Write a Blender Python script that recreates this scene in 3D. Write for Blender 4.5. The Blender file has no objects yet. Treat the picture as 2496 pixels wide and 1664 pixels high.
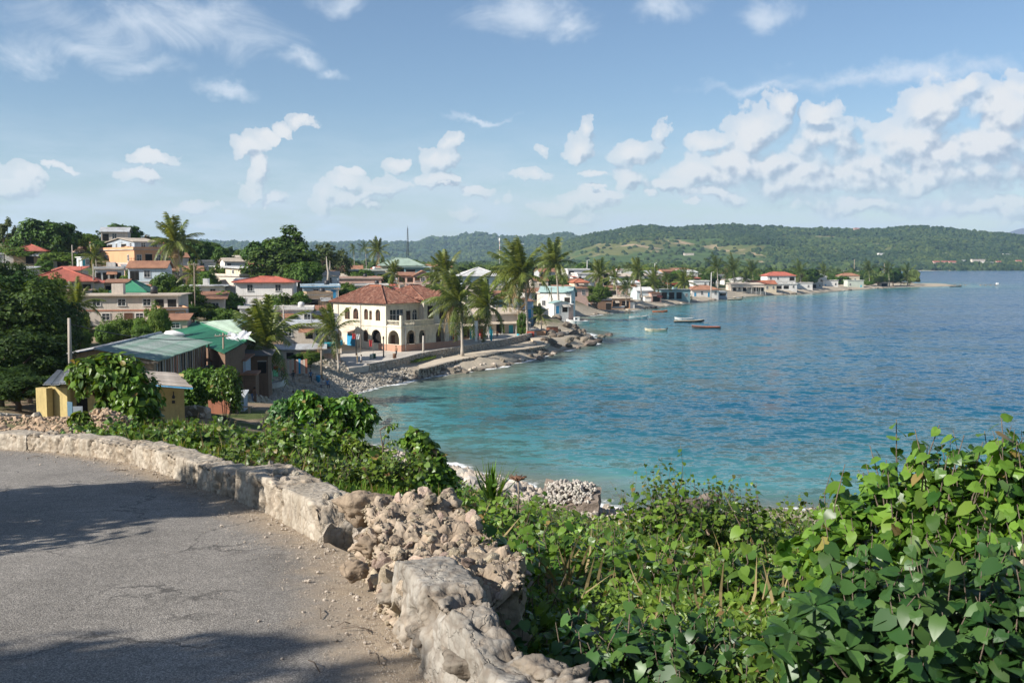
import bpy, bmesh, math, random
import numpy as np
from mathutils import Vector, Matrix, Quaternion, noise
sc = bpy.context.scene
COL = sc.collection
R_ = math.radians
PI = math.pi
# camera
CAMZ = 17.5
F = 2427.0
CX, CY, HOR = 1248.0, 832.0, 640.0
TH = math.atan((CY - HOR) / F)
_ct, _st = math.cos(TH), math.sin(TH)
cam_d = bpy.data.cameras.new('camera')
cam = bpy.data.objects.new('camera', cam_d)
COL.objects.link(cam)
cam.location = (0, 0, CAMZ)
cam.rotation_euler = (PI / 2 - TH, 0, 0)
cam_d.sensor_width = 36.0
cam_d.lens = 35.0
cam_d.clip_start = 0.1
cam_d.clip_end = 60000
cam_d.dof.use_dof = True
cam_d.dof.focus_distance = 30.0
cam_d.dof.aperture_fstop = 6.3
sc.camera = cam
def ray(px, py):
 u = (px - CX) / F
 v = (CY - py) / F
 d = Vector((u, _ct + v * _st, -_st + v * _ct))
 return d / d.y
def P(px, py, Y):
 return Vector((0, 0, CAMZ)) + ray(px, py) * Y
def GZ(px, py, z):
 d = ray(px, py)
 return Vector((0, 0, CAMZ)) + d * ((z - CAMZ) / d.z)
def PX(v):
 d = Vector(v) - Vector((0, 0, CAMZ))
 f = d.y * _ct - d.z * _st
 up = d.y * _st + d.z * _ct
 return CX + F * d.x / f, CY - F * up / f
# light
SUN_EL = R_(33)
SUN_DIR = Vector((-0.88, -0.47, 0)).normalized() * math.cos(SUN_EL) + Vector((0, 0, math.sin(SUN_EL)))   # towards the sun
SUN_AZ = math.atan2(SUN_DIR.x, SUN_DIR.y)          # clockwise from +Y
sun_d = bpy.data.lights.new('sun', 'SUN')
sun_d.energy = 5.0
sun_d.angle = R_(0.53)
sun_d.color = (1.0, 0.95, 0.875)
sun = bpy.data.objects.new('sun', sun_d)
COL.objects.link(sun)
sun.rotation_euler = SUN_DIR.to_track_quat('Z', 'Y').to_euler()
vs = sc.view_settings
sc.display_settings.display_device = 'sRGB'
vs.view_transform = 'Standard'
vs.look = 'None'
vs.gamma = 1
vs.use_curve_mapping = False
vs.exposure = 0.7
sc.render.engine = 'CYCLES'
cy = sc.cycles
cy.use_denoising = True
try:
 cy.denoiser = 'OPENIMAGEDENOISE'
 cy.denoising_input_passes = 'RGB_ALBEDO_NORMAL'
 cy.denoising_prefilter = 'ACCURATE'
except Exception:
 pass
cy.max_bounces = 7
cy.diffuse_bounces = 3
cy.glossy_bounces = 3
cy.transmission_bounces = 3
cy.volume_bounces = 1
cy.transparent_max_bounces = 6
cy.caustics_reflective = False
cy.caustics_refractive = False
cy.sample_clamp_indirect = 4.0
# node helpers
class NT:
 def __init__(s, tree):
  s.t = tree
  s.n = tree.nodes
  s.l = tree.links
  s.dims = '3D'
 def new(s, typ, **kw):
  nd = s.n.new(typ)
  for k, v in kw.items():
   setattr(nd, k, v)
  return nd
 def set(s, sock, v):
  if isinstance(v, bpy.types.NodeSocket):
   s.l.new(v, sock)
  elif v is not None:
   sock.default_value = v
 def math(s, op, a, b=None, c=None, clamp=False):
  nd = s.new('ShaderNodeMath', operation=op, use_clamp=clamp)
  for i, v in enumerate((a, b, c)):
   if v is not None:
    s.set(nd.inputs[i], v)
  return nd.outputs[0]
 def vmath(s, op, a, b=None, c=None):
  nd = s.new('ShaderNodeVectorMath', operation=op)
  for i, v in enumerate((a, b, c)):
   if v is not None:
    if op == 'SCALE' and i == 1:
     s.set(nd.inputs['Scale'], v)
    else:
     s.set(nd.inputs[i], v)
  return nd.outputs['Value'] if op in ('LENGTH', 'DOT_PRODUCT', 'DISTANCE') else nd.outputs['Vector']
 def mix(s, fac, a, b, blend='MIX'):
  nd = s.new('ShaderNodeMix', data_type='RGBA', blend_type=blend)
  s.set(nd.inputs[0], fac)
  s.set(nd.inputs[6], c4(a))
  s.set(nd.inputs[7], c4(b))
  return nd.outputs[2]
 def noise(s, vec, scale, detail=4, rough=0.55, dist=0.0, out='Fac'):
  nd = s.new('ShaderNodeTexNoise')
  nd.noise_dimensions = s.dims
  if vec is not None:
   s.set(nd.inputs['Vector'], vec)
  nd.inputs['Scale'].default_value = scale
  nd.inputs['Detail'].default_value = detail
  nd.inputs['Roughness'].default_value = rough
  nd.inputs['Distortion'].default_value = dist
  return nd.outputs[out]
 def voro(s, vec, scale, feature='F1', out='Distance', rand=1.0):
  nd = s.new('ShaderNodeTexVoronoi', feature=feature)
  nd.voronoi_dimensions = s.dims
  if vec is not None:
   s.set(nd.inputs['Vector'], vec)
  nd.inputs['Scale'].default_value = scale
  nd.inputs['Randomness'].default_value = rand
  return nd.outputs[out]
 def ramp(s, fac, stops, interp='LINEAR'):
  nd = s.new('ShaderNodeValToRGB')
  cr = nd.color_ramp
  cr.interpolation = interp
  while len(cr.elements) < len(stops):
   cr.elements.new(0.5)
  for e, (p, c) in zip(cr.elements, stops):
   e.position = p
   e.color = c4(c) if not isinstance(c, (int, float)) else (c, c, c, 1)
  s.set(nd.inputs[0], fac)
  return nd.outputs[0]
 def mapr(s, v, a, b, c=0.0, d=1.0, smooth=False):
  nd = s.new('ShaderNodeMapRange')
  if smooth:
   nd.interpolation_type = 'SMOOTHSTEP'
  s.set(nd.inputs['Value'], v)
  for k, x in zip(('From Min', 'From Max', 'To Min', 'To Max'), (a, b, c, d)):
   s.set(nd.inputs[k], x)
  return nd.outputs[0]
def c4(c):
 if isinstance(c, bpy.types.NodeSocket):
  return c
 if isinstance(c, (int, float)):
  return (c, c, c, 1)
 return tuple(c) + (1,) if len(c) == 3 else tuple(c)
# world: Nishita sky + clouds by direction
world = bpy.data.worlds.new('World')
sc.world = world
world.use_nodes = True
SKY_STRENGTH = 0.074
def azel(px, py):
 d = ray(px, py)
 return math.atan2(d.x, d.y), math.atan2(d.z, math.hypot(d.x, d.y))
CUMULUS = [  # x, y, half width, half height in photograph pixels -> directions
 (600,365,48,30),(655,345,46,22),(700,322,34,20),(745,300,30,21),(625,418,34,44),
 (372,382,44,20),(350,395,30,14),(153,413,34,9),(35,448,60,34),(85,436,34,20),
 (835,427,46,19),(868,418,26,17),(785,482,36,36),(850,482,60,22),(972,412,36,23),(985,402,20,18),
 (1068,385,46,40),(1100,338,24,26),(685,482,36,20),(665,492,26,18),
 (1418,355,58,42),(1440,308,22,26),(1555,370,62,42),(1605,312,24,32),(1305,362,20,16),
 (1850,312,80,62),(1905,258,38,34),(1845,400,190,44),(2010,285,55,44),(2028,262,30,22),(2000,350,110,52),
 (2262,255,72,62),(2325,220,50,32),(2210,330,130,62),(2452,268,100,66),(2482,220,60,40),(2400,350,170,70),
 (1980,440,300,52),(2350,440,260,60),(1540,447,66,34),(1395,492,150,24),(1730,425,120,34),(1150,470,60,20),(940,465,90,26),
 (1760,480,90,26),(1650,455,60,24),(2080,500,200,30),(2420,515,200,30),(1900,395,90,40),(2130,400,110,46),(2300,385,110,46),(2470,430,110,50),(1720,350,50,34),
 (2650,330,200,120),(2900,420,300,110),(-120,440,120,50),
]
_r = random.Random(44)
for _k in range(26):
 _y = _r.uniform(425, 552)
 CUMULUS.append((_r.uniform(-150, 1750), _y, _r.uniform(22, 60) * (1.25 if _y > 500 else 1), _r.uniform(9, 20)))
WISPS = [
 (330,60,330,58),(210,120,190,46),(470,40,170,52),(80,140,64,52),(340,165,140,34),(1290,42,150,52),(1390,65,60,30),
 (1865,32,66,36),(735,152,70,24),(820,178,50,16),(1850,215,190,16),(2160,185,330,26),(1170,285,110,8),
 (830,10,70,40),(1620,15,90,40),(560,215,60,22),(250,90,120,60),
]
def build_sky():
 t = NT(world.node_tree)
 t.dims = '2D'
 t.n.clear()
 tc = t.new('ShaderNodeTexCoord')
 g = tc.outputs['Generated']
 sep = t.new('ShaderNodeSeparateXYZ')
 t.l.new(g, sep.inputs[0])
 az = t.math('ARCTAN2', sep.outputs[0], sep.outputs[1])
 hyp = t.math('SQRT', t.math('ADD', t.math('MULTIPLY', sep.outputs[0], sep.outputs[0]), t.math('MULTIPLY', sep.outputs[1], sep.outputs[1])))
 el = t.math('ARCTAN2', sep.outputs[2], hyp)
 cmb = t.new('ShaderNodeCombineXYZ')
 t.l.new(az, cmb.inputs[0])
 t.l.new(el, cmb.inputs[1])
 p0 = cmb.outputs[0]
 # a node group: cloud density at an (azimuth, elevation) point
 gt = bpy.data.node_groups.new('cloud_density', 'ShaderNodeTree')
 gt.interface.new_socket('p', in_out='INPUT', socket_type='NodeSocketVector')
 gt.interface.new_socket('cumulus', in_out='OUTPUT', socket_type='NodeSocketFloat')
 gt.interface.new_socket('wisp', in_out='OUTPUT', socket_type='NodeSocketFloat')
 gt.interface.new_socket('body', in_out='OUTPUT', socket_type='NodeSocketFloat')
 q = NT(gt)
 q.dims = '2D'
 gi = q.new('NodeGroupInput')
 go = q.new('NodeGroupOutput')
 p = gi.outputs[0]
 wn = q.noise(p, 16, 5, 0.6, out='Color')
 warp = q.vmath('MULTIPLY', q.vmath('SUBTRACT', wn, (0.5, 0.5, 0.5)), (0.05, 0.042, 0))
 pw = q.vmath('ADD', p, warp)
 def field(lst, k):
  acc = None
  for (x, y, rx, ry) in lst:
   a, e = azel(x, y)
   sx, sy = F / rx, F / ry
   v = q.vmath('MULTIPLY_ADD', pw, (sx, sy, 0), (-a * sx, -e * sy, 0))
   ln = q.vmath('LENGTH', v)
   acc = ln if acc is None else q.math('SMOOTH_MIN', acc, ln, k)
  return acc
 # the rest of the sky, outside the frame, goes on with scattered cumulus of the same kind
 far = q.noise(q.vmath('MULTIPLY', p, (2.2, 5.0, 0)), 2.0, 3, 0.5)
 sp = q.new('ShaderNodeSeparateXYZ')
 q.l.new(p, sp.inputs[0])
 out_side = q.mapr(q.math('ABSOLUTE', sp.outputs[0]), 0.62, 0.85, 0, 1)
 fm = q.mapr(far, 0.54, 0.72, 1.7, 0.2)
 f_c = field(CUMULUS, 0.28)
 f_c = q.math('MULTIPLY_ADD', q.math('SUBTRACT', fm, f_c), out_side, f_c)
 bill = q.voro(q.vmath('ADD', p, q.vmath('SCALE', wn, 0.018)), 46, 'SMOOTH_F1')
 bill2 = q.voro(q.vmath('ADD', p, q.vmath('SCALE', wn, 0.012)), 120, 'SMOOTH_F1')
 fb = q.noise(p, 34, 7, 0.62)
 den = q.math('MULTIPLY', q.math('SUBTRACT', 1.0, f_c), 1.25)
 den = q.math('MINIMUM', den, 0.95)
 den = q.math('MULTIPLY_ADD', q.math('SUBTRACT', fb, 0.5), 1.25, den)
 den = q.math('MULTIPLY_ADD', q.math('SUBTRACT', 0.42, bill), 0.72, den)
 den = q.math('MULTIPLY_ADD', q.math('SUBTRACT', 0.42, bill2), 0.50, den)
 q.l.new(den, go.inputs[0])
 body = q.math('SUBTRACT', 1.0, f_c)
 body = q.math('MULTIPLY_ADD', q.math('SUBTRACT', q.noise(p, 22, 3, 0.5), 0.5), 1.3, body)
 q.l.new(body, go.inputs[2])
 f_w = field(WISPS, 0.3)
 wf = q.noise(q.vmath('MULTIPLY', p, (1.0, 2.0, 1)), 9, 8, 0.66, 0.6)
 dw = q.math('MULTIPLY_ADD', q.math('SUBTRACT', wf, 0.5), 2.4, q.math('SUBTRACT', 1.05, f_w))
 q.l.new(dw, go.inputs[1])
 def grp(vec):
  nd = t.new('ShaderNodeGroup')
  nd.node_tree = gt
  t.l.new(vec, nd.inputs[0])
  return nd
 A = grp(p0)
 B = grp(t.vmath('ADD', p0, (-0.006, 0.007, 0)))
 C_ = grp(t.vmath('ADD', p0, (-0.016, 0.026, 0)))
 dA, dB, dC = A.outputs[0], B.outputs[0], C_.outputs[0]
 under = t.math('SUBTRACT', C_.outputs[2], A.outputs[2])
 aC0 = t.mapr(dA, -0.05, t.mapr(under, -0.35, 0.45, 0.20, 0.95), 0, 0.95, True)
 # tops are crisp, undersides melt into the haze
 aC = t.math('MULTIPLY', aC0, t.mapr(under, 0.2, 1.0, 1.0, 0.75, True))
 aC = t.math('MULTIPLY', aC, t.mapr(A.outputs[2], 0.0, 0.8, 0.6, 1.0, True))
 lit = t.math('MULTIPLY_ADD', t.math('SUBTRACT', dA, dB), 1.25, 0.54)
 litc = t.math('MULTIPLY_ADD', under, -0.60, lit, clamp=True)
 ccol = t.ramp(litc, [(0.0, (0.40, 0.48, 0.60)), (0.35, (0.53, 0.60, 0.70)), (0.7, (0.72, 0.77, 0.82)), (1.0, (0.86, 0.87, 0.88))])
 aW = t.mapr(A.outputs[1], -0.15, 1.35, 0, 0.78, True)
 sky = t.new('ShaderNodeTexSky')
 sky.sky_type = 'NISHITA'
 sky.sun_disc = False
 sky.sun_elevation = SUN_EL
 sky.sun_rotation = SUN_AZ
 sky.altitude = 20
 sky.air_density = 1.0
 sky.dust_density = 0.35
 sky.ozone_density = 3.5
 bg = t.new('ShaderNodeBackground')
 t.l.new(sky.outputs[0], bg.inputs[0])
 bg.inputs[1].default_value = SKY_STRENGTH
 bc = t.new('ShaderNodeBackground')
 t.l.new(ccol, bc.inputs[0])
 bc.inputs[1].default_value = 0.62
 bw = t.new('ShaderNodeBackground')
 bw.inputs[0].default_value = (0.66, 0.73, 0.82, 1)
 bw.inputs[1].default_value = 0.70
 # thin veil of far cloud low over the horizon
 lowm = t.mapr(el, 0.01, 0.16, 1, 0, True)
 veil_n = t.noise(t.vmath('MULTIPLY', p0, (1, 4.0, 0)), 12, 6, 0.6)
 veil = t.math('MULTIPLY', lowm, t.mapr(veil_n, 0.36, 0.66, 0.3, 0.95))
 m0 = t.new('ShaderNodeMixShader')
 t.l.new(veil, m0.inputs[0]); t.l.new(bg.outputs[0], m0.inputs[1])
 bv = t.new('ShaderNodeBackground')
 bv.inputs[0].default_value = (0.60, 0.69, 0.78, 1)
 bv.inputs[1].default_value = 0.70
 t.l.new(bv.outputs[0], m0.inputs[2])
 m1 = t.new('ShaderNodeMixShader')
 t.l.new(aW, m1.inputs[0]); t.l.new(m0.outputs[0], m1.inputs[1]); t.l.new(bw.outputs[0], m1.inputs[2])
 m2 = t.new('ShaderNodeMixShader')
 fade = t.mapr(el, 0.005, 0.11, 0.35, 1.0, True)
 t.l.new(t.math('MULTIPLY', aC, fade), m2.inputs[0]); t.l.new(m1.outputs[0], m2.inputs[1]); t.l.new(bc.outputs[0], m2.inputs[2])
 wo = t.new('ShaderNodeOutputWorld')
 t.l.new(m2.outputs[0], wo.inputs[0])
build_sky()
# materials
MATS = {}
def new_mat(name):
 m = bpy.data.materials.new(name)
 m.use_nodes = True
 t = NT(m.node_tree)
 t.n.clear()
 out = t.new('ShaderNodeOutputMaterial')
 return m, t, out
def principled(t, col, rough=0.8, spec=0.3, metal=0.0, normal=None):
 b = t.new('ShaderNodeBsdfPrincipled')
 t.set(b.inputs['Base Color'], c4(col))
 t.set(b.inputs['Roughness'], rough)
 b.inputs['Specular IOR Level'].default_value = spec
 b.inputs['Metallic'].default_value = metal
 if normal is not None:
  t.l.new(normal, b.inputs['Normal'])
 return b
def bump(t, h, strength, dist):
 b = t.new('ShaderNodeBump')
 b.inputs['Strength'].default_value = strength
 b.inputs['Distance'].default_value = dist
 t.l.new(h, b.inputs['Height'])
 return b.outputs[0]
def coords(t, world=False):
 if world:
  return t.new('ShaderNodeNewGeometry').outputs['Position']
 return t.new('ShaderNodeTexCoord').outputs['Object']
def plain(name, c, c2=None, sc_=1.5, rough=0.8, spec=0.25, bmp=0.3, bsc=12, bd=0.02, streak=0.0, dirt=0.35, world=False, objvar=0.0, metal=0.0, fine=0.12):
 """A weathered surface: base colour, a second colour in patches, run-down streaks and grain."""
 if name in MATS:
  return MATS[name]
 m, t, out = new_mat(name)
 v = coords(t, world)
 c = tuple(c)
 c2 = tuple(c2) if c2 else tuple(x * 0.6 for x in c)
 n1 = t.noise(v, sc_, 6, 0.62)
 f = t.mapr(n1, 0.42, 0.68, 0, dirt if dirt else 0.0)
 col = t.mix(f, c, c2)
 if streak:
  sv = t.vmath('MULTIPLY', v, (3.0, 3.0, 0.22))
  s1 = t.noise(sv, 1.6, 5, 0.65)
  col = t.mix(t.mapr(s1, 0.52, 0.75, 0, streak), col, tuple(x * 0.35 for x in c2))
 g = t.noise(v, bsc, 5, 0.6)
 col = t.mix(1.0, col, t.mapr(g, 0.25, 0.75, 1 - fine, 1 + fine), 'MULTIPLY')
 if objvar:
  oi = t.new('ShaderNodeObjectInfo')
  hs = t.new('ShaderNodeHueSaturation')
  t.l.new(col, hs.inputs['Color'])
  t.l.new(t.mapr(oi.outputs['Random'], 0, 1, 1 - objvar, 1 + objvar), hs.inputs['Value'])
  t.l.new(t.mapr(t.math('FRACT', t.math('MULTIPLY', oi.outputs['Random'], 7.31)), 0, 1, 0.5 - objvar * 0.06, 0.5 + objvar * 0.06), hs.inputs['Hue'])
  col = hs.outputs[0]
 nrm = bump(t, g, bmp, bd) if bmp else None
 b = principled(t, col, rough, spec, metal, nrm)
 t.l.new(b.outputs[0], out.inputs[0])
 MATS[name] = m
 return m
def leafmat(name, dark, light, trans=0.35, rough=0.55, spec=0.2, objvar=0.18, dry=0.0, veins=False):
 if name in MATS:
  return MATS[name]
 m, t, out = new_mat(name)
 geo = t.new('ShaderNodeNewGeometry')
 oi = t.new('ShaderNodeObjectInfo')
 r = geo.outputs['Random Per Island']
 rr = t.math('FRACT', t.math('ADD', t.math('MULTIPLY', r, 5.77), t.math('MULTIPLY', oi.outputs['Random'], 3.1)))
 stops = [(0.0, dark), (0.75, light)]
 if dry:
  stops += [(1 - dry - 0.01, light), (1 - dry, (0.30, 0.22, 0.07)), (1.0, (0.20, 0.12, 0.05))]
 col = t.ramp(rr, stops)
 big = t.noise(geo.outputs['Position'], 0.35, 2, 0.5)
 col = t.mix(1.0, col, t.mapr(big, 0.3, 0.7, 0.78, 1.22), 'MULTIPLY')
 hs = t.new('ShaderNodeHueSaturation')
 t.l.new(col, hs.inputs['Color'])
 t.l.new(t.mapr(oi.outputs['Random'], 0, 1, 1 - objvar, 1 + objvar), hs.inputs['Value'])
 t.l.new(t.mapr(t.math('FRACT', t.math('MULTIPLY', oi.outputs['Random'], 9.7)), 0, 1, 0.485, 0.515), hs.inputs['Hue'])
 col = hs.outputs[0]
 b = principled(t, col, rough, spec)
 tr = t.new('ShaderNodeBsdfTranslucent')
 t.l.new(t.mix(1.0, col, (1.5, 1.35, 0.55), 'MULTIPLY'), tr.inputs[0])
 mx = t.new('ShaderNodeMixShader')
 mx.inputs[0].default_value = trans
 t.l.new(b.outputs[0], mx.inputs[1])
 t.l.new(tr.outputs[0], mx.inputs[2])
 t.l.new(mx.outputs[0], out.inputs[0])
 MATS[name] = m
 return m
# things, parts
THINGS = []
def link(o):
 COL.objects.link(o)
 return o
def thing(name, label, cat, loc=(0, 0, 0), yaw=0.0, group=None, mesh=None):
 o = link(bpy.data.objects.new(name, mesh))
 o.location = loc
 o.rotation_euler = (0, 0, yaw)
 o['label'] = label
 o['category'] = cat
 if group:
  o['group'] = group
 THINGS.append(o)
 return o
def part(name, mesh, parent, loc=None, rot=None, scale=None, label=None, kind=None):
 o = link(bpy.data.objects.new(name, mesh))
 o.parent = parent
 if loc is not None:
  o.location = loc
 if rot is not None:
  o.rotation_euler = rot
 if scale is not None:
  o.scale = scale if not isinstance(scale, (int, float)) else (scale,) * 3
 if label:
  o['label'] = label
 if kind:
  o['kind'] = kind
 return o
def structure(name, mesh):
 o = link(bpy.data.objects.new(name, mesh))
 o['kind'] = 'structure'
 return o
CHILD = {}
def copy_tree(o, loc=None, yaw=None, scale=None, label=None, group=None, parent=None):
 c = o.copy()
 COL.objects.link(c)
 if parent is not None:
  c.parent = parent
 else:
  THINGS.append(c)
  if loc is not None:
   c.location = loc
  if yaw is not None:
   c.rotation_euler = (0, 0, yaw)
  if scale is not None:
   c.scale = scale
  if label:
   c['label'] = label
  if group:
   c['group'] = group
 for ch in o.children:
  copy_tree(ch, parent=c)
 return c
# mesh building
def npmesh(name, V, faces, mat=None, smooth=False, mats=None, mi=None):
 V = np.asarray(V, dtype=np.float32)
 me = bpy.data.meshes.new(name)
 if isinstance(faces, np.ndarray):
  faces = [faces]
 faces = [np.asarray(f, dtype=np.int32) for f in faces if len(f)]
 me.vertices.add(len(V))
 me.vertices.foreach_set('co', V.ravel())
 nl = sum(f.size for f in faces)
 nf = sum(len(f) for f in faces)
 me.loops.add(nl)
 me.loops.foreach_set('vertex_index', np.concatenate([f.ravel() for f in faces]))
 tot = np.concatenate([np.full(len(f), f.shape[1], np.int32) for f in faces])
 st = np.concatenate([[0], np.cumsum(tot)[:-1]]).astype(np.int32)
 me.polygons.add(nf)
 me.polygons.foreach_set('loop_start', st)
 me.polygons.foreach_set('loop_total', tot)
 if mi is not None:
  me.polygons.foreach_set('material_index', np.asarray(mi, np.int32))
 me.polygons.foreach_set('use_smooth', np.full(nf, bool(smooth)))
 for m in (mats or ([mat] if mat else [])):
  me.materials.append(m)
 me.update(calc_edges=True)
 return me
class MB:
 def __init__(s):
  s.v, s.f, s.m, s.sm = [], [], [], []
  s.mats = []
 def mat(s, m):
  if m not in s.mats:
   s.mats.append(m)
  return s.mats.index(m)
 def add(s, verts, faces, m, smooth=False):
  o = len(s.v)
  s.v += [tuple(x) for x in verts]
  k = s.mat(m)
  for f in faces:
   s.f.append(tuple(i + o for i in f))
   s.m.append(k)
   s.sm.append(smooth)
  return s
 def box(s, x0, x1, y0, y1, z0, z1, m, M=None):
  vs_ = [(x0,y0,z0),(x1,y0,z0),(x1,y1,z0),(x0,y1,z0),(x0,y0,z1),(x1,y0,z1),(x1,y1,z1),(x0,y1,z1)]
  if M is not None:
   vs_ = [M @ Vector(p) for p in vs_]
  return s.add(vs_, [(3,2,1,0),(4,5,6,7),(0,1,5,4),(1,2,6,5),(2,3,7,6),(3,0,4,7)], m)
 def poly(s, pts, m):
  return s.add(pts, [tuple(range(len(pts)))], m)
 def prism(s, pts, z0, z1, m):
  n = len(pts)
  v = [(x, y, z0) for x, y in pts] + [(x, y, z1) for x, y in pts]
  f = [tuple(range(n))[::-1], tuple(range(n, 2 * n))] + [(i, (i + 1) % n, n + (i + 1) % n, n + i) for i in range(n)]
  return s.add(v, f, m)
 def slab(s, pts, th, m):
  """A thick sheet: pts is a 3D polygon (counter-clockwise from above), dropped by th."""
  n = len(pts)
  pts = [Vector(p) for p in pts]
  v = pts + [p - Vector((0, 0, th)) for p in pts]
  f = [tuple(range(n)), tuple(range(n, 2 * n))[::-1]] + [(i, n + i, n + (i + 1) % n, (i + 1) % n) for i in range(n)]
  return s.add(v, f, m)
 def tube(s, pts, rad, m, n=6, cap=True, smooth=True):
  pts = [Vector(p) for p in pts]
  k = len(pts)
  rad = [rad] * k if isinstance(rad, (int, float)) else rad
  v, f = [], []
  ref = Vector((0.13, 0.97, 0.2))
  for i, p in enumerate(pts):
   d = (pts[min(i + 1, k - 1)] - pts[max(i - 1, 0)])
   if d.length < 1e-9:
    d = Vector((0, 0, 1))
   d.normalize()
   if abs(d.dot(ref)) > 0.95:
    ref = Vector((1, 0, 0.1))
   a = d.cross(ref).normalized()
   b = d.cross(a)
   for j in range(n):
    w = 2 * PI * j / n
    v.append(p + (a * math.cos(w) + b * math.sin(w)) * rad[i])
  for i in range(k - 1):
   for j in range(n):
    f.append((i * n + j, i * n + (j + 1) % n, (i + 1) * n + (j + 1) % n, (i + 1) * n + j))
  if cap:
   f.append(tuple(range(n))[::-1])
   f.append(tuple((k - 1) * n + j for j in range(n)))
  return s.add(v, f, m, smooth)
 def mesh(s, name):
  me = bpy.data.meshes.new(name)
  me.from_pydata(s.v, [], s.f)
  for m in s.mats:
   me.materials.append(m)
  me.polygons.foreach_set('material_index', s.m)
  me.polygons.foreach_set('use_smooth', s.sm)
  me.update()
  return me
 def part(s, name, parent, **kw):
  return part(name, s.mesh(name), parent, **kw)
def vnoise(V, scale, seed=0.0):
 """cheap smooth value noise for arrays of points, about -1..1"""
 V = np.asarray(V, dtype=np.float64) * scale + seed * 17.31
 i = np.floor(V).astype(np.int64)
 f = V - i
 u = f * f * (3 - 2 * f)
 def h(a, b, c):
  n = (a * 374761393 + b * 668265263 + c * 2147483647 * 3 + 1013904223 * (b ^ c)) & 0x7fffffff
  n = ((n ^ (n >> 13)) * 1274126177) & 0x7fffffff
  n = n ^ (n >> 16)
  return (n & 0xffff) / 32767.5 - 1.0
 x, y, z = i[..., 0], i[..., 1], i[..., 2]
 r = 0
 for dx in (0, 1):
  for dy in (0, 1):
   for dz in (0, 1):
    w = (u[..., 0] if dx else 1 - u[..., 0]) * (u[..., 1] if dy else 1 - u[..., 1]) * (u[..., 2] if dz else 1 - u[..., 2])
    r = r + w * h(x + dx, y + dy, z + dz)
 return r
def fbm(V, scale, octaves=4, seed=0.0, gain=0.5):
 a, r, t = 1.0, 0, 0
 for k in range(octaves):
  r = r + a * vnoise(V, scale * 2 ** k, seed + k * 3.7)
  t += a
  a *= gain
 return r / t
def hash3(a, b, c, k):
 n = (a * 374761393 + b * 668265263 + c * 1274126177 + k * 974634599) & 0x7fffffff
 n = ((n ^ (n >> 13)) * 1103515245 + 12345) & 0x7fffffff
 n = ((n ^ (n >> 15)) * 668265263) & 0x7fffffff
 return ((n >> 7) & 0xffff) / 65535.0
def cells(Pp, size, seed=0):
 """cellular relief: distance to the nearest and second nearest stone centre, and a random number for the stone"""
 Q = np.asarray(Pp, float).reshape(-1, 3) / size
 I = np.floor(Q).astype(np.int64)
 f1 = np.full(len(Q), 9.0); f2 = np.full(len(Q), 9.0); idr = np.zeros(len(Q))
 for dx in (-1, 0, 1):
  for dy in (-1, 0, 1):
   for dz in (-1, 0, 1):
    a, b, c = I[:, 0] + dx, I[:, 1] + dy, I[:, 2] + dz
    C = np.stack([a + hash3(a, b, c, seed + 1), b + hash3(a, b, c, seed + 2), c + hash3(a, b, c, seed + 3)], 1)
    d = np.linalg.norm(Q - C, axis=1)
    r = hash3(a, b, c, seed + 4)
    nb = d < f1
    f2 = np.where(nb, f1, np.minimum(f2, d))
    idr = np.where(nb, r, idr)
    f1 = np.minimum(f1, d)
 return f1, f2, idr
def basis(normals, rng, updir=None):
 """rotation matrices whose Z is the normal and whose Y is a random (or downward) tangent"""
 N = normals / (np.linalg.norm(normals, axis=1, keepdims=True) + 1e-9)
 if updir is None:
  T = rng.normal(size=N.shape)
 else:
  T = np.broadcast_to(np.asarray(updir, float), N.shape) + rng.normal(size=N.shape) * 0.45
 T = T - N * np.sum(T * N, axis=1, keepdims=True)
 T /= (np.linalg.norm(T, axis=1, keepdims=True) + 1e-9)
 X = np.cross(T, N)
 return np.stack([X, T, N], axis=2)
def scatter(T, faces, pos, R, s):
 T = np.asarray(T, float)
 s = np.asarray(s, float)
 if s.ndim == 1:
  L = T[None] * s[:, None, None]
 else:
  L = T[None] * s[:, None, :]
 V = np.einsum('nij,nkj->nki', R, L) + pos[:, None, :]
 n, k = len(pos), len(T)
 off = (np.arange(n) * k)[:, None, None]
 fs = [(np.asarray(f)[None] + off).reshape(-1, np.asarray(f).shape[1]) for f in faces]
 return V.reshape(-1, 3), fs
# leaf shapes: base at the origin, tip along +Y, upper face +Z
LEAF_HEART = (np.array([(0,0,0),(0,.5,.02),(0,1,-.16),(-.2,-.13,.03),(-.45,.12,.05),(-.4,.5,.0),(-.18,.8,-.08),(.2,-.13,.03),(.45,.12,.05),(.4,.5,.0),(.18,.8,-.08)], float),
              [np.array([(0,1,4,3),(1,2,6,5),(0,7,8,1),(1,9,10,2)]), np.array([(1,5,4),(1,8,9)])])
LEAF_OVAL = (np.array([(0,0,0),(0,.5,-.03),(0,1,-.2),(-.22,.2,.05),(-.27,.55,.03),(-.12,.85,-.1),(.22,.2,.05),(.27,.55,.03),(.12,.85,-.1)], float),
             [np.array([(0,1,4,3),(1,2,5,4),(0,6,7,1),(1,7,8,2)])])
LEAF_SIMPLE = (np.array([(0,0,0),(-.26,.45,.06),(0,1,-.1),(.26,.45,.06),(0,.5,-.02)], float), [np.array([(0,4,2,1),(0,3,2,4)])])
LEAF_CARD = (np.array([(0,0,0),(-.34,.5,.08),(0,1,-.06),(.34,.5,.08)], float), [np.array([(0,3,2),(0,2,1)])])
BLADE = (np.array([(-.03,0,0),(.03,0,0),(.024,.55,.08),(0,1,.32),(-.024,.55,.08)], float), [np.array([(0,1,2,4)]), np.array([(4,2,3)])])
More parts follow.
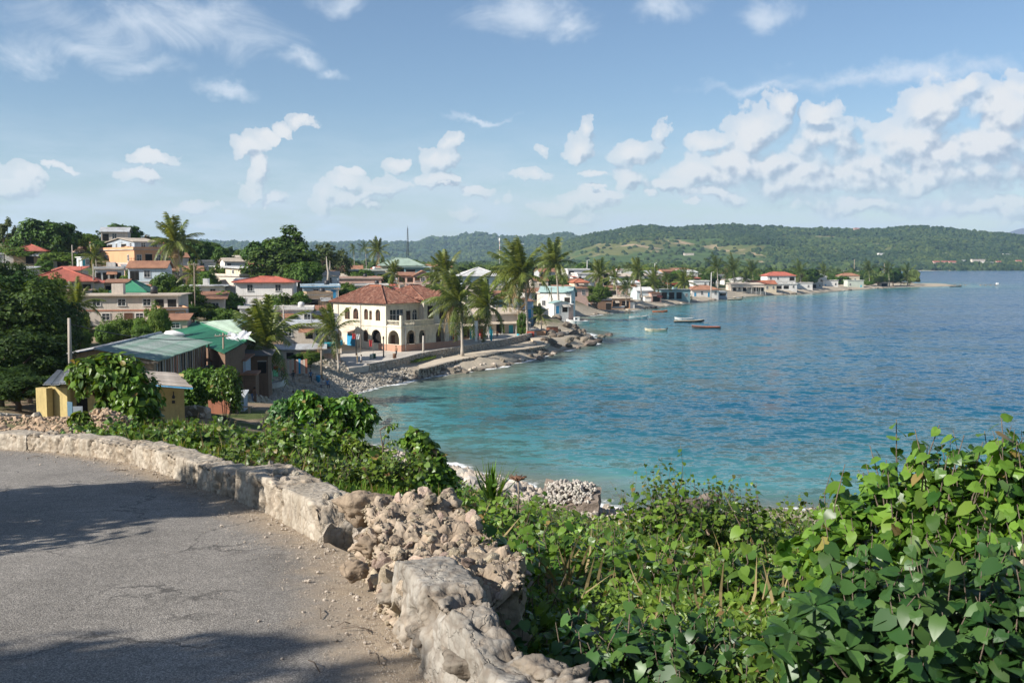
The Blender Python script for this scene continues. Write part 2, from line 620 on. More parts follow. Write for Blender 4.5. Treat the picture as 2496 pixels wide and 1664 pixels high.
def stone_mesh(name, seed, mat, sub=1, flat=0.8, rough=0.22):
 bm = bmesh.new()
 bmesh.ops.create_icosphere(bm, subdivisions=sub, radius=1)
 rnd = random.Random(seed)
 ax = (rnd.uniform(.75, 1.25), rnd.uniform(.7, 1.1), flat * rnd.uniform(.8, 1.15))
 o = rnd.uniform(0, 90)
 for v in bm.verts:
  p = v.co.copy()
  k = 1 + rough * 1.6 * noise.noise(p * 1.1 + Vector((o, o, 0))) + rough * .7 * noise.noise(p * 2.7 + Vector((o, 0, o)))
  if sub >= 4:
   k += .10 * noise.noise(p * 5.5 + Vector((o, 0, 0))) + .06 * noise.noise(p * 13) + .03 * noise.noise(p * 27)
  q = p * k
  v.co = Vector((q.x * ax[0], q.y * ax[1], q.z * ax[2]))
 for _ in range(5):
  n = Vector((rnd.gauss(0, 1), rnd.gauss(0, 1), rnd.gauss(0, 1))).normalized()
  d = rnd.uniform(.6, .9)
  for v in bm.verts:
   e = v.co.dot(n) - d
   if e > 0:
    v.co -= n * e * .85
 me = bpy.data.meshes.new(name)
 bm.to_mesh(me)
 bm.free()
 me.materials.append(mat)
 if sub >= 4:
  V, _ = mesh_np(me)
  f1, f2, ir = cells(V + fbm(V, 2.0, 2, seed)[:, None] * .2, .55, seed)
  g1, g2, ir2 = cells(V, .2, seed + 5)
  k = 1 + (ir - .5) * .16 - np.clip(1 - (f2 - f1) / .2, 0, 1) * .08 + (ir2 - .5) * .06 - np.clip(1 - (g2 - g1) / .25, 0, 1) * .025
  me.vertices.foreach_set('co', (V * k[:, None]).ravel().astype(np.float32))
 if sub >= 3:
  for p in me.polygons:
   p.use_smooth = True
 return me
def mesh_np(me):
 V = np.empty(len(me.vertices) * 3)
 me.vertices.foreach_get('co', V)
 Fc = np.empty(len(me.loops), np.int32)
 me.loops.foreach_get('vertex_index', Fc)
 return V.reshape(-1, 3), Fc.reshape(-1, 3)
# road plane, wall line
def road_z(x, y):
 return 14.5 - 0.06 * (y - 6.0)
def on_road(px, py, dz=0.0):
 d = ray(px, py)
 # CAMZ + d.z*Y = 14.5 + dz - 0.06*(Y-6)
 Y = (14.86 + dz - CAMZ) / (d.z + 0.06)
 return Vector((0, 0, CAMZ)) + d * Y
WALL_LINE = [on_road(*p) for p in [(-420, 1078), (-200, 1082), (0, 1094), (160, 1106), (318, 1131), (424, 1166), (530, 1204), (568, 1216), (650, 1255), (720, 1292), (785, 1330)]]
WALL_LINE += [Vector((x, y, road_z(x, y))) for x, y in [(-1.75, 10.7), (-1.3, 9.0), (-0.75, 7.5), (-0.1, 5.9), (0.7, 4.2), (1.6, 2.4), (2.6, 0.4), (3.8, -2.0)]]
def resample(pts, step):
 pts = [Vector(p) for p in pts]
 # Catmull-Rom, then even steps
 dense = []
 n = len(pts)
 for i in range(n - 1):
  p0, p1, p2, p3 = pts[max(i - 1, 0)], pts[i], pts[i + 1], pts[min(i + 2, n - 1)]
  for k in range(16):
   u = k / 16
   dense.append(0.5 * ((2 * p1) + (p2 - p0) * u + (2 * p0 - 5 * p1 + 4 * p2 - p3) * u * u + (3 * p1 - p0 - 3 * p2 + p3) * u ** 3))
 dense.append(pts[-1])
 out, acc = [dense[0]], 0.0
 for a, b in zip(dense, dense[1:]):
  L = (b - a).length
  while acc + L >= step:
   a = a + (b - a) * ((step - acc) / L)
   L = (b - a).length
   acc = 0.0
   out.append(a.copy())
  acc += L
 out.append(pts[-1])
 return out
WALL_S = resample(WALL_LINE, 0.12)
INNER = [Vector(p) for p in [(-40, 26, 0), (-30, 21, 0), (-22, 17, 0), (-17, 13.5, 0), (-13.5, 9, 0), (-11.5, 4, 0), (-10, 0, 0), (-8, -4, 0)]]
ROAD_POLY = [(p.x, p.y) for p in WALL_S[::6]] + [(p.x, p.y) for p in INNER[::-1]]
def S0(px, py):
 p = GZ(px, py, 0.0)
 return (p.x, p.y)
SEA = [(9000, -900), (3000, -800), (400, -120), (150, 15), (80, 50), (48, 64)] + [S0(*p) for p in [
 (2496,1262),(2150,1256),(1900,1250),(1700,1250),(1600,1262),(1500,1252),(1400,1222),(1320,1196),(1240,1178),(1163,1158),(1080,1134),(988,1110),(907,1092),(856,1086),
 (800,1062),(785,1025),(805,988),(850,966),(867,957),(919,942),(965,934),(1045,916),(1137,907),(1223,892),(1305,873),(1354,859),(1396,850),(1452,838),(1440,815),(1394,805),(1372,790),(1358,777),
 (1372,772),(1425,771),(1510,760),(1559,754),(1580,751),(1640,743),(1705,735),(1823,722),(1948,716),(2080,706),(2180,700.5),(2245,699),(2325,697.4),(2322,695.2),(2240,693),(2200,690)]] + [
 (300,960),(240,1200),(330,1600),(560,1900)] + [S0(2140,661), S0(2300,660), S0(2496,659)] + [(1600,2560),(2400,2800),(4000,3200),(9000,3600)]
SEA_A = np.array(SEA)
def poly_sd(X, Y, poly):
 """signed distance to a polygon, positive inside"""
 x, y = np.ravel(X).astype(float), np.ravel(Y).astype(float)
 best = np.full(x.shape, 1e18)
 ins = np.zeros(x.shape, bool)
 n = len(poly)
 for i in range(n):
  ax, ay = poly[i]
  bx, by = poly[(i + 1) % n]
  dx, dy = bx - ax, by - ay
  L = dx * dx + dy * dy + 1e-12
  tt = np.clip(((x - ax) * dx + (y - ay) * dy) / L, 0, 1)
  best = np.minimum(best, (x - ax - tt * dx) ** 2 + (y - ay - tt * dy) ** 2)
  if abs(dy) > 1e-12:
   c = ((ay > y) != (by > y)) & (x < (bx - ax) * (y - ay) / (by - ay) + ax)
   ins ^= c
 d = np.sqrt(best)
 return np.where(ins, d, -d).reshape(np.shape(X))
# ground heights known from the photograph: (pixel x, pixel y, distance)
CTRL_PX = [
 (-300,1058,24),(-300,1030,34),(0,1062,23),(0,1042,32),(0,1024,45),(0,1002,58),(150,1067,23),(150,1045,30),(150,1026,50),(300,1086,22.5),(300,1062,31),(300,1040,50),(424,1034,60),(200,1020,60),
 (420,1130,20),(500,1140,20),(500,1092,31),(500,1046,54),(500,1010,74),(560,1026,62),(520,966,95),(440,1075,30),
 (700,1225,16.5),(700,1150,28),(700,1098,42),(680,1050,66),(660,980,108),(715,968,114),(640,945,115),(600,918,118),(760,940,129),(800,915,137),(660,1010,92),(720,1010,102),
 (850,1275,15.5),(850,1190,28),(850,1120,45),(830,1090,66),
 (1000,1340,13.5),(1000,1220,32),(1000,1160,52),
 (1200,1470,10.8),(1200,1350,21),(1200,1270,40),(1200,1232,60),(1000,1155,64),
 (1500,1600,8.6),(1500,1460,17),(1500,1350,36),(1500,1300,52),(1500,1270,62),
 (2000,1660,7.6),(2000,1510,15),(2000,1370,34),(2000,1310,52),(2496,1690,7.2),(2496,1500,15),(2496,1370,34),(2496,1310,52),(3200,1700,7),(3200,1400,30),
 (400,905,105),(300,900,100),(100,905,95),(-200,900,90),(250,850,130),(50,800,150),(-200,780,150),
 (350,790,150),(480,775,165),(560,800,150),(650,860,147),(740,860,158),(690,890,136),(840,880,152),
 (130,706,175),(-100,700,180),(330,652,232),(100,672,240),(-150,660,240),(560,735,228),(460,720,195),(700,722,215),(780,726,215),(640,665,290),(500,660,290),
 (330,600,330),(100,590,340),(-200,570,360),(600,635,380),(450,630,380),
]
CTRL = [(*P(*c)[:2], P(*c)[2]) for c in CTRL_PX]
# flat coast
for px, Y, z in [(840,178,2.2),(900,172,2.15),(960,166,1.9),(1000,172,1.9),(1100,182,1.9),(1180,195,1.9),(1250,205,2.0),(950,200,2.6),(1100,230,2.6),(850,240,5.0),(1250,260,2.4),(1400,330,2.4),
                 (950,150,1.4),(1050,160,1.2),(1150,178,1.2),(1260,200,1.4),(1330,215,1.4),(1380,225,1.2),(880,148,1.6),
                 (1000,320,4.5),(850,330,6.0),(1150,330,3.5),(1300,380,3.0),(1500,420,2.4),(1650,480,2.4),(1800,560,2.4),(2000,680,2.2),(2150,760,1.6),
                 (1000,500,5),(1400,600,4),(1800,800,3),(600,520,12),(200,500,18),(-200,500,20),(700,800,8),(200,800,16),(1200,1000,4),(1800,1400,3),(600,1400,8)]:
 q = P(px, HOR, Y)
 CTRL.append((q.x, q.y, z))
def warp(x, y):
 yy = np.maximum(y, 2.5)
 return np.clip(x / yy, -1.6, 1.6) * 2.2, np.log(yy) * 1.6
def idw_setup():
 global CW, CZ
 a = np.array(CTRL)
 CW = np.stack(warp(a[:, 0], a[:, 1]), 1)
 CZ = a[:, 2]
def land_z(X, Y):
 X = np.asarray(X, float)
 Y = np.asarray(Y, float)
 x, y = X.ravel(), Y.ravel()
 z = np.empty(len(x))
 for i in range(0, len(x), 20000):
  wx, wy = warp(x[i:i+20000], y[i:i+20000])
  d2 = (wx[:, None] - CW[None, :, 0]) ** 2 + (wy[:, None] - CW[None, :, 1]) ** 2 + 0.0012
  w = d2 ** -1.9
  z[i:i+20000] = (w @ CZ) / w.sum(1)
 return z.reshape(X.shape)
def ground_z(X, Y):
 X = np.atleast_1d(np.asarray(X, float))
 Y = np.atleast_1d(np.asarray(Y, float))
 z = land_z(X, Y)
 z = np.where(Y < 2.5, np.minimum(z, 14.3), z)
 far = np.clip((Y - 1300) / 700, 0, 1)
 z = z * (1 - far) + 0.9 * far
 sd = poly_sd(X, Y, SEA)                       # positive in the sea
 P3 = np.stack([X, Y, np.zeros_like(X)], -1)
 near = np.clip(60 / (np.hypot(X, Y) + 1), 0.15, 1)
 z = z + fbm(P3, 0.5, 3, 2) * 0.16 * near + fbm(P3, 0.09, 2, 5) * 0.35
 land = np.minimum(z, 0.05 + np.where((X > -17.5) & (Y < 108), 0.13 + 0.010 * np.clip(-sd, 0, 60), np.where(Y < 150, 0.25 + 0.018 * np.clip(-sd, 0, 60), 0.33 + 0.022 * np.clip(-sd, 0, 60))) * np.maximum(-sd, 0) + 0.12 * fbm(P3, 0.7, 2, 9))
 z = np.where(sd > 0, -0.02 - np.minimum(0.10 * sd, 7), np.where(Y > 26, land, z))
 tp = [tuple(GZ(a, b, 1.5)[:2]) for a, b in SEAWALL] + [tuple(GZ(a, b, 2.3)[:2]) for a, b in PROM_EDGE[::-1]]
 st = poly_sd(X, Y, tp)
 z = np.where(st > -.5, np.minimum(z, 1.2), z)
 pp = [tuple(GZ(a, b, 2.3)[:2]) for a, b in PROM_EDGE + PROM_BACK]
 z = np.where(poly_sd(X, Y, pp) > 0.3, np.minimum(z, 2.15), z)
 rd = poly_sd(X, Y, ROAD_POLY)
 rz = road_z(X, Y) - 0.07
 k = np.clip((rd + 0.6) / 0.5, 0, 1)
 return z * (1 - k) + rz * k
def gz(x, y):
 return float(ground_z([x], [y])[0])
def build_ground():
 az = np.concatenate([np.arange(-180, -42, 6.0), np.arange(-42, 42, 0.24), np.arange(42, 180, 6.0)])
 az = np.radians(az)
 r = np.concatenate([[0.6], np.geomspace(2.2, 9000, 300)])
 A, Rr = np.meshgrid(az, r)
 X, Y = Rr * np.sin(A), Rr * np.cos(A)
 Z = ground_z(X, Y)
 V = np.stack([X, Y, Z], -1).reshape(-1, 3)
 nr, na = X.shape
 i = np.arange(nr - 1)[:, None] * na
 j = np.arange(na)[None, :]
 j2 = (j + 1) % na
 fq = np.stack([i + j, i + j2, i + na + j2, i + na + j], -1).reshape(-1, 4)
 V = np.vstack([V, [[0, 0, float(ground_z([0], [0])[0])]]])
 c = len(V) - 1
 jj = np.arange(na)
 ft = np.stack([np.full(na, c), (jj + 1) % na, jj], -1)
 m, t, out = new_mat('ground soil')
 pos = coords(t, True)
 sep = t.new('ShaderNodeSeparateXYZ')
 t.l.new(pos, sep.inputs[0])
 n1 = t.noise(pos, 0.25, 6, 0.6)
 n2 = t.noise(pos, 2.2, 6, 0.65)
 n3 = t.noise(pos, 14, 5, 0.6)
 soil = t.mix(t.mapr(n2, 0.35, 0.65), (0.30, 0.225, 0.155), (0.19, 0.14, 0.095))
 grass = t.mix(t.mapr(n3, 0.3, 0.7), (0.045, 0.075, 0.018), (0.11, 0.12, 0.045))
 land = t.mix(t.mapr(n1, 0.44, 0.56), soil, grass)
 far = t.mapr(sep.outputs[1], 260, 420)
 land = t.mix(far, land, t.mix(t.mapr(n1, 0.4, 0.6), (0.045, 0.07, 0.02), (0.10, 0.105, 0.04)))
 sand = t.mix(t.mapr(n2, 0.35, 0.7), (0.50, 0.42, 0.31), (0.31, 0.265, 0.205))
 sand = t.mix(t.mapr(n3, 0.5, 0.8), sand, (0.22, 0.19, 0.155))
 wet = t.mapr(sep.outputs[2], 0.08, 0.3, 0.5, 1.0)
 sand = t.mix(1.0, sand, wet, 'MULTIPLY')
 lowz = t.mapr(t.math('MULTIPLY_ADD', n1, 1.6, sep.outputs[2]), 5.0, 3.4)
 col = t.mix(lowz, land, sand)
 b = principled(t, col, 0.95, 0.1, 0, bump(t, t.math('ADD', n3, t.math('MULTIPLY', n2, 2.0)), 0.6, 0.05))
 t.l.new(b.outputs[0], out.inputs[0])
 structure('ground', npmesh('ground', V, [fq, ft], m, True))
# sea
def build_sea():
 az = np.radians(np.concatenate([np.arange(-34, 40, 0.3), np.arange(40, 150, 5)]))
 r = np.geomspace(20, 12000, 330)
 A, Rr = np.meshgrid(az, r)
 X, Y = Rr * np.sin(A), Rr * np.cos(A)
 sd = poly_sd(X, Y, SEA)
 nr, na = X.shape
 V = np.stack([X, Y, np.zeros_like(X)], -1).reshape(-1, 3)
 i = np.arange(nr - 1)[:, None] * na
 j = np.arange(na - 1)[None, :]
 fq = np.stack([i + j, i + j + 1, i + na + j + 1, i + na + j], -1).reshape(-1, 4)
 keep = (sd.ravel()[fq].max(1) > -6)
 fq = fq[keep]
 used = np.unique(fq)
 mp = np.full(len(V), -1)
 mp[used] = np.arange(len(used))
 me = npmesh('sea', V[used], mp[fq], None, True)
 at = me.attributes.new('shore_distance', 'FLOAT', 'POINT')
 at.data.foreach_set('value', sd.ravel()[used].astype(np.float32))
 m, t, out = new_mat('sea water')
 pos = coords(t, True)
 an = t.new('ShaderNodeAttribute', attribute_name='shore_distance')
 dist = an.outputs['Fac']
 big = t.noise(t.vmath('MULTIPLY', pos, (0.7, 1.0, 1)), 0.014, 4, 0.55)
 mid = t.noise(t.vmath('MULTIPLY', pos, (0.5, 1.0, 1)), 0.07, 4, 0.6)
 # depth grows away from the shore; weed beds and sand patches on the bed
 dep = t.math('ADD', dist, t.math('MULTIPLY', t.math('SUBTRACT', big, 0.5), 55))
 dep = t.math('ADD', dep, t.math('MULTIPLY', t.math('SUBTRACT', mid, 0.5), 16))
 dep = t.math('MINIMUM', dep, t.math('MULTIPLY', dist, 2.4))
 fac = t.math('POWER', t.mapr(dep, 0, 145), 0.5)
 col = t.ramp(fac, [(0.0, (0.26, 0.29, 0.225)), (0.12, (0.19, 0.265, 0.225)), (0.27, (0.058, 0.205, 0.20)), (0.44, (0.016, 0.108, 0.136)),
                       (0.62, (0.006, 0.078, 0.138)), (0.84, (0.005, 0.064, 0.142)), (1.0, (0.004, 0.056, 0.142))])
 # foam fringe
 fn = t.noise(pos, 0.9, 6, 0.7)
 lap = t.noise(pos, 0.16, 3, 0.5)
 wid = t.mapr(lap, 0.40, 0.60, 0.6, 4.0)
 fo = t.math('MULTIPLY', t.math('SUBTRACT', 1.0, t.math('DIVIDE', dist, wid), clamp=True), 1.0)
 foam = t.mapr(t.math('ADD', fo, t.math('MULTIPLY', t.math('SUBTRACT', fn, 0.5), 1.5)), 0.42, 0.7)
 foam = t.math('MULTIPLY', foam, t.mapr(dist, 5.0, 2.2))
 # the slope of the water: several sizes of wave, crests lying across the wind
 gust = t.mapr(t.noise(t.vmath('MULTIPLY', pos, (0.35, 1.0, 1)), 0.022, 3, 0.5), 0.35, 0.65, 0.7, 1.3)
 slope = None
 for k, (scl, amp, st) in enumerate([(0.055, 0.17, 0.45), (0.15, 0.28, 0.5), (0.40, 0.72, 0.55), (1.1, 0.9, 0.65), (2.6, 0.5, 0.7)]):
  wn = t.noise(t.vmath('MULTIPLY', t.vmath('ADD', pos, (k * 31.0, k * 17.0, 0)), (st, 1.0, 1)), scl, 3, 0.55, out='Color')
  wv = t.vmath('MULTIPLY', t.vmath('SUBTRACT', wn, (0.5, 0.5, 0.5)), (amp * 0.8, amp, 0))
  slope = wv if slope is None else t.vmath('ADD', slope, wv)
 slope = t.vmath('SCALE', slope, t.math('MULTIPLY', gust, t.mapr(dist, 0, 25, 0.45, 1.0)))
 nrm = t.vmath('NORMALIZE', t.vmath('ADD', slope, (0, 0, 1)))
 c2 = t.mix(foam, col, (0.75, 0.76, 0.74))
 b = principled(t, c2, t.mapr(foam, 0, 1, 0.14, 0.7), 0.22, 0, nrm)
 b.inputs['IOR'].default_value = 1.33
 # thin film of water on the beach: fades out where it meets the stones
 tr = t.new('ShaderNodeBsdfTransparent')
 tr.inputs[0].default_value = (0.75, 0.86, 0.84, 1)
 mx = t.new('ShaderNodeMixShader')
 t.l.new(t.math('MAXIMUM', t.mapr(dist, -1.0, 9.0, 0.25, 1.0), foam), mx.inputs[0])
 t.l.new(tr.outputs[0], mx.inputs[1])
 t.l.new(b.outputs[0], mx.inputs[2])
 t.l.new(mx.outputs[0], out.inputs[0])
 me.materials.append(m)
 structure('sea', me)
# hills
RIDGE_MAIN = [(1180,640),(1280,625),(1300,621),(1336,606),(1381,589),(1425,576),(1470,568),(1515,560),(1548,553),(1593,552.5),(1626,557),(1660,556),(1692,554),(1781,547.5),(1848,552),(1915,556),(1968,561),(1991,557),(2026,560),(2085,560.5),(2130,560.5),(2170,556),(2208,553.5),(2253,553.5),(2308,557),(2375,566),(2431,569),(2496,576),(2620,590),(2800,606),(3000,622),(3300,636)]
RIDGE_FAR = [(-600,575),(0,590),(400,589),(500,588),(556,590),(601,591.5),(700,594),(796,594),(836,592.5),(892,590),(960,591),(1003,592.5),(1025,589),(1041,582),(1092,582),(1115,579),(1137,571),(1162,568.5),(1193,572),(1226,577),(1280,578.5),(1296,576),(1336,576),(1358,571),(1381,567),(1394,570),(1410,578),(1450,592),(1520,610),(1700,640)]
RIDGE_RIGHT = [(2330,600),(2400,582),(2440,571),(2460,562),(2480,556),(2510,552),(2540,556),(2600,572),(2700,590),(2900,640)]
HILL_V = []
def hill_hit(px, py, D):
 """distance at which the line of sight through a pixel meets the hills"""
 for V in HILL_V:
  cx = CX + F * V[0, :, 0] / V[0, :, 1]
  if not cx[0] < px < cx[-1]:
   continue
  j = int(np.argmin(np.abs(cx - px)))
  yy = HOR - (V[:, j, 2] - CAMZ) / V[:, j, 1] * F
  k = np.nonzero(yy <= py)[0]
  if len(k):
   return float(V[k[0], j, 1])
 return D
def build_hill(name, ridge, Yf, Yr, Yb, mat, nx, ny, seed, rough, spur):
 rx = np.array([p[0] for p in ridge], float)
 ry = np.array([p[1] for p in ridge], float)
 px = np.linspace(rx[0], rx[-1], nx)
 top = (HOR - np.interp(px, rx, ry)) / F
 u = (px - CX) / F
 s = np.linspace(0, 1, ny)
 Yv = np.where(s < 0.72, Yf + (Yr - Yf) * s / 0.72, Yr + (Yb - Yr) * (s - 0.72) / 0.28)
 U, YY = np.meshgrid(u, Yv)
 X = U * YY
 Tp = np.broadcast_to(top, X.shape)
 base = np.stack([X, YY, np.zeros_like(X)], -1)
 t1 = np.clip((YY - Yf) / (Yr - Yf), 0, 1)
 # spurs: the foot of the slope wanders, gullies between
 wob = fbm(np.stack([X, YY * 0.35, np.zeros_like(X)], -1), spur, 3, seed)
 t2 = np.clip(t1 + 0.30 * wob * np.sin(PI * t1), 0, 1)
 prof = t2 ** 1.15 * (1.25 - 0.25 * t2)
 h = (CAMZ + Tp * Yr) * prof
 gul = np.abs(fbm(base, spur * 1.7, 4, seed + 3))
 h = h * (1 - rough * (gul + 0.1) * np.sin(PI * np.clip(t1, 0, 1)) ** 0.8)
 back = np.clip((YY - Yr) / (Yb - Yr), 0, 1)
 h = h * (1 - back ** 1.5) - 3 * back
 h = h + fbm(base, spur * 7, 3, seed + 5) * 3.0 * np.clip(t1 * 4, 0, 1) * (1 - back)
 # keep the skyline exactly where it is: never above the line of sight to the ridge
 lim = CAMZ + Tp * YY
 h = np.where(YY < Yr, np.minimum(h, lim - 0.5 * (1 - t1)), h)
 h = np.maximum(h, -3 + 5 * t1)
 V = np.stack([X, YY, h], -1)
 i = np.arange(ny - 1)[:, None] * nx
 j = np.arange(nx - 1)[None, :]
 fq = np.stack([i + j, i + j + 1, i + nx + j + 1, i + nx + j], -1).reshape(-1, 4)
 structure(name, npmesh(name, V.reshape(-1, 3), fq, mat, True))
 HILL_V.append(V)
 return V, t1
def hill_mat(name, green, olive, bare, scl, thr):
 m, t, out = new_mat(name)
 pos = coords(t, True)
 a = t.noise(t.vmath('MULTIPLY', pos, (1, 1, 2.0)), scl, 6, 0.6)
 b_ = t.noise(pos, scl * 9, 5, 0.6)
 g = t.mix(t.mapr(b_, 0.35, 0.65), green, tuple(x * 1.5 for x in green))
 o = t.mix(t.mapr(b_, 0.35, 0.65), olive, tuple(x * 0.72 for x in olive))
 col = t.mix(t.mapr(a, thr, thr + 0.05), g, o)
 c_ = t.noise(t.vmath('MULTIPLY', pos, (1, 1, 3.0)), scl * 2.6, 5, 0.62)
 col = t.mix(t.mapr(t.math('MULTIPLY', t.mapr(c_, 0.55, 0.62), t.mapr(a, thr - 0.02, thr + 0.06)), 0, 1), col, bare)
 b = principled(t, col, 0.95, 0.05, 0, bump(t, b_, 0.8, 6))
 t.l.new(b.outputs[0], out.inputs[0])
 return m
DOME = None
def canopy(name, label, pts, sizes, mat, seed, squash=0.8, hi=False):
 """tree crowns far off, each an uneven little dome, joined: a wood that reads as one mass"""
 rng = np.random.default_rng(seed)
 bm = bmesh.new()
 bmesh.ops.create_icosphere(bm, subdivisions=2 if hi else 1, radius=1.0)
 me = bpy.data.meshes.new('tmp')
 bm.to_mesh(me); bm.free()
 T, Fc = mesh_np(me)
 bpy.data.meshes.remove(me)
 keep = (T[Fc][:, :, 2].mean(1) > -0.35)
 Fc = Fc[keep]
 n = len(pts)
 k = len(T)
 an = rng.uniform(0, 2 * PI, n)
 s = np.asarray(sizes)
 V = np.broadcast_to(T, (n, k, 3)).copy()
 V *= (1 + rng.normal(size=(n, k)) * (0.2 if hi else 0.15))[..., None]
 c, sn = np.cos(an)[:, None], np.sin(an)[:, None]
 x, y = V[..., 0] * c - V[..., 1] * sn, V[..., 0] * sn + V[..., 1] * c
 z = V[..., 2] * squash * rng.uniform(0.75, 1.35, n)[:, None]
 V = np.stack([x, y, z], -1) * s[:, None, None] + np.asarray(pts)[:, None, :]
 fs = (Fc[None] + (np.arange(n) * k)[:, None, None]).reshape(-1, 3)
 o = link(bpy.data.objects.new(name, npmesh(name, V.reshape(-1, 3), fs, mat, False)))
 o['kind'] = 'stuff'
 o['label'] = label
 o['category'] = 'woodland'
 return o
def forest_mat(name, dark, light):
 m, t, out = new_mat(name)
 geo = t.new('ShaderNodeNewGeometry')
 pos = geo.outputs['Position']
 col = t.ramp(geo.outputs['Random Per Island'], [(0, dark), (1, light)])
 nz = t.noise(pos, 0.5, 4, 0.7)
 col = t.mix(1.0, col, t.mapr(nz, 0.3, 0.7, 0.6, 1.4), 'MULTIPLY')
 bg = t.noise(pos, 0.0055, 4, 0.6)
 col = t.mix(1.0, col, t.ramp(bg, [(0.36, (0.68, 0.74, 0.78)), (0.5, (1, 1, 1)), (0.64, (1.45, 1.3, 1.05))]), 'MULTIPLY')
 b = principled(t, col, 0.9, 0.08, 0, bump(t, nz, 1.0, 2.5))
 t.l.new(b.outputs[0], out.inputs[0])
 return m
def build_hills():
 rng = np.random.default_rng(5)
 m1 = hill_mat('hill grass and scrub', (0.050, 0.080, 0.026), (0.150, 0.155, 0.055), (0.36, 0.265, 0.165), 0.0042, 0.47)
 V, t1 = build_hill('hills', RIDGE_MAIN, 2150, 3200, 4300, m1, 420, 110, 3, 0.34, 0.0023)
 m2 = hill_mat('far hill woods', (0.036, 0.068, 0.034), (0.09, 0.115, 0.06), (0.25, 0.22, 0.15), 0.0035, 0.56)  # slight blue tint in the greens imitates distance haze
 W, w1 = build_hill('hills', RIDGE_FAR, 3600, 5600, 7200, m2, 320, 70, 8, 0.32, 0.0016)
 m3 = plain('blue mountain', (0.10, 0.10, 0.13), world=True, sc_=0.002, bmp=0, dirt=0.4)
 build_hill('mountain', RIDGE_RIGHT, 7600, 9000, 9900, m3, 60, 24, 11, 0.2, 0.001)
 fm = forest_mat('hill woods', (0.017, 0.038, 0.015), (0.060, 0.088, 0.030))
 def pick(V, n, rows, seed, thr, lowthr, scale):
  ny, nx = V.shape[:2]
  rg = np.random.default_rng(seed)
  fi = rg.uniform(0, rows - 1.01, n * 3)
  fj = rg.uniform(0, nx - 1.01, n * 3)
  i, j = fi.astype(int), fj.astype(int)
  a, b = (fi - i)[:, None], (fj - j)[:, None]
  p = (V[i, j] * (1 - a) * (1 - b) + V[i + 1, j] * a * (1 - b) + V[i, j + 1] * (1 - a) * b + V[i + 1, j + 1] * a * b)
  # woods on the right and near the ridge, grass with clumps low on the left
  px = CX + F * p[:, 0] / p[:, 1]
  hfrac = fi / rows
  msk = fbm(p * np.array([1, 1, 2.0]), scale, 4, seed)
  leftness = np.clip((2050 - px) / 500, 0, 1)
  gate = lowthr + thr * leftness * np.clip(1.25 - 1.35 * hfrac, 0, 1)
  k = (msk > gate) | (rg.random(len(msk)) < .07)
  return p[k][:n]
 p = pick(V, 26000, 80, 4, 0.75, -0.30, 0.006)
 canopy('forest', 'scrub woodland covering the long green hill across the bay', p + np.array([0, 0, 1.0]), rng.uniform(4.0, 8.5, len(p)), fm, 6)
 q = pick(W, 9000, 51, 14, 0.1, -0.35, 0.004)
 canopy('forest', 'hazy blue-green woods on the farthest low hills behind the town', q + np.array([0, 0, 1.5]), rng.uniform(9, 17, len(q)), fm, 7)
 # belt of woods on the plain between the town and the hills
 n = 6500
 yy = 430 * (2500 / 430.0) ** rng.uniform(0, 1, n * 2)
 pxx = rng.uniform(-150, 2560, n * 2)
 xx = (pxx - CX) / F * yy
 sd = poly_sd(xx, yy, SEA)
 ok = (sd < -12) & ((yy > 760) | (pxx < 1350))
 for h in HOUSES:
  ok &= ~((np.abs(pxx - h[1]) < h[3] * .9) & (yy < h[4] + 22))
 xx, yy = xx[ok][:n], yy[ok][:n]
 zz = ground_z(xx, yy)
 siz = rng.uniform(3.2, 6.2, len(xx)) * np.clip(yy / 1100, 0.9, 1.6)
 fm2 = forest_mat('plain woods', (0.022, 0.046, 0.013), (0.085, 0.120, 0.036))
 canopy('forest', 'belt of mixed woodland on the plain between the town and the hills', np.stack([xx, yy, zz + siz * 0.75], -1), siz, fm2, 9, 0.95, True)
# air
def build_haze():
 me = MB().box(-9500, 9500, -300, 9990, -9, 330, None).mesh('haze')
 me.materials.clear()
 m, t, out = new_mat('air')
 v = t.new('ShaderNodeVolumePrincipled')
 v.inputs['Color'].default_value = (0.55, 0.76, 1.0, 1)
 v.inputs['Density'].default_value = HAZE
 v.inputs['Anisotropy'].default_value = 0.2
 t.l.new(v.outputs[0], out.inputs['Volume'])
 me.materials.append(m)
 o = link(bpy.data.objects.new('haze', me))
 o['kind'] = 'stuff'
 o['label'] = 'thin pale blue haze over the bay'
 o['category'] = 'haze'
HAZE = 0.00007
# broadleaf trees
BARK = plain('bark', (0.16, 0.125, 0.095), (0.07, 0.055, 0.045), 2.0, 0.9, 0.1, 0.8, 18, 0.04)
PALEBARK = plain('pale bark', (0.42, 0.37, 0.31), (0.22, 0.18, 0.15), 2.0, 0.9, 0.1, 0.6, 14, 0.03)
LM_DARK = leafmat('dark leaves', (0.024, 0.058, 0.010), (0.082, 0.145, 0.026), 0.28)
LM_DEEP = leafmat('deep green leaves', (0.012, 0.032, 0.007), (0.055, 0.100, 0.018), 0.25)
LM_MID = leafmat('green leaves', (0.040, 0.090, 0.012), (0.120, 0.200, 0.032), 0.32)
LM_GREY = leafmat('olive leaves', (0.045, 0.072, 0.022), (0.115, 0.145, 0.048), 0.28)
LM_BROWN = leafmat('browning leaves', (0.055, 0.060, 0.022), (0.14, 0.125, 0.05), 0.28, dry=0.15)
